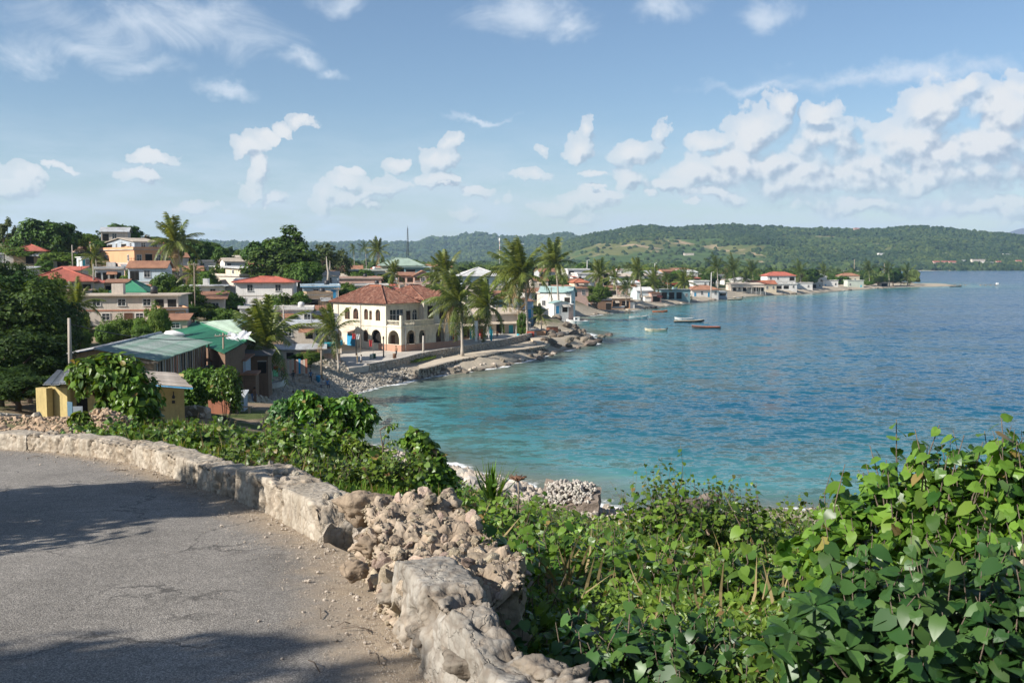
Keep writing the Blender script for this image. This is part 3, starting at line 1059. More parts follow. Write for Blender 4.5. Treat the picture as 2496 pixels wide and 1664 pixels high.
def tree_proto(name, seed, W, Hh, trunk_h, ncl, per, leaf, mat, shape='round', gap=0.0, clr=0.24):
 rng = np.random.default_rng(seed)
 rnd = random.Random(seed)
 R = W / 2
 ch = Hh - trunk_h
 cen = []
 tries = 0
 while len(cen) < ncl and tries < 9000:
  tries += 1
  p = rng.normal(size=3)
  p /= np.linalg.norm(p)
  rad = rng.uniform(0.35, 1.0) ** 0.6
  p = p * rad
  if p[2] < -0.75:
   continue
  zz = (p[2] + 0.8) / 1.8
  if shape == 'tall':
   k = 0.55 + 0.6 * math.sin(PI * min(1, zz * 0.9 + 0.1))
   p[0] *= k; p[1] *= k
  if shape == 'flat' and p[2] < -0.3:
   continue
  lump = 1 + 0.32 * vnoise(p[None] * 1.0, 1.6, seed)[0]
  c = np.array([p[0] * R * lump * 0.84, p[1] * R * lump * 0.84, trunk_h + ch * (0.06 + 0.86 * zz * (0.86 + 0.14 * lump))])
  if gap and vnoise(c[None], 0.45, seed + 2)[0] < -0.25:
   continue
  if any(np.linalg.norm(c - d) < R * 0.22 for d in cen):
   if rng.random() < 0.7:
    continue
  cen.append(c)
 cen = np.array(cen)
 ctr = np.array([0, 0, trunk_h + ch * 0.45])
 pos, nor = [], []
 for c in cen:
  r = R * clr * rng.uniform(0.7, 1.35)
  m = int(per * rng.uniform(0.7, 1.3))
  d = rng.normal(size=(m, 3))
  d /= np.linalg.norm(d, axis=1, keepdims=True)
  rr = r * rng.uniform(0.25, 1.0, m) ** 0.5
  q = c + d * rr[:, None] * np.array([1.0, 1.0, 0.72])
  out = (c - ctr) / (np.linalg.norm(c - ctr) + 1e-6)
  n = d * 0.8 + out * 0.5 + np.array([0, 0, 0.55]) + rng.normal(size=(m, 3)) * 0.45
  pos.append(q); nor.append(n)
 pos = np.vstack(pos); nor = np.vstack(nor)
 s = leaf * rng.uniform(0.6, 1.35, len(pos))
 Rm = basis(nor, rng, (0, 0, -0.5))
 V, fs = scatter(LEAF_CARD[0] * np.array([1.15, 1, 1]), LEAF_CARD[1], pos, Rm, s)
 crown = npmesh('crown', V, fs, mat)
 mb = MB()
 fork = trunk_h * 0.9 + 0.05 * Hh
 b = 0.028 * Hh
 mb.tube([(0, 0, -0.8), (0.02 * W, 0, fork * 0.5), (rnd.uniform(-.03, .03) * W, rnd.uniform(-.03, .03) * W, fork)], [b * 1.25, b, b * 0.8], BARK, 7)
 for c in cen[:: max(1, len(cen) // 9)]:
  mid = np.array([c[0] * 0.45, c[1] * 0.45, fork + (c[2] - fork) * 0.55])
  mb.tube([(0, 0, fork * 0.92), mid, c], [b * 0.6, b * 0.36, b * 0.12], BARK, 5)
 return crown, mb.mesh('trunk'), W, Hh
TP = {}
def make_protos():
 TP['round'] = tree_proto('round', 11, 10, 11, 2.6, 46, 130, 0.62, LM_DARK)
 TP['wide'] = tree_proto('wide', 12, 13, 10, 2.6, 52, 120, 0.66, LM_MID, 'flat')
 TP['tall'] = tree_proto('tall', 13, 8.5, 15, 3.2, 50, 110, 0.62, LM_DARK, 'tall', 0.4)
 TP['loose'] = tree_proto('loose', 14, 9, 12, 3.2, 34, 85, 0.60, LM_GREY, 'tall', 0.9, 0.2)
 TP['bushy'] = tree_proto('bushy', 15, 8, 6.5, 0.6, 40, 120, 0.48, LM_MID)
 TP['brown'] = tree_proto('brown', 16, 9, 8, 2.0, 34, 90, 0.55, LM_BROWN, 'round', 0.5)
 TP['near'] = tree_proto('near', 17, 7, 7.5, 1.6, 60, 190, 0.27, LM_MID, 'round', 0.2, 0.21)
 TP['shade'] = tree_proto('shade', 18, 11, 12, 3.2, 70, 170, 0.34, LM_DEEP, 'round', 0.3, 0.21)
 TP['thin'] = tree_proto('thin', 19, 4.0, 12, 4.2, 16, 50, 0.5, LM_DARK, 'tall', 1.0, 0.26)
def tree_at(kind, label, x, y, w, h, yaw=None, z=None, group=None, name='tree', cat='tree'):
 crown, trunk, W, Hh = TP[kind]
 z = gz(x, y) if z is None else z
 yaw = random.uniform(0, 6.28) if yaw is None else yaw
 t = thing(name, label, cat, (x, y, z - 0.05), yaw, group)
 s = (w / W, w / W, h / Hh)
 part('crown', crown, t, scale=s)
 part('trunk', trunk, t, scale=s)
 return t
def tree_px(kind, label, cx, ytop, wpx, D, group=None, hmin=None, name='tree', cat='tree', yaw=None, hscale=1.0):
 """a tree whose crown is centred over pixel column cx, top at pixel row ytop, standing at distance D"""
 q = P(cx, ytop, D)
 z = gz(q.x, D)
 h = max(q.z - z, hmin or 1.5)
 w = wpx * D / F
 return tree_at(kind, label, q.x, D, w, h * hscale, yaw, z, group, name, cat)
# palms (trade wind from the right)
LM_PALM = leafmat('palm leaves', (0.055, 0.085, 0.014), (0.175, 0.205, 0.042), 0.32, 0.42, 0.4)
LM_PALMFAR = leafmat('far palm leaves', (0.030, 0.055, 0.011), (0.100, 0.130, 0.028), 0.25, 0.5, 0.2)
LM_PALMDRY = leafmat('dry palm leaves', (0.22, 0.15, 0.07), (0.33, 0.25, 0.13), 0.25, 0.7, 0.2)
PTRUNK = plain('palm trunk', (0.42, 0.37, 0.31), (0.20, 0.17, 0.14), 3, 0.9, 0.1, 0.8, 9, 0.04)
def frond_mesh(seed, L, droop, mat, npair=30, wind=0.0, ll=0.95):
 """one feather leaf: rachis along +X, arching down; leaflets hang to both sides"""
 rnd = random.Random(seed)
 mb = MB()
 def mid(u):
  return Vector((L * (u - 0.12 * droop * u * u), 0, L * (0.20 * u - droop * 0.62 * u ** 2.3)))
 pts = [mid(i / 9) for i in range(10)]
 mb.tube(pts, [0.055 * (1 - 0.9 * i / 9) + 0.006 for i in range(10)], mat, 4, True, False)
 v, f = [], []
 for i in range(npair):
  u = 0.10 + 0.9 * (i + rnd.uniform(-.3, .3)) / npair
  u = min(max(u, 0.08), 1.0)
  p = mid(u)
  tdir = (mid(min(u + 0.02, 1.02)) - mid(u - 0.02)).normalized()
  ln = ll * (math.sin(PI * (0.12 + 0.80 * u)) ** 0.7) * rnd.uniform(0.8, 1.1)
  for sgn in (-1, 1):
   side = Vector((0, sgn, 0))
   d = (side * rnd.uniform(0.75, 1.0) + tdir * rnd.uniform(0.35, 0.75) + Vector((wind * 0.2, 0, -rnd.uniform(0.25, 0.75)))).normalized()
   w = 0.062 * rnd.uniform(0.85, 1.2)
   m1 = p + d * ln * 0.5
   e = p + d * ln + Vector((0, 0, -0.28 * ln))
   o = len(v)
   v += [p - tdir * w, p + tdir * w, m1 + tdir * w * 0.9, e, m1 - tdir * w * 0.9]
   f += [(o, o + 1, o + 2, o + 4), (o + 4, o + 2, o + 3)]
 mb.add(v, f, mat)
 return mb.mesh('frond')
FRONDS = {}
def make_fronds():
 FRONDS['up'] = [frond_mesh(s, 4.2, 0.35, LM_PALM) for s in (1, 2, 3)]
 FRONDS['mid'] = [frond_mesh(s, 4.4, 0.75, LM_PALM) for s in (4, 5, 6)]
 FRONDS['down'] = [frond_mesh(s, 4.2, 1.25, LM_PALM) for s in (7, 8)]
 FRONDS['dry'] = [frond_mesh(9, 3.8, 1.4, LM_PALMDRY, 22)]
 FRONDS['far'] = [frond_mesh(s, 4.3, d, LM_PALMFAR, 18, 0, 1.25) for s, d in ((21, 0.3), (22, 0.6), (23, 0.9), (24, 1.2))]
def palm_trunk(x1, h, r=0.17):
 mb = MB()
 n = 14
 pts, rad = [], []
 for i in range(n + 1):
  u = i / n
  pts.append((x1[0] * (u ** 1.6), x1[1] * (u ** 1.6), h * u))
  rad.append(r * (1.0 - 0.42 * u) * (1.06 if i % 2 else 0.97) + (0.12 * r * 4 * max(0, 0.12 - u) / 0.12))
 pts[0] = (0, 0, -0.6)
 mb.tube(pts, rad, PTRUNK, 8)
 mb.tube([(x1[0], x1[1], h - 0.1), (x1[0], x1[1], h + 0.7)], [r * 1.0, r * 0.35], LM_PALM, 7)
 return mb.mesh('trunk')
COCO = None
def palm_at(label, x, y, z, h, size, lean=(0, 0), n=22, wind=0.75, seed=0, group=None, near=True, name='palm', dry=1):
 """crown fronds all round, those on the windward (right) side blown over towards the left"""
 rnd = random.Random(seed * 13 + 5)
 t = thing(name, label, 'palm tree', (x, y, z), 0, group)
 part('trunk', palm_trunk(lean, h, 0.17 * max(0.8, size)), t)
 top = Vector((lean[0], lean[1], h))
 wind_dir = Vector((-1, 0.25, 0))
 for i in range(n):
  u = (i + 0.5) / n
  a = i * 2.39996 + rnd.uniform(-.3, .3)
  pitch = R_(78 - 118 * u + rnd.uniform(-9, 9))
  d = Vector((math.cos(a) * math.cos(pitch), math.sin(a) * math.cos(pitch), math.sin(pitch)))
  k = wind * (0.35 + 0.75 * max(0.0, math.cos(a)))      # the windward ones bend most
  d = (d + wind_dir * k * 0.8 + Vector((0, 0, 0.18 * k))).normalized()
  yaw = math.atan2(d.y, d.x)
  pt = math.asin(max(-1, min(1, d.z)))
  if near:
   kind = 'up' if u < 0.35 else ('mid' if u < 0.72 else 'down')
   if u > 0.93 and dry:
    kind = 'dry'
   me = rnd.choice(FRONDS[kind])
  else:
   me = FRONDS['far'][min(3, int(u * 4))]
  s = size * rnd.uniform(0.85, 1.12)
  M = Matrix.Rotation(yaw, 4, 'Z') @ Matrix.Rotation(-pt, 4, 'Y') @ Matrix.Rotation(rnd.uniform(-.5, .5), 4, 'X')
  o = part('frond', me, t, loc=top + d * 0.12, rot=M.to_euler(), scale=s)
 if near:
  mb = MB()
  for k in range(5):
   a = k * 1.3
   c = top + Vector((math.cos(a) * 0.3, math.sin(a) * 0.3, -0.25))
   mb.tube([c + Vector((0, 0, -.16)), c + Vector((0, 0, -.05)), c + Vector((0, 0, .1)), c + Vector((0, 0, .17))], [.03, .12, .12, .03], MATS['coconut'], 6)
  mb.part('coconut_bunch', t)
 return t
plain('coconut', (0.20, 0.19, 0.05), (0.16, 0.10, 0.04), 3, 0.6, 0.3, 0)
def palm_px(label, tx, ty, bx, by, D, crown_px, n=22, wind=0.75, seed=0, group=None, near=True, dry=1):
 """palm with its crown centre at pixel (tx, ty) and foot at (bx, by), at distance D"""
 b = P(bx, by, D)
 c = P(tx, ty, D)
 size = crown_px * D / F / 4.9
 return palm_at(label, b.x, b.y, b.z, c.z - b.z, size, (c.x - b.x, random.Random(seed).uniform(-.5, .5)), n, wind, seed, group, near, dry=dry)
# leafy bushes and vines built leaf by leaf
def leafy(name, label, cat, loc, pos, nor, size, leafs, mat, npart=0, cam_sort=True, stems=None, seed=0, group=None, part_name='leaf', down=0.6, rest='foliage', bark=None):
 """pos/nor are relative to loc; the npart leaves that show largest become parts, the rest one mass"""
 rng = np.random.default_rng(seed)
 t = thing(name, label, cat, loc, 0, group)
 R = basis(nor, rng, (0, 0, -down) if down else None)
 size = np.asarray(size)
 order = np.arange(len(pos))
 if npart:
  d = pos + np.asarray(loc) - np.array([0, 0, CAMZ])
  dist = np.linalg.norm(d, axis=1)
  facing = np.abs(np.sum(R[:, :, 2] * d, 1) / dist)
  px = CX + F * d[:, 0] / np.maximum(d[:, 1], .1)
  inside = (px > 0) & (px < 2496)
  score = size / dist * (0.25 + facing) * np.where(inside, 1, 0.05) * (1 + 0.5 * np.sum(-R[:, :, 2] * d / dist[:, None], 1))
  # prefer the outer ones: those closest to the camera in their neighbourhood
  order = np.argsort(-score)
 T, Fs = leafs
 if npart:
  me = npmesh('leaf', T, Fs, mat, True)
  me2 = npmesh('leaf', T * np.array([0.82, 1.06, 1.3]), Fs, mat, True)
  me3 = npmesh('leaf', T * np.array([1.12, 0.95, -0.4]), Fs, mat, True)
  pool = [me, me2, me3]
  for k, i in enumerate(order[:npart]):
   M = Matrix(R[i].tolist()).to_4x4()
   o = part(part_name, pool[k % 3], t, loc=Vector(pos[i]), rot=M.to_euler(), scale=float(size[i]))
 rest_i = order[npart:]
 if len(rest_i):
  V, fs = scatter(T, Fs, pos[rest_i], R[rest_i], size[rest_i])
  part(rest, npmesh(rest, V, fs, mat), t, kind='stuff')
 if stems:
  mb = MB()
  for pts, r in stems:
   mb.tube(pts, [r * (1 - 0.7 * i / max(1, len(pts) - 1)) for i in range(len(pts))], bark or BARK, 5)
  mb.part('stem', t)
 return t
def mound_leaves(c, rad, n, seed, lump=0.25, inner=0.55, sc_=1.2, up=0.5, zmin=-0.1):
 """positions and normals over the outside of an uneven mound"""
 rng = np.random.default_rng(seed)
 d = rng.normal(size=(n * 2, 3))
 d /= np.linalg.norm(d, axis=1, keepdims=True)
 d = d[d[:, 2] > zmin][:n]
 k = 1 + lump * fbm(d * np.asarray(rad), sc_, 3, seed)
 depth = 1 - rng.uniform(0, 1, len(d)) ** 2.0 * (1 - inner)
 p = d * np.asarray(rad) * (k * depth)[:, None]
 nrm = d / np.asarray(rad) * np.min(rad) + np.array([0, 0, up]) + rng.normal(size=d.shape) * 0.5
 return p + np.asarray(c), nrm
def spray_leaves(stem, n, spread, rng, whorl=False):
 """leaves along a stem polyline"""
 stem = np.asarray(stem, float)
 seg = np.linalg.norm(np.diff(stem, axis=0), axis=1)
 cum = np.concatenate([[0], np.cumsum(seg)])
 u = rng.uniform(0.15, 1, n) * cum[-1]
 P_ = np.stack([np.interp(u, cum, stem[:, k]) for k in range(3)], 1)
 d = rng.normal(size=(n, 3)); d[:, 2] = np.abs(d[:, 2]) * 0.5 + 0.35
 off = rng.normal(size=(n, 3)) * spread
 return P_ + off, d
# town materials
def wallm(name, c, c2=None, streak=0.45, dirt=0.45):
 return plain('wall ' + name, c, c2 or tuple(x * 0.66 for x in c), 0.45, 0.88, 0.15, 0.25, 6, 0.02, streak, dirt)
W = {
 'cream': wallm('cream', (0.66, 0.57, 0.42), (0.46, 0.38, 0.27)),
 'white': wallm('white', (0.74, 0.71, 0.66), (0.50, 0.46, 0.41)),
 'pale': wallm('pale', (0.62, 0.54, 0.45), (0.42, 0.35, 0.28)),
 'pink': wallm('pink', (0.62, 0.42, 0.34), (0.44, 0.29, 0.23)),
 'orange': wallm('orange', (0.62, 0.34, 0.19), (0.46, 0.25, 0.15)),
 'tan': wallm('tan', (0.45, 0.33, 0.22), (0.29, 0.21, 0.14)),
 'grey': wallm('grey', (0.42, 0.42, 0.42), (0.28, 0.27, 0.26)),
 'blue': wallm('blue', (0.30, 0.43, 0.54), (0.24, 0.32, 0.39)),
 'teal': wallm('teal', (0.22, 0.34, 0.35), (0.16, 0.23, 0.235)),
 'lblue': wallm('light blue', (0.60, 0.68, 0.70), (0.42, 0.47, 0.49)),
 'yellow': wallm('yellow', (0.50, 0.39, 0.17), (0.33, 0.25, 0.12)),
 'terra': wallm('terracotta', (0.48, 0.20, 0.12), (0.30, 0.13, 0.09)),
 'red': wallm('red', (0.42, 0.09, 0.06), (0.26, 0.07, 0.05)),
 'brown': wallm('brown', (0.19, 0.12, 0.08), (0.11, 0.075, 0.055)),
 'slate': wallm('blue grey', (0.36, 0.40, 0.44), (0.24, 0.26, 0.28)),
 'green': wallm('pale green', (0.50, 0.54, 0.46), (0.34, 0.37, 0.30)),
}
def roofm(name, c, c2, wave=5.0, axis='X', rough=0.55, dirt=0.7, objvar=0.16, depth=0.03):
 key = 'roof ' + name
 if key in MATS:
  return MATS[key]
 m, t, out = new_mat(key)
 v = coords(t)
 n = t.noise(t.vmath('MULTIPLY', v, (1, 0.35, 1)), 0.8, 6, 0.65)
 n2 = t.noise(v, 5, 5, 0.6)
 col = t.mix(t.mapr(n, 0.42, 0.64, 0, dirt), c, c2)
 col = t.mix(1.0, col, t.mapr(n2, 0.3, 0.7, 0.82, 1.15), 'MULTIPLY')
 oi = t.new('ShaderNodeObjectInfo')
 hs = t.new('ShaderNodeHueSaturation')
 t.l.new(col, hs.inputs['Color'])
 t.l.new(t.mapr(oi.outputs['Random'], 0, 1, 1 - objvar, 1 + objvar), hs.inputs['Value'])
 w = t.new('ShaderNodeTexWave', wave_type='BANDS', bands_direction=axis)
 t.l.new(v, w.inputs['Vector'])
 w.inputs['Scale'].default_value = wave
 w.inputs['Distortion'].default_value = 0.3
 b = principled(t, hs.outputs[0], rough, 0.3, 0, bump(t, w.outputs[0], 0.5, depth))
 t.l.new(b.outputs[0], out.inputs[0])
 MATS[key] = m
 return m
RM = {
 'tile': roofm('red tile', (0.40, 0.14, 0.075), (0.22, 0.085, 0.055), 3.5, 'X', 0.85, 0.8),
 'rust': roofm('rusty tin', (0.34, 0.17, 0.10), (0.20, 0.095, 0.06), 4, 'X', 0.75),
 'red': roofm('red tin', (0.46, 0.13, 0.085), (0.30, 0.10, 0.07), 4, 'X', 0.7),
 'white': roofm('white tin', (0.72, 0.71, 0.68), (0.50, 0.47, 0.43), 4),
 'grey': roofm('grey tin', (0.42, 0.43, 0.43), (0.26, 0.24, 0.22), 4),
 'green': roofm('green tin', (0.050, 0.23, 0.125), (0.070, 0.20, 0.125), 4, 'X', 0.5, 0.5),
 'pgreen': roofm('pale green tin', (0.33, 0.41, 0.33), (0.24, 0.31, 0.24), 4),
 'ggreen': roofm('weathered green tin', (0.18, 0.29, 0.22), (0.36, 0.39, 0.36), 4, 'X', 0.55, 0.9, 0.25),
 'teal': roofm('teal tin', (0.26, 0.38, 0.36), (0.36, 0.46, 0.44), 4),
 'conc': roofm('concrete', (0.46, 0.42, 0.37), (0.27, 0.245, 0.21), 0.2, 'X', 0.9, 0.8, 0.1, 0.0),
 'beige': roofm('beige sheet', (0.50, 0.42, 0.33), (0.36, 0.29, 0.22), 3, 'X', 0.8),
 'plank': roofm('weathered boards', (0.42, 0.36, 0.30), (0.27, 0.225, 0.185), 1, 'Y', 0.85, 0.8, 0.22),
 'blue': roofm('blue edge tin', (0.10, 0.33, 0.55), (0.22, 0.36, 0.48), 4),
 'dark': roofm('dark tin', (0.075, 0.075, 0.085), (0.12, 0.11, 0.10), 4),
}
DARK = plain('dark interior', (0.022, 0.020, 0.018), (0.035, 0.03, 0.026), 1, 0.9, 0.1, 0, dirt=0.6)  # near-black colour stands for the shade inside openings
GLASS = plain('window glass', (0.030, 0.036, 0.042), (0.05, 0.055, 0.06), 0.6, 0.12, 0.6, 0, dirt=0.6)
FRAMEW = plain('white joinery', (0.66, 0.64, 0.60), (0.45, 0.42, 0.38), 4, 0.6, 0.3, 0)
SHUT = plain('brown shutters', (0.16, 0.085, 0.05), (0.09, 0.055, 0.04), 4, 0.7, 0.2, 0.4, 14, 0.01)
BLUEP = plain('blue paint', (0.035, 0.27, 0.48), (0.06, 0.20, 0.32), 3, 0.6, 0.3, 0.2)
TURQ = plain('turquoise paint', (0.05, 0.42, 0.50), (0.06, 0.30, 0.36), 3, 0.6, 0.3, 0.2)
REDP = plain('red paint', (0.50, 0.05, 0.045), (0.30, 0.05, 0.04), 3, 0.6, 0.3, 0.2)
WHITEP = plain('white paint', (0.76, 0.75, 0.72), (0.55, 0.53, 0.49), 3, 0.6, 0.3, 0.2)
BLACKP = plain('black iron', (0.03, 0.03, 0.032), (0.06, 0.045, 0.035), 5, 0.5, 0.4, 0.2)
WOOD = plain('grey wood', (0.30, 0.24, 0.18), (0.17, 0.13, 0.10), 3, 0.85, 0.15, 0.5, 12, 0.02)
CONC = plain('concrete', (0.46, 0.42, 0.365), (0.28, 0.25, 0.215), 0.6, 0.92, 0.15, 0.5, 8, 0.03, 0.3, 0.6)
# windows and doors
WCACHE = {}
def win_meshes(kind, w, h):
 k = (kind, round(w, 1), round(h, 1))
 if k in WCACHE:
  return WCACHE[k]
 w, h = k[1], k[2]
 a = MB(); b = MB()
 fr = 0.09
 fm = {'w': FRAMEW, 's': SHUT, 'd': WOOD, 'b': BLUEP, 'o': DARK, 'r': REDP, 't': TURQ}[kind]
 if kind in 'ws':
  a.box(-w/2 - fr, -w/2, -.07, .05, 0, h, fm); a.box(w/2, w/2 + fr, -.07, .05, 0, h, fm)
  a.box(-w/2 - fr - .05, w/2 + fr + .05, -.13, .05, -fr, 0, FRAMEW); a.box(-w/2 - fr, w/2 + fr, -.08, .05, h, h + fr, fm)
  a.box(-.025, .025, -.05, .03, 0, h, fm)
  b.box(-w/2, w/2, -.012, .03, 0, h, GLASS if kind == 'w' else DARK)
  if kind == 's':
   n = 7
   for s_ in (-1, 1):
    for i in range(n):
     z = h * (i + .15) / n
     a.box(min(s_ * .03, s_ * w/2 * .98), max(s_ * .03, s_ * w/2 * .98), -.055, -.02, z, z + h / n * .72, SHUT)
  else:
   a.box(-w/2, w/2, -.05, .03, h * .55, h * .55 + .04, fm)
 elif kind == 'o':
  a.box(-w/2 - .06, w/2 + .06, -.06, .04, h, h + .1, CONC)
  b.box(-w/2, w/2, -.012, .03, 0, h, DARK)  # near-black sheet on the wall face, painted shade of an open room
 else:
  a.box(-w/2 - .08, -w/2, -.07, .05, 0, h, FRAMEW); a.box(w/2, w/2 + .08, -.07, .05, 0, h, FRAMEW); a.box(-w/2 - .08, w/2 + .08, -.07, .05, h, h + .08, FRAMEW)
  b.box(-w/2, w/2, -.03, .03, 0, h, fm)
  for zz in (0.12, 0.55):
   b.box(-w/2 + .12, w/2 - .12, -.045, -.028, h * zz, h * (zz + .33), fm)
 r = (a.mesh('window_frame'), b.mesh('window_pane'))
 WCACHE[k] = r
 return r
def put_window(t, kind, loc, rotz, w, h, far=False):
 fm, pm = win_meshes(kind, w, h)
 isdoor = kind in 'dbrt'
 a = part('door' if isdoor else 'window', pm, t, loc=loc, rot=(0, 0, rotz))
 part('frame', fm, a)
def row(t, pat, L, z0, hs, face, d, w_, far=False):
 """pat: one letter per opening, bottom storey first, storeys separated by '/'"""
 for s, p in enumerate(pat.split('/')):
  n = len(p)
  for i, k in enumerate(p):
   if k == '.':
    continue
   u = L * (i + 0.5) / n
   ww = min(w_, L / n * 0.72)
   if k in 'dbrt':
    h, zb, ww = min(2.1, hs * 0.78), 0.02, min(1.0, L / n * 0.7)
   elif k == 'o':
    h, zb, ww = hs * 0.62, hs * 0.12, L / n * 0.72
   else:
    h, zb = min(1.35, hs * 0.45), hs * 0.34
   z = z0 + s * hs + zb
   if face == 'F':
    put_window(t, k, (u, -0.004, z), 0, ww, h, far)
   elif face == 'L':
    put_window(t, k, (-0.004, L - u, z), -PI / 2, ww, h, far)
# houses
HOUSES = []
def roof_part(t, kind, w, d, h, rh, mat, ov, axis='x', trim=None):
 x0, x1, y0, y1 = -ov, w + ov, -ov, d + ov
 mb = MB()
 th = 0.12
 if kind == 'flat':
  mb.box(x0, x1, y0, y1, h + .003, h + .18, mat)
  if rh:
   for (a, b, c, e) in ((x0, x1, y0, y0 + .16), (x0, x1, y1 - .16, y1), (x0, x0 + .16, y0 + .163, y1 - .163), (x1 - .16, x1, y0 + .163, y1 - .163)):
    mb.box(a, b, c, e, h + .183, h + .18 + rh, trim or mat)
 elif kind == 'shed':
  # falls towards the front (-y), or to the left when axis == 'y'
  if axis == 'x':
   z = (0, 0, rh, rh)
  elif axis == 'b':
   z = (rh, rh, 0, 0)
  else:
   z = (0, rh, rh, 0)
  mb.slab([(x0, y0, h + .15 + z[0]), (x1, y0, h + .15 + z[1]), (x1, y1, h + .15 + z[2]), (x0, y1, h + .15 + z[3])], th, mat)
 elif kind == 'gable':
  if axis == 'x':
   ym = (y0 + y1) / 2
   mb.slab([(x0, y0, h - .05), (x1, y0, h - .05), (x1, ym, h + rh), (x0, ym, h + rh)], th, mat)
   mb.slab([(x0, ym + .003, h + rh), (x1, ym + .003, h + rh), (x1, y1, h - .05), (x0, y1, h - .05)], th, mat)
  else:
   xm = (x0 + x1) / 2
   mb.slab([(x0, y0, h - .05), (xm, y0, h + rh), (xm, y1, h + rh), (x0, y1, h - .05)], th, mat)
   mb.slab([(xm + .003, y0, h + rh), (x1, y0, h - .05), (x1, y1, h - .05), (xm + .003, y1, h + rh)], th, mat)
  g = MB()
  gm = trim
  if axis == 'x':
   for xx in (0.02, w - .14):
    g.prism([(0, 0)], 0, 0, gm) if False else g.add([(xx, .05, h), (xx, d - .05, h), (xx, d / 2, h + rh - .16), (xx + .12, .05, h), (xx + .12, d - .05, h), (xx + .12, d / 2, h + rh - .16)], [(0, 1, 2), (3, 5, 4), (0, 2, 5, 3), (1, 4, 5, 2)], gm)
  else:
   for yy in (0.02, d - .14):
    g.add([(.05, yy, h), (w - .05, yy, h), (w / 2, yy, h + rh - .16), (.05, yy + .12, h), (w - .05, yy + .12, h), (w / 2, yy + .12, h + rh - .16)], [(0, 1, 2), (3, 5, 4), (0, 2, 5, 3), (1, 4, 5, 2)], gm)
  g.part('gable', t)
 elif kind == 'hip':
  k = min(w, d) / 2 + ov
  if w >= d:
   a, b = Vector((x0 + k, (y0 + y1) / 2, h + rh)), Vector((x1 - k, (y0 + y1) / 2, h + rh))
  else:
   a, b = Vector(((x0 + x1) / 2, y0 + k, h + rh)), Vector(((x0 + x1) / 2, y1 - k, h + rh))
  e = h - .04
  A, B, Cc, Dd = (x0, y0, e), (x1, y0, e), (x1, y1, e), (x0, y1, e)
  v = [A, B, Cc, Dd, a, b] + [(p[0], p[1], p[2] - th) for p in (A, B, Cc, Dd)]
  if w >= d:
   f = [(0, 1, 5, 4), (1, 2, 5), (2, 3, 4, 5), (3, 0, 4)]
  else:
   f = [(0, 1, 4), (1, 2, 5, 4), (2, 3, 5), (3, 0, 4, 5)]
  f += [(6, 7, 1, 0), (7, 8, 2, 1), (8, 9, 3, 2), (9, 6, 0, 3), (9, 8, 7, 6)]
  mb.add(v, f, mat)
  rb = MB()
  for p, q in (((A, a), (B, a), (Cc, b), (Dd, b)) if w < d else ((A, a), (Dd, a), (B, b), (Cc, b))):
   rb.tube([Vector(p) + Vector((0, 0, .05)), Vector(q) + Vector((0, 0, .05))], .09, mat, 5)
  rb.tube([a + Vector((0, 0, .05)), b + Vector((0, 0, .05))], .1, mat, 5)
  rp = mb.part('roof', t)
  rb.part('ridge', rp)
  return rp
 return mb.part('roof', t)
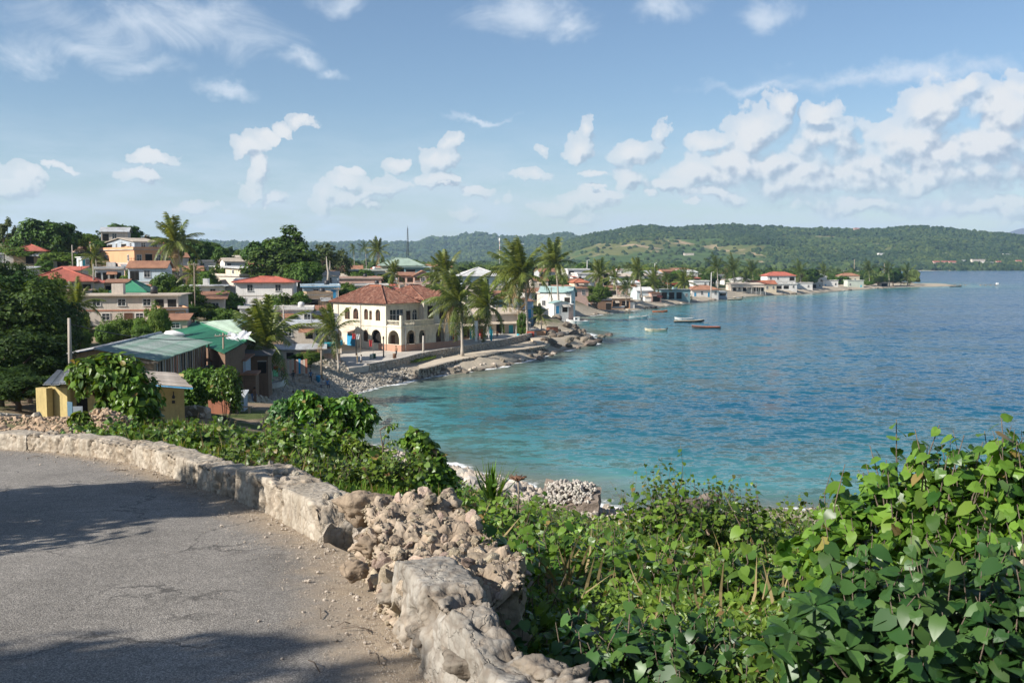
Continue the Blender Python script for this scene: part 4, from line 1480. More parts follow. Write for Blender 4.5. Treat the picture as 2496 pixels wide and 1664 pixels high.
def house(label, x0, x1, ytop, ybase, D, xc=None, yaw=0.0, depth=7.0, roof='flat', rh=0.0, wall='white', rm='conc', st=1, Fp='', Lp='', ov=0.3, axis='x', ww=1.0,
          porch=None, porch_m='beige', band=None, tank=False, wall2=None, name='house', cat='house', ctrl=True, group=None, plinth=None):
 yw = R_(yaw)
 cpx = x0 if xc is None else xc
 C = P(cpx, ybase, D)
 k1 = (x1 - CX) / F
 w = (k1 * C.y - C.x) / (math.cos(yw) - k1 * math.sin(yw))
 if xc is not None:
  k0 = (x0 - CX) / F
  d = (C.x - k0 * C.y) / (math.sin(yw) + k0 * math.cos(yw))
  if not 1.5 < d < 40:
   d = depth
 else:
  d = depth
 w = max(1.5, min(w, 60))
 h = (ybase - ytop) * D / F
 t = thing(name, label, cat, C, yw, group)
 HOUSES.append((label, (x0 + x1) / 2, (ytop + ybase) / 2, x1 - x0, D, C.copy(), w, d, h, yw))
 if ctrl:
  f = Vector((math.cos(yw), math.sin(yw), 0)); g = Vector((-math.sin(yw), math.cos(yw), 0))
  for a, b in ((0.5, -0.15), (0.1, 0.5), (0.9, 0.5)):
   q = C + f * w * a + g * d * b
   CTRL.append((q.x, q.y, C.z))
 wm = W[wall]
 mb = MB()
 mb.box(0, w, 0, d, -3.0, h, wm)
 hs = h / st
 mb.part('wall', t)
 if st > 1 or band:
  bm_ = MB()
  for s in range(1, st):
   z = s * hs
   bm_.box(-.06, w + .06, -.06, d + .06, z - .09, z + .09, W[band] if band else CONC)
  if st > 1:
   bm_.part('string_course', t)
 if plinth:
  MB().box(-.05, w + .05, -.05, d + .05, -3, hs * .25, W[plinth]).part('plinth', t)
 roof_part(t, roof, w, d, h, rh, RM[rm], ov, axis, wm)
 far = D > 330
 if Fp:
  row(t, Fp, w, 0, hs, 'F', d, ww, far)
 if Lp:
  row(t, Lp, d, 0, hs, 'L', d, ww, far)
 if porch:
  pd, pz = porch
  pm = MB()
  pm.slab([(-.2, -pd, pz), (w + .2, -pd, pz), (w + .2, -.003, pz + .35), (-.2, -.003, pz + .35)], .1, RM[porch_m])
  pm.part('porch_roof', t)
  n = max(2, int(w / 2.6) + 1)
  pb = MB().box(-.07, .07, -.07, .07, -1.5, pz - .1, FRAMEW).mesh('post')
  for i in range(n):
   part('post', pb, t, loc=(.1 + (w - .2) * i / (n - 1), -pd + .15, 0))
 rn = random.Random(int(x0 * 7 + D))
 if D < 460 and w > 4:
  if roof == 'flat' and rn.random() < .45:
   tank = tank or rn.choice(['b', 'w'])
  if rn.random() < .55:
   aw, ax_ = rn.uniform(1.4, 2.6), rn.uniform(.1, .6) * w
   am = RM[rn.choice(['rust', 'beige', 'grey', 'blue', 'white', 'red', 'conc'])]
   MB().slab([(ax_, -1.3, h * .62 if st == 1 else hs * .72), (ax_ + aw, -1.3, h * .62 if st == 1 else hs * .72), (ax_ + aw, -.003, (h if st == 1 else hs) * .86), (ax_, -.003, (h if st == 1 else hs) * .86)], .05, am).part('awning', t)
  if rn.random() < .5:
   lw, lh, ld = rn.uniform(1.6, 3), hs * rn.uniform(.62, .85), rn.uniform(2, 4)
   lx = w + .003 if rn.random() < .5 else -lw - .003
   lm = W[rn.choice(['grey', 'white', 'pale', 'tan', 'pink', 'slate', 'brown', 'white'])]
   le = MB().box(lx, lx + lw, .4, .4 + ld, -3, lh, lm).part('lean_to', t)
   MB().slab([(lx - .2, .1, lh + .02), (lx + lw + .2, .1, lh + .02), (lx + lw + .2, .6 + ld, lh + .4), (lx - .2, .6 + ld, lh + .4)], .07, RM[rn.choice(['rust', 'grey', 'beige', 'white', 'red'])]).part('lean_to_roof', le)
  if roof == 'flat' and rn.random() < .5 and w > 5:
   bw = rn.uniform(1.2, 2.2); bx = rn.uniform(.1, .7) * (w - bw)
   MB().box(bx, bx + bw, d * .4, d * .4 + bw, h + .183, h + rn.uniform(.9, 1.7), wm).part('roof_room', t)
  for _ in range(rn.choice([0, 0, 1, 1, 2])):
   bx = rn.uniform(0.1, .9) * w
   MB().tube([(bx, d * .5, h + .1), (bx, d * .5, h + 1.6 + rh)], .03, BLACKP, 4).box(bx - .45, bx + .45, d * .5 - .02, d * .5 + .02, h + 1.3 + rh, h + 1.36 + rh, BLACKP).part('aerial', t)
 if tank:
  tb = MB()
  zt = h + .19 + rh * (0 if roof == 'flat' else 1)
  tb.tube([(w * .7, d * .5, zt), (w * .7, d * .5, zt + .95), (w * .7, d * .5, zt + 1.15)], [.55, .55, .2], BLACKP if tank == 'b' else FRAMEW, 10)
  tb.part('water_tank', t)
 return t
def all_houses():
 H = house
 # --- hillside on the left
 H('terracotta hillside house with long flat terrace, below the grey-blue upper storey', 250, 400, 609, 650, 228, 328, 40, roof='flat', rh=.5, wall='orange', rm='conc', st=1, Fp='wow', Lp='w.w', plinth='pink')
 H('grey-blue upper-storey house with pale orange eaves above the terracotta house', 264, 388, 588, 610, 234, 328, 40, roof='gable', rh=1.0, wall='slate', rm='beige', Fp='.w.w', Lp='owow', ov=.5, ctrl=False)
 H('small pink house peeping between trees left of the terracotta house', 222, 246, 597, 612, 250, None, 25, 5, 'gable', .8, 'orange', 'rust', Fp='w')
 H('pink low house with two roofs among trees below the big round tree', 182, 210, 608, 622, 262, None, 30, 6, 'shed', .6, 'pink', 'rust', Fp='ww')
 H('little pale blue house in the trees beside a tall pole', 190, 216, 628, 652, 215, 200, 35, 5, 'flat', 0, 'lblue', 'white', Fp='tw', Lp='d')
 H('white arcaded house with yellow trim below the terracotta house', 232, 300, 657, 688, 200, None, 18, 7, 'flat', .4, 'white', 'beige', Fp='oooo', band='yellow')
 H('small ochre house beneath the white arcaded house', 255, 310, 690, 716, 178, None, 15, 6, 'shed', .5, 'tan', 'rust', Fp='owo')
 H('low pink-roofed shed strip above the red hip roof', 130, 196, 660, 682, 190, None, 8, 6, 'shed', .7, 'pale', 'red', Fp='w.w')
 H('house under a wide red hipped tin roof on the left', 70, 228, 685, 720, 165, None, 20, 10, 'hip', 2.1, 'grey', 'red', Fp='ow.o', ov=.9)
 H('small house under a bright green hipped roof among trees', 278, 352, 711, 735, 158, None, 10, 8, 'hip', 1.6, 'pale', 'green', ov=.6, Fp='w')
 H('long pale two-storey block with flat ledges and open rooms at its right end', 190, 434, 722, 792, 142, None, 9, 9, 'flat', 0, 'pale', 'beige', st=2, Fp='w.w.sw.w./.w.w.woo', ov=.55, band='terra')
 H('pale pink back wing with flat roof at the left of the long block', 128, 205, 716, 770, 152, None, 12, 8, 'flat', .3, 'pink', 'beige', Fp='w.w', ov=.3)
 H('low orange house at the right end of the long pale block', 395, 452, 756, 790, 138, None, 24, 6, 'flat', .2, 'orange', 'conc', Fp='ow')
 H('low pink shed with rusty roof below the long pale block', 400, 455, 782, 808, 132, None, 12, 5, 'shed', .6, 'pink', 'rust', Fp='w')
 H('grey concrete house at the very left edge between trees', -30, 14, 620, 642, 220, None, 15, 6, 'flat', .2, 'grey', 'grey', Fp='w')
 H('low pale shed at the left edge under a flat sheet roof', -10, 70, 658, 690, 185, None, 6, 6, 'shed', .5, 'grey', 'grey', Fp='.w')
 # --- middle hillside
 H('cream three-storey concrete building with shaded right face', 515, 662, 674, 738, 228, 586, 42, roof='flat', rh=.4, wall='pale', rm='conc', st=2, Fp='wo/wo', Lp='wow/w.w', ww=1.2)
 H('white awning storey on top of the cream three-storey building', 520, 642, 655, 673, 234, 586, 42, roof='shed', rh=.5, wall='cream', rm='white', Fp='o', Lp='ww', ov=.7, ctrl=False)
 H('white house with grey windows above the cream building', 548, 634, 637, 662, 275, None, 25, 8, 'gable', 1.0, 'white', 'beige', Fp='w.w.', Lp='', ov=.4)
 H('white upper house with sagging tiled eaves beside the big tree', 552, 628, 628, 640, 290, None, 25, 6, 'shed', .6, 'white', 'beige', Fp='ww', ctrl=False)
 H('house with a dark tin roof half hidden by the big tree', 600, 648, 628, 645, 300, None, 10, 8, 'gable', 1.2, 'brown', 'dark', axis='x')
 H('small white house right of the leaning palm on the hill', 484, 522, 637, 658, 265, None, 25, 6, 'flat', .2, 'white', 'white', Fp='w.')
 H('long white low house with flat roof left of the cream building', 432, 548, 698, 730, 205, None, 14, 8, 'flat', 0, 'white', 'white', Fp='o.w.w.', ov=.8)
 H('small green-roofed lean-to under the long white low house', 425, 480, 728, 752, 190, None, 10, 4, 'shed', .5, 'grey', 'teal', Fp='o')
 H('small blue house with white awning below the big tree', 662, 720, 698, 722, 212, None, 12, 6, 'shed', .5, 'blue', 'white', Fp='wow', ov=.5)
 H('blue and white house with a long blue-edged flat roof', 738, 824, 700, 728, 205, None, 12, 8, 'flat', .35, 'lblue', 'blue', Fp='.w.b', ov=.5)
 H('roofless tan ruin with stained walls left of the tile-roofed building', 748, 812, 720, 756, 190, None, 20, 7, 'flat', .5, 'tan', 'conc', Fp='o.', ov=0.0)
 H('white low house with flat roof behind the corrugated fence', 585, 668, 752, 790, 172, None, 12, 7, 'flat', .3, 'white', 'white', Fp='.ww')
 H('white rendered house with stained parapet left of the tile-roofed building', 668, 760, 757, 800, 165, None, 10, 7, 'flat', .4, 'white', 'conc', Fp='ws.w')
 H('white shed with arched tin roof beside the tile-roofed building', 745, 822, 770, 800, 168, None, 10, 6, 'gable', .8, 'white', 'grey', axis='y', Fp='.o')
 H('pale house with grey tin roof below the stained parapet', 690, 790, 796, 830, 150, None, 8, 6, 'shed', .6, 'pale', 'grey', Fp='w.ow')
 H('small pale house with red tin roof patch near the ruin', 742, 800, 757, 775, 180, None, 15, 5, 'shed', .6, 'pale', 'rust', Fp='w', ctrl=False)
 # --- behind the tile-roofed building
 H('modern house with a long white flat roof and green-tinted walls', 850, 940, 660, 690, 330, None, 8, 9, 'flat', .3, 'green', 'white', Fp='w.wo', ov=.9)
 H('long pink house with patched flat roof behind the tile-roofed building', 802, 930, 680, 722, 270, None, 10, 10, 'flat', .4, 'pink', 'conc', st=1, Fp='.owow')
 H('white parapet house just behind the red tile roof', 862, 945, 697, 722, 245, None, 10, 7, 'flat', .3, 'white', 'conc', Fp='.w.')
 H('pale villa with a green and cream hipped roof on the rise', 930, 1030, 647, 668, 350, None, 10, 10, 'hip', 2.6, 'cream', 'pgreen', ov=1.0, Fp='wow')
 H('teal low wing beside the pale villa with hipped roof', 985, 1048, 652, 672, 345, None, 6, 7, 'flat', 0, 'teal', 'teal', Fp='o.', ov=.8)
 H('pink two-storey house with gabled front and arched windows', 1010, 1052, 672, 712, 262, None, 8, 8, 'gable', 1.4, 'pink', 'rust', axis='y', st=2, Fp='.o/sws', ov=.5)
 H('pink house with red tin roof and balcony left of the gabled pink house', 970, 1010, 672, 708, 268, None, 6, 8, 'shed', .8, 'pink', 'rust', st=2, Fp='wo/oo', ov=.4)
 H('white house with hanging laundry right of the gabled pink house', 1052, 1085, 676, 712, 264, None, 6, 7, 'flat', .3, 'pale', 'conc', st=2, Fp='o/w')
 H('white and blue house under a broad white hipped roof', 1128, 1216, 672, 706, 290, None, 10, 11, 'hip', 2.4, 'lblue', 'white', ov=1.1, st=1, Fp='wbow', Lp='')
 H('pale concrete house with open bays behind the tall palms', 1120, 1232, 704, 740, 262, None, 8, 9, 'flat', .3, 'pale', 'conc', st=2, Fp='.owo/w.ow')
 H('low house with a grey-green tin roof right of the tile roof', 1050, 1130, 718, 745, 240, None, 12, 8, 'shed', .8, 'cream', 'pgreen', Fp='ww')
 # --- promenade row behind the palms
 H('low shop row with red doors behind the promenade palms', 1098, 1182, 772, 828, 196, None, 24, 8, 'shed', .7, 'brown', 'beige', Fp='rotr', porch=(2.4, 2.8), porch_m='beige')
 H('beige-roofed shop with turquoise front at the end of the promenade', 1180, 1284, 768, 818, 212, None, 22, 9, 'shed', 1.0, 'pale', 'beige', Fp='totr', porch=(2.2, 2.6), porch_m='beige')
 H('white two-storey house with rusty tin roof above the promenade shops', 1208, 1262, 726, 770, 232, None, 18, 8, 'gable', 1.6, 'white', 'rust', st=2, Fp='wo/bw', axis='x', ov=.4)
 H('tiny blue balcony house squeezed beside the rusty tin roof', 1262, 1300, 735, 775, 236, None, 14, 6, 'shed', .5, 'blue', 'rust', Fp='wb')
 # --- along the shore to the right
 H('white and blue shore house with a teal tin roof', 1316, 1402, 712, 762, 300, 1392, 68, 8, 'gable', 1.7, 'white', 'teal', axis='y', Fp='w', Lp='w.wo', ov=.5)
 H('little white porch house with blue door in front of the white shore house', 1350, 1386, 738, 764, 285, None, 20, 4, 'gable', .6, 'white', 'teal', axis='y', Fp='bo', ctrl=False)
 H('long pale house with dark openings left of the teal tin roof', 1318, 1352, 716, 748, 318, None, 10, 6, 'flat', .3, 'pale', 'conc', Fp='oo')
 H('pink house with red-roofed upper room by the shore tree', 1362, 1434, 703, 726, 340, None, 14, 8, 'shed', .9, 'pink', 'rust', Fp='wow', ov=.5)
 H('small cream upper room with red tile roof on the pink house', 1400, 1434, 688, 703, 344, None, 14, 6, 'hip', 1.2, 'cream', 'tile', Fp='w.', ctrl=False, ov=.5)
 H('small house with faded red roof behind the tall palm crown', 1298, 1336, 684, 702, 380, None, 10, 7, 'gable', 1.3, 'pale', 'rust', Fp='w')
 H('large white flat-roofed house with stepped storeys behind the palms', 1384, 1436, 658, 682, 420, None, 15, 9, 'flat', .4, 'white', 'white', st=2, Fp='w.o/o.o')
 H('white upper-floor house with small tower room beyond the palms', 1408, 1462, 668, 692, 410, None, 15, 8, 'flat', .3, 'white', 'white', Fp='o.w')
 H('orange boathouse open to the beach with a slatted tan roof', 1490, 1536, 728, 754, 372, None, 12, 7, 'shed', 1.2, 'orange', 'beige', Fp='oo', ov=.6)
 H('dark timber shed by the shore tree', 1440, 1492, 732, 758, 362, None, 6, 5, 'shed', .5, 'brown', 'dark', Fp='o.o')
 H('low pink shop with awning between the shore palms', 1480, 1530, 702, 726, 400, None, 10, 6, 'shed', .7, 'pink', 'rust', Fp='ow')
 H('white roofed house behind the low pink shop', 1500, 1560, 690, 712, 430, None, 8, 8, 'shed', .9, 'white', 'white', Fp='w.w')
 H('blue-grey house with pale gabled roof on the shore', 1552, 1590, 708, 734, 415, None, 12, 8, 'gable', 1.4, 'lblue', 'white', axis='x', Fp='w.', ov=.5)
 H('pink stall beside the blue-grey shore house', 1588, 1612, 716, 738, 412, None, 8, 4, 'shed', .5, 'pink', 'rust', Fp='o')
 H('teal open-fronted house with a white curved awning', 1610, 1682, 706, 732, 432, None, 10, 8, 'flat', 0, 'teal', 'grey', Fp='ooow', ov=.5)
 H('white roof strip house far behind the leaning palm', 1508, 1560, 658, 672, 520, None, 8, 8, 'flat', .3, 'white', 'red', Fp='w.w')
 H('long white-roofed warehouse behind the far palms', 1640, 1700, 664, 680, 560, None, 6, 9, 'shed', 1.2, 'white', 'white', Fp='.w.')
 H('small white-gabled house with red wall beyond the far palms', 1632, 1652, 676, 692, 510, None, 10, 6, 'gable', 1.2, 'red', 'white', Fp='w')
 H('white shore house with a red tin roof and blue doors', 1686, 1752, 706, 724, 470, None, 10, 9, 'hip', 2.0, 'white', 'rust', Fp='bwbw', ov=.7)
 H('white flat-roofed house behind the red tin roof by the shore', 1690, 1728, 686, 700, 500, None, 8, 7, 'flat', .3, 'white', 'white', Fp='.w')
 H('grey-blue shed at the right of the red tin shore house', 1752, 1772, 712, 722, 478, None, 8, 5, 'shed', .4, 'slate', 'grey', Fp='o')
 H('pale beach house with long beige verandah', 1782, 1862, 694, 712, 528, None, 8, 8, 'shed', .9, 'pale', 'beige', Fp='owowoo', porch=(2.2, 2.6))
 H('white dome-roofed store behind the long verandah', 1790, 1828, 682, 696, 560, None, 8, 8, 'hip', 1.4, 'white', 'white', Fp='w')
 H('cream beach house with a long red tile roof', 1832, 1892, 692, 710, 545, None, 8, 8, 'gable', 2.0, 'cream', 'tile', axis='x', Fp='w.ww', ov=.5)
 H('large white house with bright red roof above the beach', 1870, 1938, 672, 700, 575, None, 8, 10, 'hip', 2.2, 'white', 'red', st=2, Fp='owow/ww.o', ov=.6)
 H('white lower terrace of the large red-roofed house', 1890, 1942, 693, 706, 560, None, 8, 6, 'flat', .4, 'white', 'conc', Fp='oow', ctrl=False)
 H('low white wall house right of the red-roofed house', 1940, 1980, 690, 706, 590, None, 6, 6, 'flat', .2, 'white', 'conc', Fp='.w')
 H('grey-green beach house with dark openings', 1965, 2004, 690, 704, 610, None, 6, 6, 'flat', 0, 'grey', 'grey', Fp='oow', ov=.5)
 H('white house with sloping white roof among the last palms', 1988, 2014, 675, 692, 640, None, 12, 7, 'shed', 1.6, 'white', 'white', Fp='w')
 H('white low house by the beach near the point', 2006, 2042, 684, 701, 640, None, 6, 6, 'flat', .2, 'white', 'conc', Fp='b.w')
 H('pink-roofed villa among trees near the point', 2050, 2094, 672, 690, 690, None, 8, 8, 'hip', 1.8, 'cream', 'rust', Fp='ow')
 H('pale green shore house near the point', 2066, 2104, 684, 702, 668, None, 6, 6, 'flat', .2, 'green', 'white', Fp='w.t')
 H('small pale hut near the end of the point', 2146, 2164, 688, 699, 715, None, 6, 5, 'flat', 0, 'pale', 'beige', Fp='o')
def far_houses():
 H = house
 # --- small houses far across the bay
 for i, (x0, x1, yt, yb, Dd, wl, r, lb) in enumerate([
  (2276, 2310, 638, 645, 2420, 'pink', 'red', 'long pink-roofed villa at the foot of the far hill'),
  (2314, 2328, 638, 645, 2430, 'pink', 'red', 'small pink house next to the long pink-roofed villa'),
  (2342, 2350, 634, 640, 2500, 'white', 'white', 'tiny white house between the pink villas across the bay'),
  (2370, 2398, 632, 642, 2480, 'pale', 'rust', 'big pale villa with stepped roofs across the bay'),
  (2398, 2418, 639, 646, 2460, 'white', 'white', 'low white villa right of the stepped villa across the bay'),
  (2430, 2437, 638, 645, 2470, 'pink', 'red', 'lone small pink house on the far right shore slope'),
  (2478, 2487, 636, 642, 2500, 'pink', 'red', 'small pink house nearest the right end of the far shore'),
  (2296, 2316, 617, 621, 2650, 'pale', 'beige', 'pale low building up the slope above the pink villas'),
  (2142, 2152, 617, 624, 2620, 'white', 'grey', 'small white house alone on the lower hill slope'),
  (2448, 2460, 619, 624, 2680, 'white', 'white', 'white house high on the right hill slope'),
  (1978, 2010, 631, 632.5, 2350, 'white', 'white', 'row-like long white building at the hill foot'),
  (1668, 1690, 617, 622, 2300, 'pale', 'beige', 'pale low farm building below the grassy spur'),
  (1270, 1277, 594, 598, 4200, 'white', 'white', 'tiny white house on the distant hazy hill'),
  (1318, 1330, 611, 614, 3000, 'pale', 'beige', 'pale farmhouse in the valley between the hills'),
  (2082, 2090, 557, 562, 3150, 'pink', 'red', 'pink hut on the skyline of the long hill'),
 ]):
  Dd = hill_hit((x0 + x1) / 2, yb + 1, Dd) - 6
  H(lb, x0, x1, yt, yb + 1, Dd, None, 6, 8, 'gable' if r == 'red' else 'flat', 1.8 if r == 'red' else .3, wl, r, Fp='ww', ctrl=False, ov=.5, axis='x')
def fill_houses():
 """the small houses packed up the slope and behind the shore row"""
 rn = random.Random(31)
 cname = {'white': 'white', 'cream': 'cream', 'pale': 'pale', 'pink': 'pink', 'lblue': 'light blue', 'grey': 'grey', 'tan': 'tan', 'green': 'pale green', 'orange': 'orange'}
 rname = {'conc': 'concrete', 'white': 'white', 'rust': 'rusty', 'beige': 'beige', 'grey': 'grey tin', 'red': 'red', 'tile': 'tiled'}
 seen = set()
 n = 0
 for k in range(2200):
  reg = rn.choice([0, 0, 0, 1, 1, 2, 3])
  if reg == 3:
   px, D = rn.uniform(40, 400), rn.uniform(165, 262)
  elif reg == 0:
   px, D = rn.uniform(395, 810), rn.uniform(165, 300)
  elif reg == 1:
   px, D = rn.uniform(830, 1330), rn.uniform(235, 400)
  else:
   px = rn.uniform(1340, 2060); D = float(np.interp(px, [1340, 1500, 1700, 1900, 2060], [350, 430, 530, 620, 690])) + rn.uniform(15, 90)
  x = (px - CX) / F * D
  wpx = rn.uniform(6.5, 12) * F / D
  if poly_sd([x], [D], SEA)[0] > -16 or any(abs(h[4] - D) < 16 and abs(h[1] - px) < (h[3] + wpx) * .5 for h in HOUSES):
   continue
  z = float(land_z([x], [D])[0])
  yb = PX((x, D, z))[1]
  hp = rn.choice([2.7, 2.9, 3.2, 5.4]) * F / D
  wl = rn.choice(['white', 'white', 'white', 'pale', 'cream', 'pink', 'lblue', 'grey', 'tan', 'green', 'orange'])
  rf, rmm = rn.choice([('flat', 'conc'), ('flat', 'white'), ('shed', 'white'), ('shed', 'rust'), ('shed', 'grey'), ('gable', 'beige'), ('gable', 'rust'), ('hip', 'red'), ('shed', 'beige'), ('gable', 'grey')])
  two = hp * D / F > 5
  lb = cname[wl] + (' two-storey' if two else ' little') + ' house with ' + rname[rmm] + ' ' + {'flat': 'flat', 'shed': 'sloping', 'gable': 'gabled', 'hip': 'hipped'}[rf] + ' roof '
  lb += phrase(px, yb - hp / 2, D, HOUSES[:75])
  lb = ' '.join(lb.split()[:16])
  if lb in seen:
   continue
  seen.add(lb)
  pat = rn.choice(['w.w', 'wdw', '.ow', 'ww.', 'bw', 'w.wd', 'sow'])
  house(lb, px - wpx / 2, px + wpx / 2, yb - hp, yb, D, None, rn.uniform(4, 28), rn.uniform(5, 8), rf, rn.uniform(.3, .5) if rf == 'flat' else rn.uniform(.8, 1.5), wl, rmm, 2 if two else 1, pat + ('/' + rn.choice(['w.w', 'ww', 'ow.']) if two else ''), '', rn.uniform(.2, .7), ctrl=False, axis='x')
  n += 1
  if n >= 90:
   break
# the two-storey arcaded building with the tile roof
def wallband(mb, pos, L0, L1, z0, z1, ops, th, m, n=10):
 """a wall from u=L0 to L1 with openings (u0, u1, zb, zt, arched); pos(u, w, z) gives the point"""
 def q(u0, u1, za0, za1, zb0, zb1):
  for w in (0, th):
   mb.add([pos(u0, w, za0), pos(u1, w, za1), pos(u1, w, zb1), pos(u0, w, zb0)], [(0, 1, 2, 3)], m)
 cur = L0
 for (u0, u1, zb, zt, arch) in sorted(ops):
  q(cur, u0, z0, z0, z1, z1)
  if zb > z0 + .01:
   q(u0, u1, z0, z0, zb, zb)
   mb.add([pos(u0, 0, zb), pos(u1, 0, zb), pos(u1, th, zb), pos(u0, th, zb)], [(0, 1, 2, 3)], m)
  rise = min((u1 - u0) / 2, zt - zb) if arch else 0
  sp = zt - rise
  for uu in (u0, u1):
   mb.add([pos(uu, 0, zb), pos(uu, th, zb), pos(uu, th, sp), pos(uu, 0, sp)], [(0, 1, 2, 3)], m)
  k = n if arch else 1
  for i in range(k):
   a, b = u0 + (u1 - u0) * i / k, u0 + (u1 - u0) * (i + 1) / k
   def za(u):
    s = (u - (u0 + u1) / 2) / ((u1 - u0) / 2)
    return sp + rise * math.sqrt(max(0, 1 - s * s))
   q(a, b, za(a), za(b), z1, z1)
   mb.add([pos(a, 0, za(a)), pos(b, 0, za(b)), pos(b, th, za(b)), pos(a, th, za(a))], [(0, 1, 2, 3)], m)
  cur = u1
 q(cur, L1, z0, z0, z1, z1)
 mb.add([pos(L0, 0, z1), pos(L1, 0, z1), pos(L1, th, z1), pos(L0, th, z1)], [(0, 1, 2, 3)], m)
 for uu in (L0, L1):
  mb.add([pos(uu, 0, z0), pos(uu, th, z0), pos(uu, th, z1), pos(uu, 0, z1)], [(0, 1, 2, 3)], m)
TILE = None
def tiles(mb, a, b, c, d, m, tw=0.26, tl=0.40, seed=0):
 """barrel tiles over the roof face a-b (eave) c-d (top, d above a); for a triangle c == d"""
 a, b, c, d = map(Vector, (a, b, c, d))
 ud = (b - a).normalized()
 nrm = (b - a).cross(d - a if (d - a).length > .1 else c - a).normalized()
 if nrm.z < 0:
  nrm = -nrm
 vd = nrm.cross(ud).normalized()
 if vd.z < 0:
  vd = -vd
 def uv(p):
  return (p - a).dot(ud), (p - a).dot(vd)
 A, B, Cc, Dd = map(uv, (a, b, c, d))
 H = max(Cc[1], Dd[1])
 rnd = random.Random(seed)
 nv = int(H / tl)
 for i in range(nv):
  v = i * tl
  k = (v + tl * .5) / H
  ul = A[0] + (Dd[0] - A[0]) * k
  ur = B[0] + (Cc[0] - B[0]) * k
  nu = max(1, int((ur - ul) / tw))
  for j in range(nu):
   u = ul + (ur - ul) * (j + .5) / nu
   j1 = rnd.uniform(-.015, .015)
   pts = []
   for (vv, lift, wd) in ((v - .05, .055, .5), (v + tl, .02, .42)):
    for s_ in (-1, -.45, .45, 1):
     hh = (1 - s_ * s_) * .075
     pts.append(a + ud * (u + s_ * tw * wd + j1) + vd * vv + nrm * (hh + lift))
   mb.add(pts, [(0, 1, 5, 4), (1, 2, 6, 5), (2, 3, 7, 6), (0, 4, 7, 3)], m)
def main_building():
 C = P(942, 853, 172)
 yaw = R_(50)
 t = thing('arcaded_building', 'large cream two-storey corner building with arches and a red tile hipped roof', 'building', C, yaw)
 HOUSES.append((t['label'], 960, 790, 270, 172, C, 20, 14, 8, yaw))
 for (x, y) in ((-1, 6), (-1, 0), (3, -5), (10, -5), (15, -4), (4, 16), (15, 8)):
  q = C + Vector((x * math.cos(yaw) - y * math.sin(yaw), x * math.sin(yaw) + y * math.cos(yaw), 0))
  CTRL.append((q.x, q.y, C.z - .1))
 cm = plain('wall stained cream', (0.70, 0.635, 0.50), (0.46, 0.395, 0.30), 0.35, 0.88, 0.15, 0.3, 5, 0.02, 0.6, 0.55)
 cm_shade = plain('wall stained cream shade copy', (0.62, 0.56, 0.45), (0.38, 0.34, 0.28), 0.45, 0.9, 0.15, 0.3, 5, 0.02, 0.7, 0.7)  # shaded copy of the cream; front-side shade is in the colour
 PF = -3.7      # porch front
 fl, ev = 4.2, 7.9
 left = lambda u, w, z: (w, u, z)
 front = lambda u, w, z: (u, w, z)
 pfront = lambda u, w, z: (u, PF + w, z)
 mb = MB()
 wallband(mb, left, 0, 14, 1.05, fl, [(1.3, 3.9, 1.1, 3.45, True), (4.7, 6.0, 1.25, 3.3, True)], .35, cm)
 wallband(mb, left, 0, 14, fl, ev, [(1.5, 2.7, 5.0, 7.0, True), (3.65, 4.35, 5.1, 6.7, False), (4.65, 5.7, 5.1, 7.0, True), (7.2, 8.6, 5.1, 7.0, True), (9.5, 10.9, 5.0, 7.1, True)], .35, cm)
 mb.part('side_wall', t)
 mb = MB()
 wallband(mb, left, PF, 0, 1.05, fl, [(PF + .5, -.4, 1.1, 3.5, True)], .35, cm)
 wallband(mb, pfront, .36, 8, 1.05, fl, [(1.3, 3.5, 1.1, 3.5, True), (4.3, 5.9, 1.1, 3.4, True)], .35, cm_shade)
 wallband(mb, pfront, 8, 15, 1.05, fl, [(8.5, 10.8, 1.05, 3.6, True), (11.8, 14.1, 1.05, 3.6, True)], .35, cm_shade)
 mb.part('arcade', t)
 mb = MB()
 wallband(mb, front, .36, 8, fl, ev, [(.9, 4.2, 4.5, 6.9, False), (4.8, 5.9, 4.25, 6.6, False), (6.3, 7.6, 4.9, 6.8, True)], .35, cm_shade)
 b2 = lambda u, w, z: (u, -1.2 + w, z)
 wallband(mb, b2, 8, 15, fl, 8.4, [(8.9, 10.4, 4.9, 7.4, False), (11.9, 13.3, 4.9, 7.2, True)], .35, cm_shade)
 mb.box(8, 8.35, -.85, -.003, fl, 8.4, cm_shade)
 mb.part('upper_front', t)
 mb = MB()
 mb.box(.7, 14.6, .6, 13.8, -1, 8.2, DARK)            # solid near-black box, painted shade in place of unlit rooms
 mb.box(.4, 14.8, 13.65, 14, -2, ev, cm)
 mb.box(14.65, 15, -.8, 13.6, -2, 8.4, cm_shade)
 mb.part('room_core', t)
 mb = MB()
 inner = plain('arcade back wall', (0.50, 0.42, 0.32), (0.3, 0.25, 0.2), 0.5, 0.9, 0.1, 0.2)
 mb.box(.37, 14.6, .1, .55, 0, fl - .1, inner)
 mb.part('arcade_back_wall', t)
 for (x0, x1, m) in ((1.2, 2.1, SHUT), (3.6, 4.6, SHUT), (5.6, 6.6, DARK), (9, 10.4, DARK), (12.4, 13.6, SHUT)):
  MB().box(x0, x1, .05, .098, .1, 2.5, m).part('arcade_door', t)
 MB().box(.37, 15, PF + .36, .09, fl - .28, fl - .02, cm_shade).part('balcony_floor', t)
 pl = plain('plinth terracotta', (0.46, 0.26, 0.18), (0.33, 0.20, 0.15), 0.6, 0.9, 0.1, 0.3, 6, 0.02, 0.4)
 mb = MB()
 mb.box(-.06, .40, PF - .06, 2.0, -2.5, 1.05, pl)
 mb.box(-.04, .39, 2.003, 4.4, -2.5, 1.046, cm)
